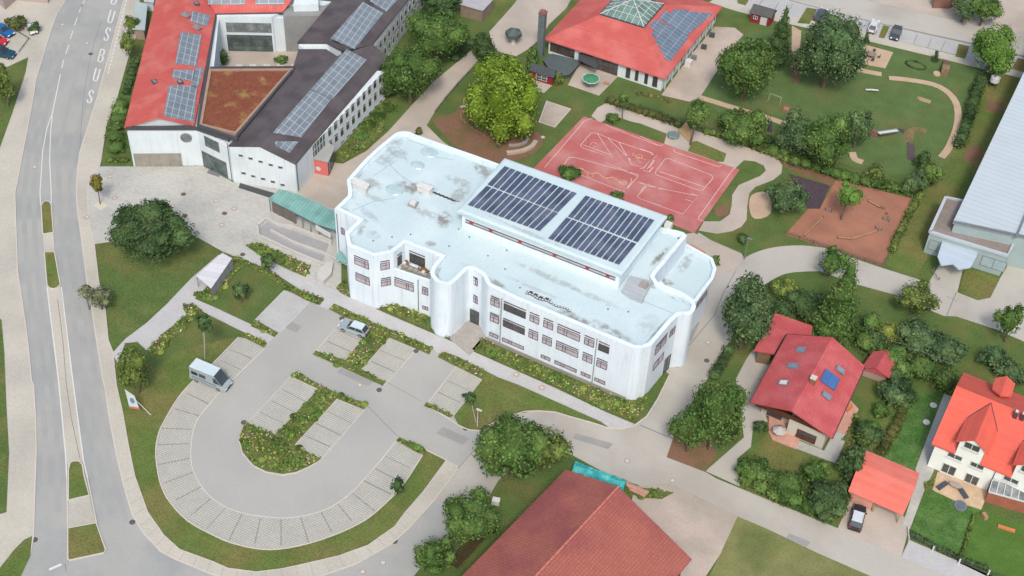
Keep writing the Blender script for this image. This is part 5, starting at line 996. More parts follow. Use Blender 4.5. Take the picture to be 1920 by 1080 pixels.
def lobes_for(c, rx, ry, rz, n, style='round'):
    L = []
    if style == 'cone':
        for i in range(7):
            f = i/6; L.append((c+V((rnd.uniform(-.1, .1)*rx, rnd.uniform(-.1, .1)*rx, -rz*.8+1.75*rz*f)), (max(.35, rx*(1-.82*f)), max(.35, ry*(1-.82*f)), rz*.3)))
        return L
    L.append((c, (rx*.78, ry*.78, rz*.82)))
    for i in range(n):
        ph = 2*math.pi*(i+rnd.uniform(-.25, .25))*.618034*1.0; zz = rnd.uniform(-.55, .85); q = math.sqrt(max(.05, 1-zz*zz))
        f = rnd.uniform(.5, .8); s = rnd.uniform(.22, .46)
        L.append((c+V((math.cos(ph)*q*rx*f, math.sin(ph)*q*ry*f, zz*rz*f)), (rx*s, ry*s, rz*s)))
    return L
def tree(label, cx, cy, w_, h_, lk='green', cat='tree', zc=None, base=None, style='round', n=9, group=None, leaf=.36, name='broadleaf_tree', dens=8.5, trunk=True, droop=0.0, bark=None):
    # cx,cy,w_,h_: where the crown sits and how large it looks from the photograph; turned into metres here
    sc = None; z = zc if zc else 3.0
    for _ in range(4):
        C_ = P(cx, cy, z); dist = (C_-V((0, 0, CAMH))).dot(CF); mpp = dist/FPX*1.08; rx = w_*mpp/2; ha = h_*mpp/2; s45 = .703
        rz2 = (ha**2-(rx*s45)**2)/(.711**2); rz = math.sqrt(max(rz2, (.62*rx)**2)); rz = min(rz, rx*1.9)
        if zc is None:
            if base:
                g = P(*base, 0); z = max(rz*.8, height_over(g, cx, cy))
            else: z = rz+(.9 if trunk else -.15*rz)
    C_ = P(cx, cy, z); t = thing(name, label, cat, (C_.x, C_.y, 0), group)
    if trunk:
        k = MB(); bl = V((C_.x, C_.y, 0))
        if base: bl = P(*base, 0)
        r0 = max(.09, rx*.075); mid = bl.lerp(C_, .55); k.tube(bl, mid, r0, r0*.75); k.tube(mid, C_+V((0, 0, rz*.3)), r0*.75, r0*.25)
        for i in range(5): d = rdir(); d.z = abs(d.z)*.6+.2; k.tube(mid.lerp(C_, .2*i), C_+V((d.x*rx, d.y*rx, d.z*rz))*.6 if False else C_+V((d.x*rx*.6, d.y*rx*.6, d.z*rz*.5)), r0*.45, r0*.12, n=6)
        k.build('trunk', bark or m_bark, t)
    foliage(lobes_for(C_, rx, rx, rz, n, style), LM[lk], t, leaf=leaf, dens=dens, droop=droop); return t
def height_over(g, x, y):
    d = ray(x, y); k = (g.xy.dot(d.xy))/(d.xy.dot(d.xy)); return CAMH+k*d.z
tree('big lime green tree beside the curved bench, brightest crown in the view', 952,188,124,164, 'lime', n=18, leaf=.42, zc=7.0, name='lime_tree')
tree('smaller lime green crown leaning over the top left of the big lime tree', 932,128,84,56, 'lime', n=8, leaf=.42, zc=8.8, name='lime_tree')
tree('big blue green tree with a bumpy crown on the lawn below the plaza', 285,442,142,108, 'dark', n=16, leaf=.38, name='broadleaf_tree', zc=5.0)
tree('pointed dark treetop rising left behind the blue green plaza tree', 240,405,62,56, 'dark', n=6, zc=5.6)
tree('pointed dark treetop rising right behind the blue green plaza tree', 292,400,66,56, 'dark', n=6, zc=5.9)
tree('rounded tree at the corner of the dark school roof, upper of two', 822,62,112,104, 'green', n=11)
tree('rounded tree beside the long window front, lower of two by the path', 768,134,108,110, 'green', n=11)
tree('half hidden bush between the window front and the path trees', 726,165,36,44, 'dark', n=5, cat='bush', name='bush', trunk=False)
tree('tree cut by the top edge above the path trees', 826,2,84,60, 'dark', n=8)
tree('small dark tree behind the lime tree at the end of the path', 906,86,48,56, 'dark', n=6)
tree('weeping pale green tree on the kindergarten lawn', 1402,128,112,116, 'green', n=13, droop=.45, name='weeping_tree')
tree('tall dark conifer beside the red playhouse', 1463,68,54,104, 'dark', style='cone', name='conifer', leaf=.34)
tree('very large dark green tree next to the sand pad with the picnic table', 1560,92,122,136, 'bluish', n=16, leaf=.4)
tree('bright round ball tree at the street corner', 1865,90,92,98, 'fresh', n=12, leaf=.34)
tree('small round tree with thin trunk by the wooden flap on the beige path', 1308,215,52,58, 'green', base=(1294,272), n=6)
tree('broad bush west of the little purple post on the fence line', 1392,236,98,60, 'green', n=9, trunk=False, cat='bush', name='bush')
tree('large shadowed bush, left one of the three on the lawn edge', 1495,250,80,84, 'bluish', n=9)
tree('bright green tall bush, middle of the three on the lawn edge', 1550,262,88,104, 'green', n=11)
tree('narrow dark tree, right one of the three on the lawn edge', 1611,238,56,66, 'bluish', n=7)
tree('compact round tree on the west rim of the woodchip pit', 1478,366,80,72, 'bluish', n=9)
tree('thin young tree with a bent trunk in the woodchip pit', 1592,366,60,58, 'fresh', base=(1577,412), n=6, leaf=.3, dens=4)
tree('dark weeping tree beside the chalet garage', 1402,590,104,134, 'bluish', n=13, droop=.35, name='weeping_tree')
tree('small round topped tree at the bend of the service path', 1563,490,60,58, 'green', n=6)
tree('tall shaggy conifer behind the chalet roof', 1574,572,104,150, 'green', style='cone', name='conifer', zc=6.0)
tree('yellowish shrub behind the chalet garage', 1474,546,54,40, 'yellow', n=5, cat='bush', name='bush', trunk=False)
tree('dark shrub filling the gap behind the chalet garage', 1512,570,80,56, 'dark', n=7, cat='bush', name='bush', trunk=False)
tree('dark shrub under the weeping tree by the garage', 1468,580,50,50, 'dark', n=5, cat='bush', name='bush', trunk=False)
tree('round dotted tree on the lawn between path and hall drive', 1718,557,76,66, 'olive', n=9)
tree('small lollipop tree at the right edge above the garden bushes', 1892,602,50,66, 'green', base=(1884,642), n=6)
tree('pale yellowish bush beside the silver topped hedge', 1668,622,50,40, 'yellow', n=5, cat='bush', name='bush', trunk=False)
tree('wide dark shrub north of the silver topped hedge, upper left half', 1724,634,92,66, 'bluish', n=9, cat='bush', name='bush', trunk=False)
tree('wide dark shrub north of the silver topped hedge, lower right half', 1775,656,76,66, 'bluish', n=8, cat='bush', name='bush', trunk=False)
tree('dark shrub by the orange roof corner', 1862,668,52,52, 'bluish', n=6, cat='bush', name='bush', trunk=False)
tree('dark shrub cut by the right edge above the orange roof', 1900,700,62,48, 'bluish', n=6, cat='bush', name='bush', trunk=False)
tree('large double crowned tree at the street corner between school and chalet', 1345,775,112,150, 'green', n=14, leaf=.34)
tree('lower left crown of the street corner tree by the driveway', 1297,800,74,96, 'green', n=9)
tree('large ragged tree at the top end of the barn', 962,842,128,128, 'green', n=15, droop=.2)
tree('right hand crown overhanging the tip of the barn roof', 1022,838,82,92, 'olive', n=9, droop=.2)
tree('full round tree beside the barn and the access road', 880,965,106,104, 'green', n=12, leaf=.34)
tree('smaller round tree at the bottom edge left of the barn', 817,1040,76,76, 'green', n=9)
tree('little tree at the corner of the curved parking bays', 745,912,28,34, 'dark', n=5, base=(758,928), bark=m_barkp, zc=3.4, name='young_tree')
tree('little tree with a pale bent trunk at the end of the bays by the grass', 881,746,26,26, 'dark', n=4, base=(893,792), bark=m_barkp, zc=4.2, name='young_tree')
tree('little tree with a pale leaning trunk above the camper van', 382,606,34,42, 'dark', n=5, base=(384,672), bark=m_barkp, name='young_tree')
tree('little tree in the middle of the bordered lawn below the shelter', 450,544,32,34, 'dark', n=5, zc=2.6, name='young_tree')
tree('little tree between the flower border and the walkway', 503,490,28,36, 'dark', n=5, zc=2.6, name='young_tree')
tree('bushy olive tree on the verge beside the main road', 250,690,68,92, 'olive', n=9, leaf=.32)
tree('sparse grey green tree overhanging the kerb of the main road', 186,556,48,46, 'grey', n=7, leaf=.32)
tree('grey green branch tuft reaching over the road lane', 160,548,36,26, 'grey', n=5, leaf=.32, zc=3.6)
tree('small autumn coloured tree in a pale square pit on the plaza', 182,342,25,42, 'autumn', base=(188,384), n=5, leaf=.3, name='young_tree')
tree('upper clipped street tree beside the bus shelter', 245,43,32,32, 'olive', n=5, leaf=.3)
tree('lower clipped street tree beside the bus shelter', 238,80,32,48, 'olive', n=5, leaf=.3)
tree('dark bush behind the parked blue car', 30,44,42,34, 'brownish', n=6, cat='bush', name='bush', trunk=False)
tree('dark small bush at the white car in the car park corner', 65,52,22,24, 'dark', n=4, cat='bush', name='bush', trunk=False)
tree('tree cut by the left edge below the dark teal car', 4,158,44,108, 'olive', n=9)
tree('dense tree at the top edge left of the street mouth', 1812,10,60,56, 'bluish', n=8)
tree('dense tree at the top edge with a white pole', 1848,14,62,60, 'green', n=8)
tree('small shrub beside the back wall of the solar roof', 1068,325,42,22, 'green', n=5, cat='bush', name='bush', trunk=False, leaf=.3)
tree('tiny shrub at the middle of the back wall by the court', 1158,366,28,12, 'green', n=4, cat='bush', name='bush', trunk=False, leaf=.3)
tree('shrub at the right back corner by the court', 1257,409,18,18, 'green', n=4, cat='bush', name='bush', trunk=False, leaf=.3)
tree('tiny shrub at the top left parapet beside the path', 785,246,18,14, 'brownish', n=4, cat='bush', name='bush', trunk=False, leaf=.3)
tree('small dark pointed bush on the street pavement edge', 1755,106,14,18, 'dark', style='cone', name='bush', cat='bush', trunk=False, leaf=.25)
tree('small dark pointed bush at the foot of the white parked car', 1625,72,14,18, 'dark', style='cone', name='bush', cat='bush', trunk=False, leaf=.25)
tree('slim climbing shrub beside the small red shed', 1047,146,18,34, 'olive', n=4, cat='bush', name='bush', trunk=False, leaf=.28)
tree('shrub below the timber chimney tower', 1000,112,30,48, 'green', n=5, cat='bush', name='bush', trunk=False)
tree('rounded low bush at the start of the loop path', 1149,222,28,20, 'green', n=5, cat='bush', name='bush', trunk=False, leaf=.28)
tree('thin sapling rising from the loop path border', 1168,188,26,34, 'green', base=(1167,222), n=4, leaf=.28, dens=3.5, name='young_tree')
for i, (lb, x, y, w_, h_, c_) in enumerate((('dark rounded shrub at the lane, leftmost of the chalet garden row', 1412,882,72,62,'green'), ('rounded shrub, second from the left of the chalet garden row', 1478,912,82,66,'green'), ('tall rounded shrub in the middle of the chalet garden row', 1528,884,62,52,'green'), ('large rounded shrub next to the black and white car', 1550,932,88,76,'dark'), ('tall dark hedge like shrub left of the carport', 1598,862,50,92,'dark'), ('shrub between the chalet path and the carport', 1626,812,56,50,'dark'), ('round leafy shrub in the middle of the garden', 1652,770,32,34,'green'), ('dark shrub in the upper garden', 1672,738,54,56,'bluish'), ('dark green shrub east of the little garden store', 1694,690,50,46,'green'), ('small round bush at the chalet terrace corner', 1424,800,30,26,'dark'), ('pale green shrub above the bend by the silver car park hedge', 1640,640,40,50,'dark'))):
    tree(lb, x, y, w_, h_, c_, n=7, cat='shrub', name='shrub', trunk=False, group='garden shrubs around the chalet')
tree('courtyard shrub at the left wall', 420,108,22,36, 'dark', n=4, cat='bush', name='bush', trunk=False, leaf=.28)
tree('courtyard shrub at the right corner', 527,110,24,16, 'green', n=4, cat='bush', name='bush', trunk=False, leaf=.28)
tree('tangled shrub in the right corner of the sandpit hedge', 1715,345,44,52, 'bluish', n=6, cat='shrub', name='shrub', trunk=False)
tree('leafy shrub above the right end of the pit hedge', 1742,325,46,56, 'green', n=6, cat='shrub', name='shrub', trunk=False)
tree('yellow green shrub at the pit hedge', 1642,325,40,36, 'olive', n=5, cat='shrub', name='shrub', trunk=False)
tree('narrow green bush at the lawn end of the hall strip', 1732,300,30,40, 'dark', n=5, cat='shrub', name='shrub', trunk=False)
tree('fallen looking low dark shrub on the path verge near the lamp', 1392,446,24,22, 'dark', n=4, cat='bush', name='bush', trunk=False, leaf=.3)
# hedges
def hedge(label, pts, w_, h_, lk, group=None, leaf=.3, name='hedge'):
    g = [P(x, y, 0) for x, y in pts]; L = []; t = thing(name, label, 'hedge', tuple(g[0]), group)
    for a, b in zip(g, g[1:]):
        n = max(1, int((b-a).length/(w_*.62)))
        for i in range(n): q = a.lerp(b, (i+.5)/n); L.append((q+V((rnd.uniform(-.1, .1), rnd.uniform(-.1, .1), h_*.5)), (w_*rnd.uniform(.5, .62), w_*rnd.uniform(.5, .62), h_*rnd.uniform(.5, .62))))
    foliage(L, LM[lk], t, name='foliage', leaf=leaf, dens=6); return t
hedge('long dark hedge with a silver cable along its top, behind the garden store', [(1600,640),(1650,668),(1700,692),(1745,712),(1790,738)], 4.2, 3.2, 'green')
hedge('low shaggy hedge below the kindergarten, ending in red flowers', [(1138,190),(1180,205),(1240,225),(1290,245)], 1.8, 1.2, 'brownish')
hedge('low hedge along the fence north of the beige path', [(1320,250),(1375,262),(1430,285),(1480,305)], 1.6, 1.1, 'olive')
hedge('dense hedge along the north side of the woodchip pit', [(1480,305),(1540,322),(1590,338),(1650,352),(1705,362)], 2.4, 1.6, 'green')
hedge('thin straight hedge on the east side of the woodchip pit', [(1728,362),(1705,400),(1688,435),(1670,475)], 1.3, 1.0, 'olive')
hedge('tall hedge between the kindergarten lawn and the hall strip', [(1842,150),(1828,180),(1818,215),(1806,250),(1795,280)], 2.2, 1.8, 'dark')
hedge('hedge along the lane under the weeping tree', [(1368,655),(1350,690),(1335,715)], 1.8, 1.4, 'dark')
hedge('dense shrub hedge between the pavement and the red school roof', [(232,195),(222,235),(216,270),(222,295)], 3.0, 1.6, 'green')
hedge('clipped low hedge at the corner of the plaza', [(202,302),(222,303),(240,304)], 1.2, .7, 'olive')
hedge('hedge strip beside the upper part of the pavement', [(262,110),(250,130),(244,155),(236,180)], 1.6, 1.0, 'dark')
hedge('low hedge under the long window front', [(668,262),(700,228),(735,195)], 3.2, .5, 'green')
hedge('dark undergrowth between the school path and the trees', [(850,115),(872,95),(885,78)], 2.0, .8, 'dark')
hedge('clipped hedge between the two garden lawns', [(1826,968),(1812,1010),(1799,1050)], .5, .6, 'olive', leaf=.22)
hedge('dark hedge behind the wall of the front garden', [(1706,1003),(1755,1028),(1800,1050),(1850,1070)], .9, .8, 'dark', leaf=.26)
hedge('overgrown planting between chalet and carport gardens', [(1700,745),(1685,790),(1660,830),(1650,855)], 1.6, .9, 'brownish')
hedge('planting along the chalet terrace edge', [(1607,780),(1598,805),(1585,830)], 1.0, .6, 'olive', leaf=.24)
# flower beds: ground cover nobody could count
m_bl = leafmat('bed_leaf', dc(98, 132, 58), dc(142, 156, 78), .6)
m_fl = [mat('blossom_pink', dc(224, 172, 168), .8, 0, 1, 0, island=.3), mat('blossom_cream', dc(236, 222, 192), .8, 0, 1, 0, island=.2), mat('blossom_yellow', dc(196, 170, 76), .8, 0, 1, 0, island=.25), mat('blossom_red', dc(190, 92, 84), .8, 0, 1, 0, island=.3), mat('blossom_maroon', dc(132, 58, 70), .8, 0, 1, 0, island=.3)]
m_bedsoil = mat('bed_soil', dc(112, 122, 68), .95, .15, .6, .2, 4, .3)
def inpoly(x, y, p):
    c = False; j = len(p)-1
    for i in range(len(p)):
        if (p[i][1] > y) != (p[j][1] > y) and x < (p[j][0]-p[i][0])*(y-p[i][1])/(p[j][1]-p[i][1])+p[i][0]: c = not c
        j = i
    return c
def bed(label, px, fl=.15, hmax=.55, dens=14, grp='flower beds round the car park', pick=None):
    q = PX(px, 0); k = MB(); k.prism(q, 0, .16)
    soil = k.build('bed_soil', m_bedsoil, kind='structure')
    xs = [p[0] for p in q]; ys = [p[1] for p in q]; A_ = (max(xs)-min(xs))*(max(ys)-min(ys)); k = MB(); ph = rnd.uniform(0, 99)
    for _ in range(int(A_*dens)):
        x, y = rnd.uniform(min(xs), max(xs)), rnd.uniform(min(ys), max(ys))
        if not inpoly(x, y, q): continue
        h = .16+hmax*max(.05, .5+.9*mnoise.noise(V((x*.55, y*.55, ph))))*rnd.uniform(.35, 1.0)
        nn = (rdir()*.8+V((0, 0, 1))).normalized(); a = nn.cross(rdir())
        if a.length < .05: continue
        a.normalize(); b = nn.cross(a); s = rnd.uniform(.1, .24); cl = mnoise.noise(V((x*.5, y*.5, ph+9))); mi = 0
        if rnd.random() < fl*(2.8 if cl > .12 else .35): mi = pick or rnd.choice((1, 1, 2, 2, 3, 4) if cl > .3 else (1, 2, 2, 3)); s = rnd.uniform(.07, .14); h += .06
        p = V((x, y, h)); k.add([p+a*s+b*s*.4, p+b*s, p-a*s, p-b*s], [[0, 1, 2, 3]], mi)
    # low mounds under the leaves
    iv, jf = ico()
    for _ in range(int(A_*.22)):
        x, y = rnd.uniform(min(xs), max(xs)), rnd.uniform(min(ys), max(ys))
        if not inpoly(x, y, q): continue
        r = rnd.uniform(.35, .6); hh = .1+hmax*.55*max(.1, .5+.9*mnoise.noise(V((x*.55, y*.55, ph)))); s = len(k.v)
        k.v += [V((x+v.x*r, y+v.y*r, .14+max(-.05, v.z)*hh)) for v in iv]; k.f += [[s+i for i in f] for f in jf]; k.mi += [0]*len(jf)
    o = k.build('flower_bed', [m_bl]+m_fl, kind='stuff'); tag(o, label, 'flower bed', grp); return o
bed('flower bed between the plaza ramps and the walkway', T(340,440,6,'720,125 850,90 1050,180 1460,360 1400,480 1250,420 1060,330 880,240'))
bed('flower border wrapping the small lawn beside the white shelter', T(340,440,6,'570,260 640,258 880,370 1060,430 1150,560 1610,730 1560,800 1400,740 1150,600 1000,500 880,440 740,350 620,420 500,600 350,760 250,740 130,690 150,650 270,645 400,520'))
bed('flower border along the wide paved path below the shelter', T(200,520,4,'570,212 640,200 720,250 650,300 600,390 480,470 420,560 340,612 312,545 440,425 525,340 600,285'))
bed('short flower strip at the end of the branch path', T(200,520,4,'1110,325 1280,420 1250,442 1080,370'))
bed('short flower strip above the bays with the camper van', T(200,520,4,'990,432 1060,420 1200,500 1180,530'))
bed('zigzag flower bed around the silver car bay', T(560,560,4,'230,80 270,42 560,182 800,282 1000,372 980,420 760,325 680,292 470,532 650,627 630,655 110,420 130,395 350,465 545,235 500,210 380,150 340,140'), .14)
bed('flower bed above the right hand bays by the walkway', T(560,560,4,'1045,440 1090,402 1190,440 1390,540 1370,605 1180,510'), .16)
bed('narrow green strip below the right hand bays', T(560,560,4,'940,805 960,780 1160,880 1130,892'))
bed('large flower island in the middle of the turning loop', [(550,702),(556,699),(625,735),(688,760),(682,768),(632,748),(552,835),(602,862),(580,874),(555,885),(530,889),(500,884),(475,872),(455,849),(449,825),(453,808),(464,794),(516,817),(598,730),(545,706)], .16, .7)
bed('long flower bed under the round white tower and left facade', [(630,541),(645,525),(656,542),(700,562),(706,570),(735,566),(760,572),(800,590),(806,600),(812,610),(825,617),(845,620),(846,630),(838,634),(820,626),(790,613),(745,593),(710,576),(680,564),(640,551)], .12, .7)
bed('long flower bed under the main window facade', [(885,656),(903,635),(960,664),(1040,699),(1100,724),(1158,745),(1180,748),(1216,737),(1206,768),(1190,792),(1165,782),(1120,762),(1040,724),(960,691)], .12, .6)
bed('small flower corner at the end of the curved bays', T(660,740,4,'330,348 352,322 550,412 545,450 500,442'), .2)
bed('red flowering strip under the kindergarten windows', T(1160,60,6,'180,680 300,690 600,780 570,810 400,760 210,720'), .9, .3, 22, None, pick=5)
bed('scruffy planting at the bottom of the long school front', T(500,180,6,'780,720 830,610 1130,230 1300,60 1330,380 1130,590 860,750'), .01, .5, 7, None)
bed('low wild planting beside the garden of the terraced house', T(1570,840,6,'975,400 1050,355 1100,370 1070,470 980,475'), .05, .6, 12, None)
bed('rough weeds at the tip of the barn roof', [(1178,926),(1195,915),(1235,918),(1262,925),(1240,936),(1205,934)], .1, .3, 6, None)

for i, (lb, pts, ww, hh) in enumerate((('tall dark hedge filling the slope behind the chalet conifer', [(1615,600),(1640,630),(1620,655)], 3.2, 2.6), ('dense garden thicket below the silver topped hedge', [(1660,700),(1690,720),(1700,760)], 3.0, 2.0), ('dense hedge along the lane below the chalet garden', [(1385,900),(1440,925),(1500,950),(1560,975)], 2.4, 1.6), ('dark hedge on the left side of the carport', [(1618,850),(1600,880),(1588,915)], 2.2, 2.2), ('dense hedge joining the carport to the upper garden', [(1640,800),(1625,825),(1610,845)], 2.6, 2.2), ('shadowed hedge behind the chalet garage under the trees', [(1440,545),(1480,560),(1530,590)], 3.0, 2.4), ('hedge filling the gap between the two dark kindergarten bushes', [(1440,285),(1500,300),(1560,315)], 2.6, 1.8), ('low undergrowth below the weeping kindergarten trees', [(1350,235),(1400,252),(1450,270)], 2.4, 1.4))):
    hedge(lb, pts, ww, hh, 'green' if i % 2 == 0 else 'dark')
# ================= SMALL THINGS =================
def carpaint(name, c, r=.3): return mat(name, c, r, .02, 1, 0, spec=.6)
m_tyre = mat('tyre', (.02, .02, .02), .8, 0, 1, 0); m_rim = mat('rim', (.35, .36, .38), .35, 0, 1, 0, metal=.6); m_cglass = mat('car_glass', (.02, .03, .035), .08, .1, 1, 0, spec=.9)
m_hl = mat('headlamp', (.8, .82, .85), .1, 0, 1, 0, spec=.8); m_tl = mat('tail_lamp', (.35, .02, .02), .2, 0, 1, 0); m_trim = mat('black_trim', (.025, .025, .028), .6, 0, 1, 0)
def car(label, px, rz, paint, L=4.4, Wd=1.8, Hh=1.5, kind='hatch', cat='car', roofm=None, group=None, name='parked_car'):
    g = P(*px, .05); t = bpy.data.objects.new(name, None); COL.objects.link(t); ROOT[t.name] = V((0, 0, 0)); t['label'] = label; t['category'] = cat
    if group: t['group'] = group
    hw, hl = Wd/2, L/2
    if kind == 'van':
        prof = [(-hl, .45, 1.0), (-hl, 1.1, 1.0), (hl*.62, 1.12, 1.0), (hl*.93, .98, .9), (hl, .75, .84), (hl, .4, .84)]; belt = 1.15
        cab = [(-hl+.02, -hl+.14, 1.0, .88), (hl*.80, hl*.42, .95, .82)]
    elif kind == 'suv': prof = [(-hl, .45, .9), (-hl*.97, .95, .93), (-hl*.5, 1.0, 1), (hl*.45, 1.0, 1), (hl*.9, .9, .93), (hl, .7, .85), (hl, .4, .85)]; belt = 1.0; cab = [(-hl*.93, -hl*.72, .93, .76), (hl*.42, hl*.12, .95, .78)]
    elif kind == 'wagon': prof = [(-hl, .4, .88), (-hl*.98, .85, .92), (-hl*.4, .9, 1), (hl*.4, .9, 1), (hl*.9, .75, .92), (hl, .6, .82), (hl, .35, .82)]; belt = .88; cab = [(-hl*.93, -hl*.72, .9, .72), (hl*.45, hl*.12, .95, .74)]
    else: prof = [(-hl, .4, .86), (-hl*.95, .85, .9), (-hl*.4, .9, 1), (hl*.35, .9, 1), (hl*.88, .74, .92), (hl, .58, .8), (hl, .35, .8)]; belt = .88; cab = [(-hl*.85, -hl*.55, .88, .72), (hl*.42, hl*.08, .95, .74)]
    k = MB(); n = len(prof)
    # body shell: cross sections along the length
    secs = []
    for (x, z, wf) in prof: secs.append([(x, -hw*wf, .28), (x, -hw*wf*1.0, z*.62), (x, -hw*wf*.9, z), (x, hw*wf*.9, z), (x, hw*wf, z*.62), (x, hw*wf, .28)])
    for a, b in zip(secs, secs[1:]):
        for i in range(5): k.quad(a[i+1], a[i], b[i], b[i+1])
        k.quad(a[0], a[5], b[5], b[0])
    k.quad(*secs[0]); k.quad(*secs[-1][::-1]); body = k.build('body', paint, t)
    (rx0, rx1, rwb, rwt), (fx0, fx1, fwb, fwt) = cab; zb = belt-.03
    b4 = [(rx0, -hw*rwb*.9, zb), (fx0, -hw*fwb*.88, zb), (fx0, hw*fwb*.88, zb), (rx0, hw*rwb*.9, zb)]; t4 = [(rx1, -hw*rwt, Hh-.05), (fx1, -hw*fwt, Hh-.05), (fx1, hw*fwt, Hh-.05), (rx1, hw*rwt, Hh-.05)]
    if kind == 'van':
        k = MB(); k.add(b4+t4, [[0, 4, 5, 1][::-1], [2, 3, 7, 6][::-1][::-1], [3, 0, 4, 7]]); k.build('side_panel', paint, t)
        MB().quad(b4[1], b4[2], t4[2], t4[1]).build('windscreen', m_cglass, t)
        for s in (-1, 1): k = MB(); k.quad((hl*.38, s*hw*.93, zb+.18), (hl*.72, s*hw*.9, zb+.18), (hl*.5, s*hw*.87, Hh-.5), (hl*.34, s*hw*.87, Hh-.5)); k.build('window', m_cglass, t)
        for s in (-1, 1):
            for xx in (-.25, -.68): MB().box((hl*xx, s*hw*.93, zb+.6), (1.0, .06, .55)).build('window', m_cglass, t)
        k = MB()
        for s in (-1, 1): k.box((-hl*.15, s*hw*.985, .95), (L*.7, .03, .16)); k.box((-hl*.15, s*hw*1.0, .55), (L*.72, .03, .12))
        k.build('side_stripe', mat('grey_stripe', dc(120, 132, 142), .5, 0, 1, 0), t)
    else:
        k = MB(); k.add(b4+t4, [[0, 1, 5, 4], [1, 2, 6, 5], [2, 3, 7, 6], [3, 0, 4, 7]]); k.build('window', m_cglass, t)
        k = MB()
        for i in range(4): k.beam(b4[i], t4[i], .09, .07)
        for s in (0, 2): k.beam(V(b4[s]).lerp(V(b4[s+1]), .5), V(t4[s]).lerp(V(t4[s+1]), .5), .1, .06)
        k.build('pillar', paint, t)
    k = MB(); q = [(p[0], p[1]) for p in t4]; k.prism(q, Hh-.07, Hh-.02, bottom=True); qi = inset(q, .12); k.prism(qi, Hh-.02, Hh+.01)
    if kind in ('van', 'suv', 'wagon'):
        for s in (-1, 1): k.beam((rx1+.2, s*hw*.68, Hh+.04), (fx1-.2, s*hw*.68, Hh+.04), .05, .05)
    k.build('roof', roofm or paint, t)
    for sx in (-.62, .6):
        for s in (-1, 1):
            wv = MB(); c = V((hl*sx, s*(hw-.1), .32)); wv.tube(c-V((0, .11, 0)), c+V((0, .11, 0)), .32, n=14); wo = wv.build('wheel', m_tyre, t)
            MB().tube(c+V((0, s*.1, 0)), c+V((0, s*.125, 0)), .2, n=10).build('rim', m_rim, wo)
    for s in (-1, 1):
        MB().box((hl-.03, s*hw*.62, .62), (.12, .34, .16)).build('headlight', m_hl, t); MB().box((-hl+.02, s*hw*.72, .8 if kind != 'van' else 1.0), (.08, .18, .24)).build('taillight', m_tl, t)
        MB().box((fx0-.25, s*(hw+.06), belt+.08), (.14, .2, .12)).build('mirror', paint, t)
    for sb in (1, -1): MB().box((sb*(hl+.01), 0, .42), (.06, Wd*.78, .2)).build('bumper', m_trim, t)
    t.location = g; t.rotation_euler = (0, 0, rz); ROOT[t.name] = g; return t
def hd(a, b): d = P(*b, 0)-P(*a, 0); return math.atan2(d.y, d.x)
m_white = carpaint('white_car_paint', dc(226, 232, 234)); m_silver = carpaint('silver_paint', dc(170, 186, 190)); m_black = carpaint('black_paint', (.02, .025, .03)); m_dteal = carpaint('dark_teal_paint', dc(30, 78, 92)); m_blue = carpaint('bright_blue_paint', dc(30, 110, 176)); m_dark = carpaint('dark_grey_paint', dc(84, 90, 104)); m_redp = carpaint('red_paint', dc(210, 50, 60)); m_dk2 = carpaint('graphite_paint', dc(70, 84, 92))
m_ice = carpaint('ice_white_roof', dc(222, 240, 244))
car('white camper van with grey side stripes parked across the curved bays', (397,716), hd((362,700),(430,728)), m_silver, 5.9, 2.1, 2.7, 'van', 'van', roofm=m_ice, name='camper_van')
car('silver estate car with a pale roof in the bay at the walkway', (664,620), hd((687,626),(642,610)), m_silver, 4.5, 1.8, 1.5, 'wagon', roofm=m_ice)
car('black car with a white roof in front of the orange carport', (1606,975), hd((1612,950),(1600,998))+math.pi, m_black, 4.2, 1.8, 1.6, 'suv', roofm=m_white)
car('bright blue car at the left edge of the car park', (8,62), hd((-10,50),(30,72)), m_blue, 4.3, 1.8, 1.45)
car('dark teal car at the left edge nearest the road', (5,104), hd((-22,96),(32,106)), m_dteal, 4.8, 1.9, 1.6, 'suv')
car('red car barely in view between the blue and teal cars', (-6,80), hd((-30,74),(8,82)), m_redp, 4.2, 1.8, 1.45)
car('silver white small car against the dark bush in the car park', (62,60), hd((56,52),(64,68)), m_white, 2.6, 1.5, 1.4, name='parked_car')
car('dark grey car in the street bay left of the huge tree', (1538,32), hd((1548,18),(1530,42))+math.pi, m_dark, 4.3, 1.8, 1.45, group='cars in the street bays')
car('white car in the street bay right of the huge tree', (1637,54), hd((1643,38),(1632,64))+math.pi, m_white, 4.3, 1.75, 1.45, group='cars in the street bays')
car('graphite car in the street bay east of the white one', (1679,66), hd((1685,48),(1674,78)), m_dk2, 4.4, 1.8, 1.5, group='cars in the street bays')
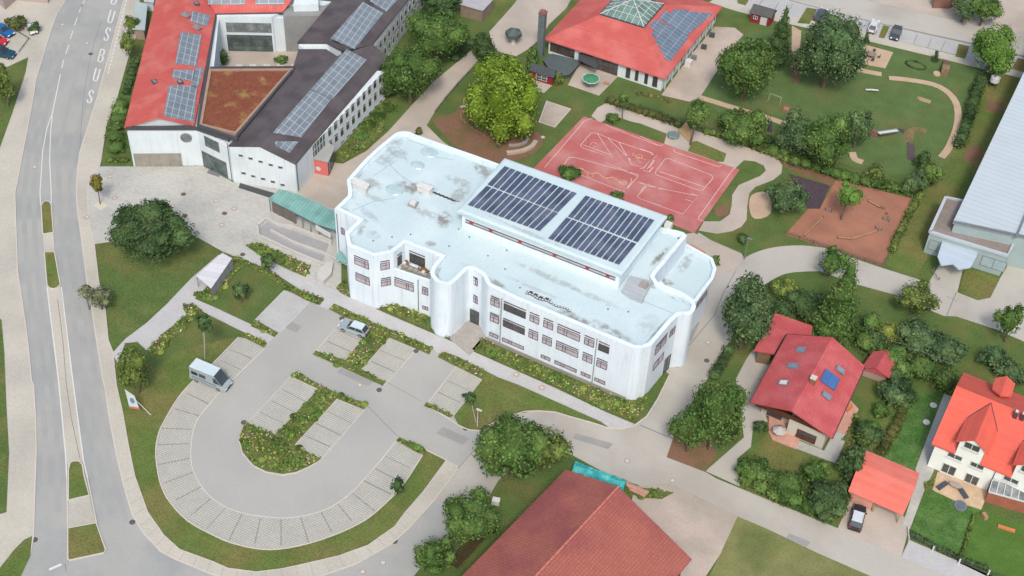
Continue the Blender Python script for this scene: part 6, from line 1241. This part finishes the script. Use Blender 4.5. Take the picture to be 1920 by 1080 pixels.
# manhole covers
def disc(mb, c, r, z, mi=0, n=14): mb.prism([(c.x+r*math.cos(2*math.pi*i/n), c.y+r*math.sin(2*math.pi*i/n)) for i in range(n)], 0.02, z, mi=mi)
m_iron = mat('cast_iron', dc(170, 166, 158), .8, .1, 2, .1, 6); m_irond = mat('dark_iron', dc(104, 100, 98), .8, .1, 2, .1, 6); m_ring = mat('cover_ring', dc(206, 190, 176), .9, .1, 2, .1, 6)
mh = [((65,313),.05,0), ((44,50),.05,0) , ((117,46),.045,0), ((163,81),.045,0), ((170,101),.045,1), ((163,407),.13,0), ((48,150),.12,0), ((675,722),.06,0), ((711,731),.06,1), ((1176,864),.05,0), ((1261,901),.05,0), ((718,1055),.055,0), ((680,1072),.055,0), ((1328,642),.05,0), ((1325,676),.05,1), ((1811,50),.045,0), ((1018,257),.07,0), ((968,702),.14,0), ((1016,727),.14,0), ((206,331),.13,0), ((215,371),.13,0), ((323,387),.13,0), ((344,364),.13,1), ((405,376),.13,0), ((439,391),.13,0), ((421,400),.13,1), ((416,422),.13,0), ((347,404),.13,1), ((248,979),.05,1), ((65,1012),.05,1), ((873,803),.06,1), ((562,865),.07,1), ((457,792),.07,1), ((780,658),.07,1), ((641,597),.07,1), ((455,477),.135,1), ((740,1015),.06,1)]
where = ['on the left lane of the main road', 'at the top of the west pavement', 'on the upper left lane', 'on the bus lane above the lettering', 'beside the letter B', 'in the pavement opposite the island', 'on the west pavement', 'in the side aisle of the car park', 'at the corner of the striped bays', 'at the middle of the access road', 'on the lane by the weeds', 'on the lower road right of centre', 'on the lower road at the bottom edge', 'on the lane beside the round east tower', 'below it on the lane near the hedge', 'on the upper street', 'at the edge of the court path', 'on the walkway, left of two', 'on the walkway, right of two', 'at the plaza corner hedge', 'by the autumn tree', 'in the plaza middle with a reddish ring', 'star shaped setting on the plaza', 'reddish one on the plaza right side', 'on the plaza before the ramps', 'tiny one next to the plaza ring', 'lowest one on the plaza', 'small one over the tree tip', 'at the right kerb near the dashed line', 'at the left kerb near the islands', 'at the kerb of the front lawn', 'at the tip of the flower island', 'at the left end of the flower island', 'at the bays below the walkway', 'beside the silver car', 'red square one at the walkway start', 'on the outer edge of the pavement curve']
for i, ((xy, z, dk), wh) in enumerate(zip(mh, where)):
    c = P(*xy, z); big = z in (.13, .14); k = MB(); 
    if big: disc(k, c, .6, z-.005 if z == .13 else z-.003, 2, 10)
    disc(k, c, .4, z+.012, 1); disc(k, c, .27, z+.022, 0)
    o = k.build('manhole_cover', [m_irond if dk else m_kerb, m_irond if dk else m_iron, m_ring]); tag(o, ('dark' if dk else 'pale')+' manhole cover '+wh, 'manhole cover', 'manhole covers and gullies'); center(o)
# planted square of the autumn tree
o = MB().prism(PX([(172,385),(188,377),(204,385),(188,394)], .14), .05, .14).build('tree_pit', mat('pale_gravel', dc(222, 216, 192), .95, .05, 1, .1, 6), kind='structure')
# lamps
def lamp(label, base, zt_=5.0, top=None, m=m_grey):
    b = P(*base, 0); t = thing('street_lamp', label, 'street lamp', tuple(b)); tp = P(*top, zt_) if top else b+V((0, 0, zt_))
    MB().tube(b, tp, .09, .05).build('pole', m, t); k = MB(); k.box(tp+V((.2, 0, .05)), (.8, .3, .12)); k.build('lamp_head', m, t)
lamp('grey street lamp at the junction of the service path and the court path', (1395,487), 4.5)
lamp('white lamp pole rising among trees at the top right edge', (1860,42), 6.0, m=m_wfr)
lamp('pale lamp post on the lawn by the little corner tree', (895,800), 3.6, m=m_kerb)
# flag with emblem
b = P(283,778,0); tp = P(234,730,4.2); t = thing('flagpole', 'white flagpole leaning over the verge with a pale crested banner', 'flagpole', tuple(b)); MB().tube(b, tp, .06, .04).build('pole', m_wfr, t)
q = [P(*p, z) for p, z in (((234,730),4.2), ((243,765),2.6), ((262,768),1.9), ((252,742),3.2))]; fl = MB(); fl.quad(*q); n_ = (q[1]-q[0]).cross(q[3]-q[0]).normalized()*.02; fl.quad(*[p-n_ for p in q][::-1]); f_ = fl.build('banner', mat('banner_cloth', dc(200, 212, 204), .8, .08, 1, 0), t)
if n_.z < 0: n_ = -n_
ce = (q[0]+q[1]+q[2]+q[3])/4+n_*1.5; e1_ = (q[2]-q[1]).normalized(); e2_ = (q[0]-q[1]).normalized(); MB().add([ce+e1_*.32*math.cos(i*math.pi/5)+e2_*.4*math.sin(i*math.pi/5) for i in range(10)], [list(range(10))]).build('crest', mat('crest_blue', dc(110, 140, 170), .8, 0, 1, 0), f_)
k = MB(); a_, b_ = q[1]+n_*1.6, q[2]+n_*1.6; k.quad(a_, b_, b_+e2_*.25, a_+e2_*.25); k.build('red_band', mat('band_red', dc(206, 110, 100), .8, 0, 1, 0), f_)
# pavilion & round green table
b = P(961,88,0); t = thing('pavilion', 'small dark green tent roofed pavilion on the pale path', 'pavilion', tuple(b)); k = MB(); N = 6; c = P(963,62,2.3)
for i in range(N):
    a0, a1 = 2*math.pi*i/N+.3, 2*math.pi*(i+1)/N+.3; r = 1.55
    p0, p1 = c+V((r*math.cos(a0), r*math.sin(a0), .2)), c+V((r*math.cos(a1), r*math.sin(a1), .2)); k.add([p0, p1, c+V((0, 0, 1.1))], [[0, 1, 2]]); k.quad(p0-V((0, 0, .7)), p1-V((0, 0, .7)), p1, p0)
k.build('roof', mat('dark_green_canvas', dc(92, 106, 102), .7, .15, 2, .1, 4), t); MB().tube((c.x, c.y, 0), (c.x, c.y, 1.6), .45, .4, n=8).build('base', m_line, t)
b = P(1108,158,0); t = thing('parasol', 'green octagonal parasol with a white rim on the kindergarten terrace', 'parasol', tuple(b)); k = MB(); c = P(1108,147,1.9)
for i in range(8):
    a0, a1 = 2*math.pi*i/8+.2, 2*math.pi*(i+1)/8+.2; k.add([c+V((1.55*math.cos(a0), 1.55*math.sin(a0), 0)), c+V((1.55*math.cos(a1), 1.55*math.sin(a1), 0)), c+V((0, 0, .35))], [[0, 1, 2]])
cp_ = k.build('canopy', mat('green_canvas', dc(76, 150, 108), .8, .06, 1, 0), t); MB().ribbon([(c.x+1.55*math.cos(2*math.pi*i/8+.2), c.y+1.55*math.sin(2*math.pi*i/8+.2)) for i in range(8)], .1, c.z-.12, c.z+.02, closed=True).build('valance', m_wfr, cp_); MB().tube((c.x, c.y, 0), (c.x, c.y, c.z+.3), .04).build('pole', m_wfr, t)
o = MB().box(P(1101,159,.35), (.6, .6, .7), .4).build('stool', m_grey); tag(o, 'small grey stool under the rim of the green parasol', 'stool'); center(o)
o = MB().box(P(1137,156,.3), (.9, .4, .5), .2).build('bench', m_tan); tag(o, 'little wooden bench at the terrace edge by the grass', 'bench'); center(o)
# benches & kerb at the lime tree
k = MB(); k.ribbon(PX(smooth([(950,285),(968,283),(985,279),(998,272),(1005,263)], False), .45), .75, 0, .45); o = k.build('curved_bench', mat('pale_stone', dc(200, 184, 166), .9, .08, 1, .08, 5)); tag(o, 'curved pale stone bench around the lime tree', 'bench'); center(o)
k = MB(); k.ribbon(PX(smooth([(954,271),(970,271),(985,266),(990,258)], False), .3), .5, 0, .3); o = k.build('tree_ring_wall', mat('grey_stone', dc(176, 172, 166), .9, .1, 1, .1, 5)); tag(o, 'short inner stone wall at the foot of the lime tree', 'wall'); center(o)
k = MB(); 
for q in ([(866,205),(865,222),(885,240),(915,258),(940,272)], [(880,215),(888,230),(905,245)]): k.ribbon(PX(smooth(q, False), .036), .08, .02, .036)
k.build('soil_edging', mat('pinkish_stone', dc(180, 146, 130), .9, .05, 1, 0), kind='structure')
k = MB(); k.box(P(872,199,.45), (1.7, .5, .12), 1.0); k.box(P(872,199,.2), (1.4, .3, .35), 1.0); o = k.build('bench', m_kerb); tag(o, 'small white bench at the corner of the bare soil', 'bench'); center(o)
# kindergarten lawn toys
def simple(name, label, cat, fn, mats, par=None):
    k = MB(); fn(k); o = k.build(name, mats); tag(o, label, cat); return center(o)
t = thing('slide', 'white slide with a dark ladder platform lying beside the narrow dark tree', 'slide', tuple(P(1665,250,0)))
a_, b_ = P(1648,250,1.1), P(1684,245,.35); MB().beam(a_, b_, .75, .08).build('chute', m_line, t)
d_ = (b_-a_).normalized(); sd_2 = d_.cross(V((0, 0, 1))).normalized()*.42; MB().beam(a_+sd_2+V((0, 0, .1)), b_+sd_2+V((0, 0, .1)), .08, .2).build('side_rail', m_grey, t); MB().beam(a_-sd_2+V((0, 0, .1)), b_-sd_2+V((0, 0, .1)), .08, .2).build('side_rail', m_grey, t)
k = MB(); k.box(P(1640,250,.55), (1.2, .9, 1.1), .1); k.build('platform', mat('brown_platform', dc(140, 104, 92), .9, .1, 1, .1, 5), t); MB().box(P(1690,245,.06), (1.0, .9, .12), .1).build('landing_mat', m_rub, t)
k = MB(); p = P(1635,168,.5); t = thing('seesaw', 'white wing shaped rocker standing alone on the lawn', 'seesaw', tuple(P(1634,171,0))); k.beam(p+V((-1.0, -.5, -.1)), p, .35, .08); k.beam(p, p+V((1.1, .35, .05)), .35, .08); k.build('board', m_line, t); MB().tube((p.x, p.y, 0), p, .08).build('post', m_grey, t)
k = MB(); c = P(1735,190,0); q = [(-1.1, -.3), (.9, -.3), (.9, .3), (-1.1, .3), (-1.6, 0)]; k.prism([(c.x+x, c.y+y) for x, y in q], 0, .35); qi = inset([(c.x+x, c.y+y) for x, y in q], .08); k.prism(qi, .3, .36, mi=1); k.box(c+V((.3, 0, .4)), (.1, .56, .08)); o = k.build('toy_boat', [m_sand, m_tan]); tag(o, 'little wooden boat sandpit on the lawn', 'toy boat'); center(o)
t = thing('climbing_frame', 'wooden climbing structure with a round step on the upper lawn', 'climbing frame', tuple(P(1768,138,0))); MB().box(P(1772,132,.8), (1.3, 1.5, 1.6), .2).build('tower', mat('weathered_wood', dc(150, 128, 100), .9, .15, 1, .15, 4), t); MB().beam(P(1772,125,1.4), P(1774,113,.2), .9, .1).build('ramp', mat('brown_platform', dc(140, 104, 92)), t); k = MB(); disc(k, P(1757,137,.3), .7, .3); k.build('step', m_sand, t)
t = thing('picnic_table', 'grey picnic table with chairs on the sand pad', 'picnic table', tuple(P(1633,104,0))); k = MB(); c = P(1635,101,.75); k.tube(c, c+V((0, 0, .06)), .85, n=12); k.build('tabletop', mat('grey_wood', dc(160, 146, 132), .9, .1, 1, .1, 5), t); k = MB(); MB().tube((c.x, c.y, 0), c, .08).build('leg', m_darkm, t)
for i, a in enumerate((.3, 1.6, 2.8, 4.1, 5.2)):
    p = V((c.x+1.35*math.cos(a), c.y+1.35*math.sin(a), 0)); s = thing('chair', 'dark garden chair at the '+('far right', 'far side', 'left side', 'near left', 'near right')[i]+' of the round picnic table', 'chair', tuple(p), 'chairs round the picnic table'); MB().box(p+V((0, 0, .42)), (.45, .45, .05), a).build('seat', m_darkm, s); MB().box(p+V((.2*math.cos(a), .2*math.sin(a), .7)), (.05, .45, .5), a).build('backrest', m_darkm, s)
    for dx_, dy_ in ((.18, .18), (-.18, .18), (.18, -.18), (-.18, -.18)): MB().tube(p+V((dx_, dy_, 0)), p+V((dx_, dy_, .42)), .02, n=5).build('leg', m_darkm, s)
t = thing('water_tank', 'white round topped tank on legs beside the hall strip', 'tank', tuple(P(1864,160,0))); c = P(1865,152,1.3); k = MB(); k.tube(c, c+V((0, 0, 1.0)), .85, n=14); k.tube(c+V((0, 0, 1.0)), c+V((0, 0, 1.2)), .8, .3, n=14); k.build('vessel', m_line, t)
for dx_, dy_ in ((.5, .5), (-.5, .5), (.5, -.5), (-.5, -.5)): MB().tube((c.x+dx_, c.y+dy_, 0), (c.x+dx_, c.y+dy_, 1.3), .06).build('leg', m_darkm, t)
simple('plank_path', 'narrow dark plank walkway near the right end of the lawn', 'walkway', lambda k: [k.box(P(1708,270+4*i,.12), (1.3, .45, .12), -.05) for i in range(8)], mat('dark_plank', dc(104, 90, 94), .9, .1, 1, .1, 5))
simple('balance_ring', 'grass green oval hoop lying on the upper lawn', 'hoop', lambda k: k.ribbon([(P(1717,123,0).x+1.9*math.cos(i*math.pi/8), P(1717,123,0).y+1.1*math.sin(i*math.pi/8)) for i in range(16)], .3, 0, .25, closed=True), LM['dark'])
def afr(k):
    p = P(1441,188,0); 
    for s in (0, 2.2): k.tube(p+V((s, -.5, 0)), p+V((s, 0, 1.5)), .05); k.tube(p+V((s, .5, 0)), p+V((s, 0, 1.5)), .05)
    k.tube(p+V((0, 0, 1.5)), p+V((2.2, 0, 1.5)), .05)
simple('swing_frame', 'small pale swing frame below the weeping tree', 'swing', afr, mat('pale_green_pole', dc(176, 190, 150), .7, 0, 1, 0))
simple('garden_cone', 'slim purple grey pointed post by the lawn path', 'post', lambda k: k.tube(P(1443,246,0), P(1441,225,1.6) if False else P(1443,246,0)+V((0, 0, 2.4)), .45, .05, n=8), mat('purple_grey', dc(92, 84, 102), .8, .1, 1, 0))
simple('sand_toy', 'orange sand toy on the small bare patch', 'toy', lambda k: k.box(P(1475,204,.2), (1.0, .5, .35), .2), m_tan)
t = thing('wooden_flap', 'leaning wooden panel on the beige path under the sapling', 'board', tuple(P(1292,268,0))); k = MB(); k.add([P(*p, z) for p, z in (((1271,245),.3), ((1287,228),1.6), ((1296,246),1.5), ((1294,268),.1))], [[0, 1, 2, 3]]); k.build('panel', mat('plywood', dc(190, 160, 116), .9, .1, 1, .08, 5), t)
simple('table_sculpture', 'round grey green table sculpture on the beige path', 'table', lambda k: (k.tube(P(1262,257,0), P(1262,257,0)+V((0, 0, .5)), .3, n=8), k.tube(P(1262,257,0)+V((0, 0, .5)), P(1262,257,0)+V((0, 0, .7)), 1.1, .9, n=9)), mat('grey_green_metal', dc(126, 146, 140), .6, .1, 2, .1, 4))
# woodchip pit equipment
def bars(k):
    for a, b in (((1508,441),(1543,407)), ((1571,445),(1597,447)), ((1597,447),(1650,431))): k.beam(P(*a, .5), P(*b, .5), .12, .12)
    for x, y in ((1508,443),(1543,409),(1550,401),(1571,447),(1597,449),(1650,433)): k.tube(P(x, y, 0), P(x, y, .6), .1)
t = thing('balance_course', 'low wooden balance beams and posts across the woodchip pit', 'balance beam', tuple(P(1560,445,0)))
for a, b in (((1508,441),(1543,407)), ((1571,445),(1597,447)), ((1597,447),(1645,433)), ((1628,376),(1650,388))): MB().beam(P(*a, .4), P(*b, .4), .18, .14).build('beam', m_tan, t)
for x, y in ((1508,443),(1543,409),(1571,447),(1597,449),(1645,435),(1628,378),(1650,390)): MB().tube(P(x, y, 0), P(x, y, 0)+V((0, 0, .45)), .09).build('post', m_darkm, t)
for i, (x, y) in enumerate(((1656,392),(1662,402),(1664,410))):
    o = MB().tube(P(x, y, 0), P(x, y, 0)+V((0, 0, .35)), .22, n=8).build('stepping_post', m_soil); tag(o, ('upper', 'middle', 'lower')[i]+' of three short dark stepping posts on the right of the woodchip pit', 'stepping post', 'stepping posts in the pit'); center(o)
for i, (x, y) in enumerate(((1552,397),(1660,414),(1646,431))):
    t = thing('ladder_frame', ('ladder frame beside the rubber mat', 'ladder frame by the stepping posts', 'ladder frame at the end of the long beam')[i]+' in the woodchip pit', 'ladder', tuple(P(x, y, 0))); b = P(x, y, 0)
    MB().tube(b+V((-.5, 0, 0)), b+V((-.4, 0, .8)), .05).build('rail', m_darkm, t); MB().tube(b+V((.5, 0, 0)), b+V((.6, 0, .8)), .05).build('rail', m_darkm, t)
    for j in range(3): MB().tube(b+V((-.48, 0, .2+.25*j)), b+V((.55, 0, .2+.25*j)), .035, n=5).build('rung', m_grey, t)
# fences
def fence(label, pts, h=1.0, m=m_grey, every=2.5, name='fence', panel=None, cat='fence'):
    g = [P(x, y, 0) for x, y in pts]; t = thing(name, label, cat, tuple(g[0])); k = MB()
    for zz in (h, .35): r_ = MB(); [r_.beam(a+V((0, 0, zz)), b+V((0, 0, zz)), .05, .05) for a, b in zip(g, g[1:])]; r_.build('rail', m, t)
    for a, b in zip(g, g[1:]):
        if panel: 
            n_ = int((b-a).length/.35)
            for i in range(n_): q = a.lerp(b, i/n_); k.box(q+V((0, 0, h/2+.1)), (.04, .04, h-.1))
    if panel: k.build('pickets', m, t)
    for a, b in zip(g, g[1:]):
        n_ = max(1, int((b-a).length/every))
        for i in range(n_): q = a.lerp(b, i/n_); MB().box(q+V((0, 0, h/2)), (.07, .07, h+.1)).build('post', m, t)
    return t
m_rust = mat('weathered_rail', dc(128, 110, 100), .9, .1, 1, .1, 5)
fence('low fence along the south edge of the woodchip pit', [(1473,439),(1550,466),(1590,480),(1654,500),(1667,478)], .8, m_rust, 2.2, panel=1)
fence('thin dark fence beside the path at the lime tree lawn', [(897,118),(858,160),(836,186),(815,213)], .6, m_darkm, 2.6)
fence('fence on the hedge line north of the beige path', [(1200,203),(1275,230),(1375,263),(1455,290),(1560,330)], 1.0, m_darkm, 3.0, panel=1)
fence('silver cable fence along the long garden hedge', [(1618,640),(1660,664),(1700,674),(1745,696),(1785,712)], 2.9, m_grey, 8)
fence('dark garden fence along the front lawn of the terraced house', [(1705,1008),(1750,1030),(1800,1056),(1860,1080),(1935,1105)], .9, m_darkm, 3.0, panel=1)
fence('low rail beside the driveway bays at the white building', [(30,60),(55,75),(36,101)], .5, m_darkm, 2.0)
o = MB().ribbon(PX([(1703,987),(1705,1010)], .5), .12, 0, .5).build('garden_wall', m_rw); tag(o, 'short low wall between driveway and front garden', 'wall'); center(o)
for i, (x, y, w_) in enumerate(((1750,1029,'at the left part of the fence'),(1799,1053,'where the two gardens meet'),(1854,1074,'near the right end of the fence'))):
    o = MB().box(P(x, y, .5), (.2, .2, 1.0)).build('gate_post', m_wfr); tag(o, 'white post '+w_+' of the front gardens', 'post', 'white garden fence posts'); center(o)
# garden things
for i, (x, y) in enumerate(((1750,760),(1737,792))):
    k = MB(); disc(k, P(x, y, .05), .5, .14, n=10); o = k.build('stone_disc', m_line); tag(o, ('upper', 'lower')[i]+' round white stone disc on the lawn beside the side walk', 'stepping stone', 'white stone discs'); center(o)
for i, (x, y, a, lb) in enumerate(((1766,913,2.0,'left dark lounger on the sand coloured terrace'), (1805,927,.75,'right dark lounger on the sand coloured terrace'))):
    b = P(x, y, .12); t = thing('sun_lounger', lb, 'sun lounger', tuple(b), 'loungers on the terrace'); MB().box(b+V((0, 0, .35)), (1.8, .65, .12), -a).build('mattress', m_dk2, t); MB().box(b+V((0, 0, .17)), (1.6, .5, .22), -a).build('frame', m_grey, t)
b = P(1790,914,.12); t = thing('patio_table', 'oval pale table between the two dark loungers', 'table', tuple(b)); k = MB(); k.prism([(b.x+.9*math.cos(i*math.pi/6), b.y+.55*math.sin(i*math.pi/6)) for i in range(12)], .72, .78, bottom=True); k.build('tabletop', mat('table_top', dc(180, 164, 156), .7, .08, 1, 0), t); MB().tube((b.x, b.y, .12), (b.x, b.y, .74), .1).build('leg', m_grey, t)
k = MB(); disc(k, P(1800,950,0), .85, .35, n=14); disc(k, P(1800,950,0), .7, .38, 1, 12); o = k.build('water_basin', [m_grey, mat('basin_blue', dc(112, 124, 136), .4, .1, 1, 0)]); tag(o, 'round grey basin on the lawn at the terrace edge', 'basin'); center(o)
b = P(1462,808,.25); t = thing('parasol', 'closed pale grey parasol on the pink chalet terrace', 'parasol', tuple(b)); k = MB(); c = P(1463,802,2.0)
for i in range(8):
    a0, a1 = 2*math.pi*i/8, 2*math.pi*(i+1)/8; k.add([c+V((1.0*math.cos(a0), 1.0*math.sin(a0), -.5)), c+V((1.0*math.cos(a1), 1.0*math.sin(a1), -.5)), c+V((0, 0, .3))], [[0, 1, 2]])
k.build('canopy', mat('pale_canvas', dc(196, 192, 190), .8, .08, 1, 0), t); MB().tube((c.x, c.y, .25), c, .04).build('pole', m_grey, t)
simple('plank', 'orange plank lying on the right hand lawn', 'plank', lambda k: k.beam(P(1871,986,.2), P(1903,996,.2), .45, .25), mat('orange_wood', dc(226, 140, 90), .8, .05, 1, 0))
simple('garden_stool', 'small brown garden stool beside the conservatory', 'stool', lambda k: k.box(P(1846,968,.35), (.9, .5, .7), -.8), m_tan)
simple('bench', 'orange wooden bench on the pink strip east of the chalet', 'bench', lambda k: k.box(P(1591,764,.45), (.6, 1.3, .5), -.2), mat('orange_wood', dc(226, 140, 90)))
simple('utility_box', 'white utility box on the grass beside the barn', 'utility box', lambda k: k.box(P(930,940,.4), (1.0, .8, .8), .3), m_line)
# tarp covered wood pile and logs beside the barn
def tarp(k):
    c0, c1 = P(1076,878,.9), P(1172,909,.6); N = 16; pr = []
    for i in range(N+1):
        f = i/N; c = c0.lerp(c1, f); r = 1.15*(1-.35*f)+.1*math.sin(i*1.7); t_ = (c1-c0).normalized(); n_ = V((-t_.y, t_.x, 0)); pr.append([c+n_*r*x+V((0, 0, -c.z+z*(2.0-.8*f)+.06*math.sin(i*2.3+x*5))) for x, z in ((-1, 0), (-.8, .65), (-.2, 1), (.35, .95), (.85, .6), (1, 0))])
    for a, b in zip(pr, pr[1:]):
        for i in range(5): k.quad(a[i], b[i], b[i+1], a[i+1])
    k.quad(*pr[0]); k.quad(*pr[-1][::-1])
simple('tarpaulin', 'turquoise tarpaulin over a long wood pile at the barn end', 'tarpaulin', tarp, mat('turquoise_tarp', dc(52, 178, 180), .5, .2, 1.2, .15, 3, .3, col2=dc(90, 204, 204), c2scale=.8))
t = thing('log_pile', 'pinkish stripped logs stacked beyond the turquoise tarpaulin', 'logs', tuple(P(1195,920,0)))
for i in range(4): a_ = P(1172+i*3,905+i*4,.25+.2*(i % 2)); b_ = P(1216-i*2,924+i*2,.25+.2*(i % 2)); MB().tube(a_, b_, .22, n=8).build('log', mat('stripped_log', dc(214, 164, 144), .9, .12, 1, .1, 4), t)
t = thing('pole_stack', 'row of upright brown poles leaning along the barn wall', 'pole stack', tuple(P(872,1040,0)))
for i in range(17):
    f = i/16; a_ = P(842+52*f, 1050-58*f, .2); b_ = P(858+56*f, 1066-60*f, 1.4); MB().tube(a_, b_, .1, n=6).build('pole', m_bwood, t)
# roof garden planting & furniture
for i, (x, y, lb) in enumerate(((760,491,'left clump of orange plants on the roof terrace'), (795,508,'right clump of orange plants on the roof terrace'))):
    b = P(x, y, 6.9); t = thing('potted_plants', lb, 'plant', tuple(b)); foliage([(b+V((0, 0, .25)), (.9, .5, .35))], leafmat('terrace_leaf', dc(170, 116, 88), dc(120, 120, 70), .4), t, 'foliage', leaf=.22, dens=10); MB().box(b+V((.2, -.5, .2)), (.45, .4, .4)).build('pot', m_line, t)
for i in range(6):
    b = P(752+i*9, 498+i*3.6, 6.85); o = MB().box(b+V((0, 0, .12)), (.7, .5, .25), .1).build('planter', m_plinth); tag(o, ('first', 'second', 'third', 'fourth', 'fifth', 'last')[i]+' grey planter from the left on the roof terrace', 'planter', 'planters on the roof terrace'); center(o)
# white cabinet and lamp at the tower foot, garden lights
simple('garden_light', 'white globe light on a dark post at the foot of the round tower', 'lamp', lambda k: (k.tube(P(842,637,0), P(842,637,0)+V((0, 0, .9)), .07), k.tube(P(842,637,0)+V((0, 0, .9)), P(842,637,0)+V((0, 0, 1.2)), .18, .16, n=8, mi=1)), [m_darkm, m_line])
simple('air_unit', 'white box at the back corner of the raised hall', 'box', lambda k: k.box(P(1253,424,10.9), (1.0, .9, 1.2)), m_line)
simple('planter_trough', 'row of terracotta pots behind the lower east terrace', 'planter', lambda k: k.beam(P(1293,462,.4), P(1320,477,.4), .6, .6), mat('terracotta', dc(214, 150, 110), .85, .12, 1, 0))
tree('small green bush behind the lower east terrace', 1340,487,24,16, 'green', n=4, cat='bush', name='bush', trunk=False, leaf=.26)
simple('bicycle_rack', 'grey bicycle stand at the hall drive', 'bicycle rack', lambda k: [k.tube(P(1750+4*i,508+6*i,0), P(1750+4*i,508+6*i,0)+V((0, 0, .7)), .06) for i in range(1)]+[k.beam(P(1748,505,.7), P(1760,524,.7), .1, .1), k.tube(P(1760,526,0), P(1760,526,0)+V((0, 0, .7)), .06)], m_grey)
simple('storage_box', 'white awning box on the kindergarten yard beside the wall', 'box', lambda k: k.box(P(1291,118,.6), (1.1, 1.3, 1.1), .1), m_line)
for i, (x, y) in enumerate(((1320,88),(1301,108),(1335,66))):
    o = MB().box(P(x, y, .45), (1.0, .5, .9), .3).build('bin', m_darkm if i != 1 else m_grey); tag(o, ('dark bin against the kindergarten side wall', 'grey bin nearest the white box at the kindergarten', 'dark bin at the far corner of the kindergarten')[i], 'bin', 'bins along the kindergarten wall'); center(o)
for a, b in (((1293,104),(1310,112)), ((1315,87),(1332,95))):
    pass
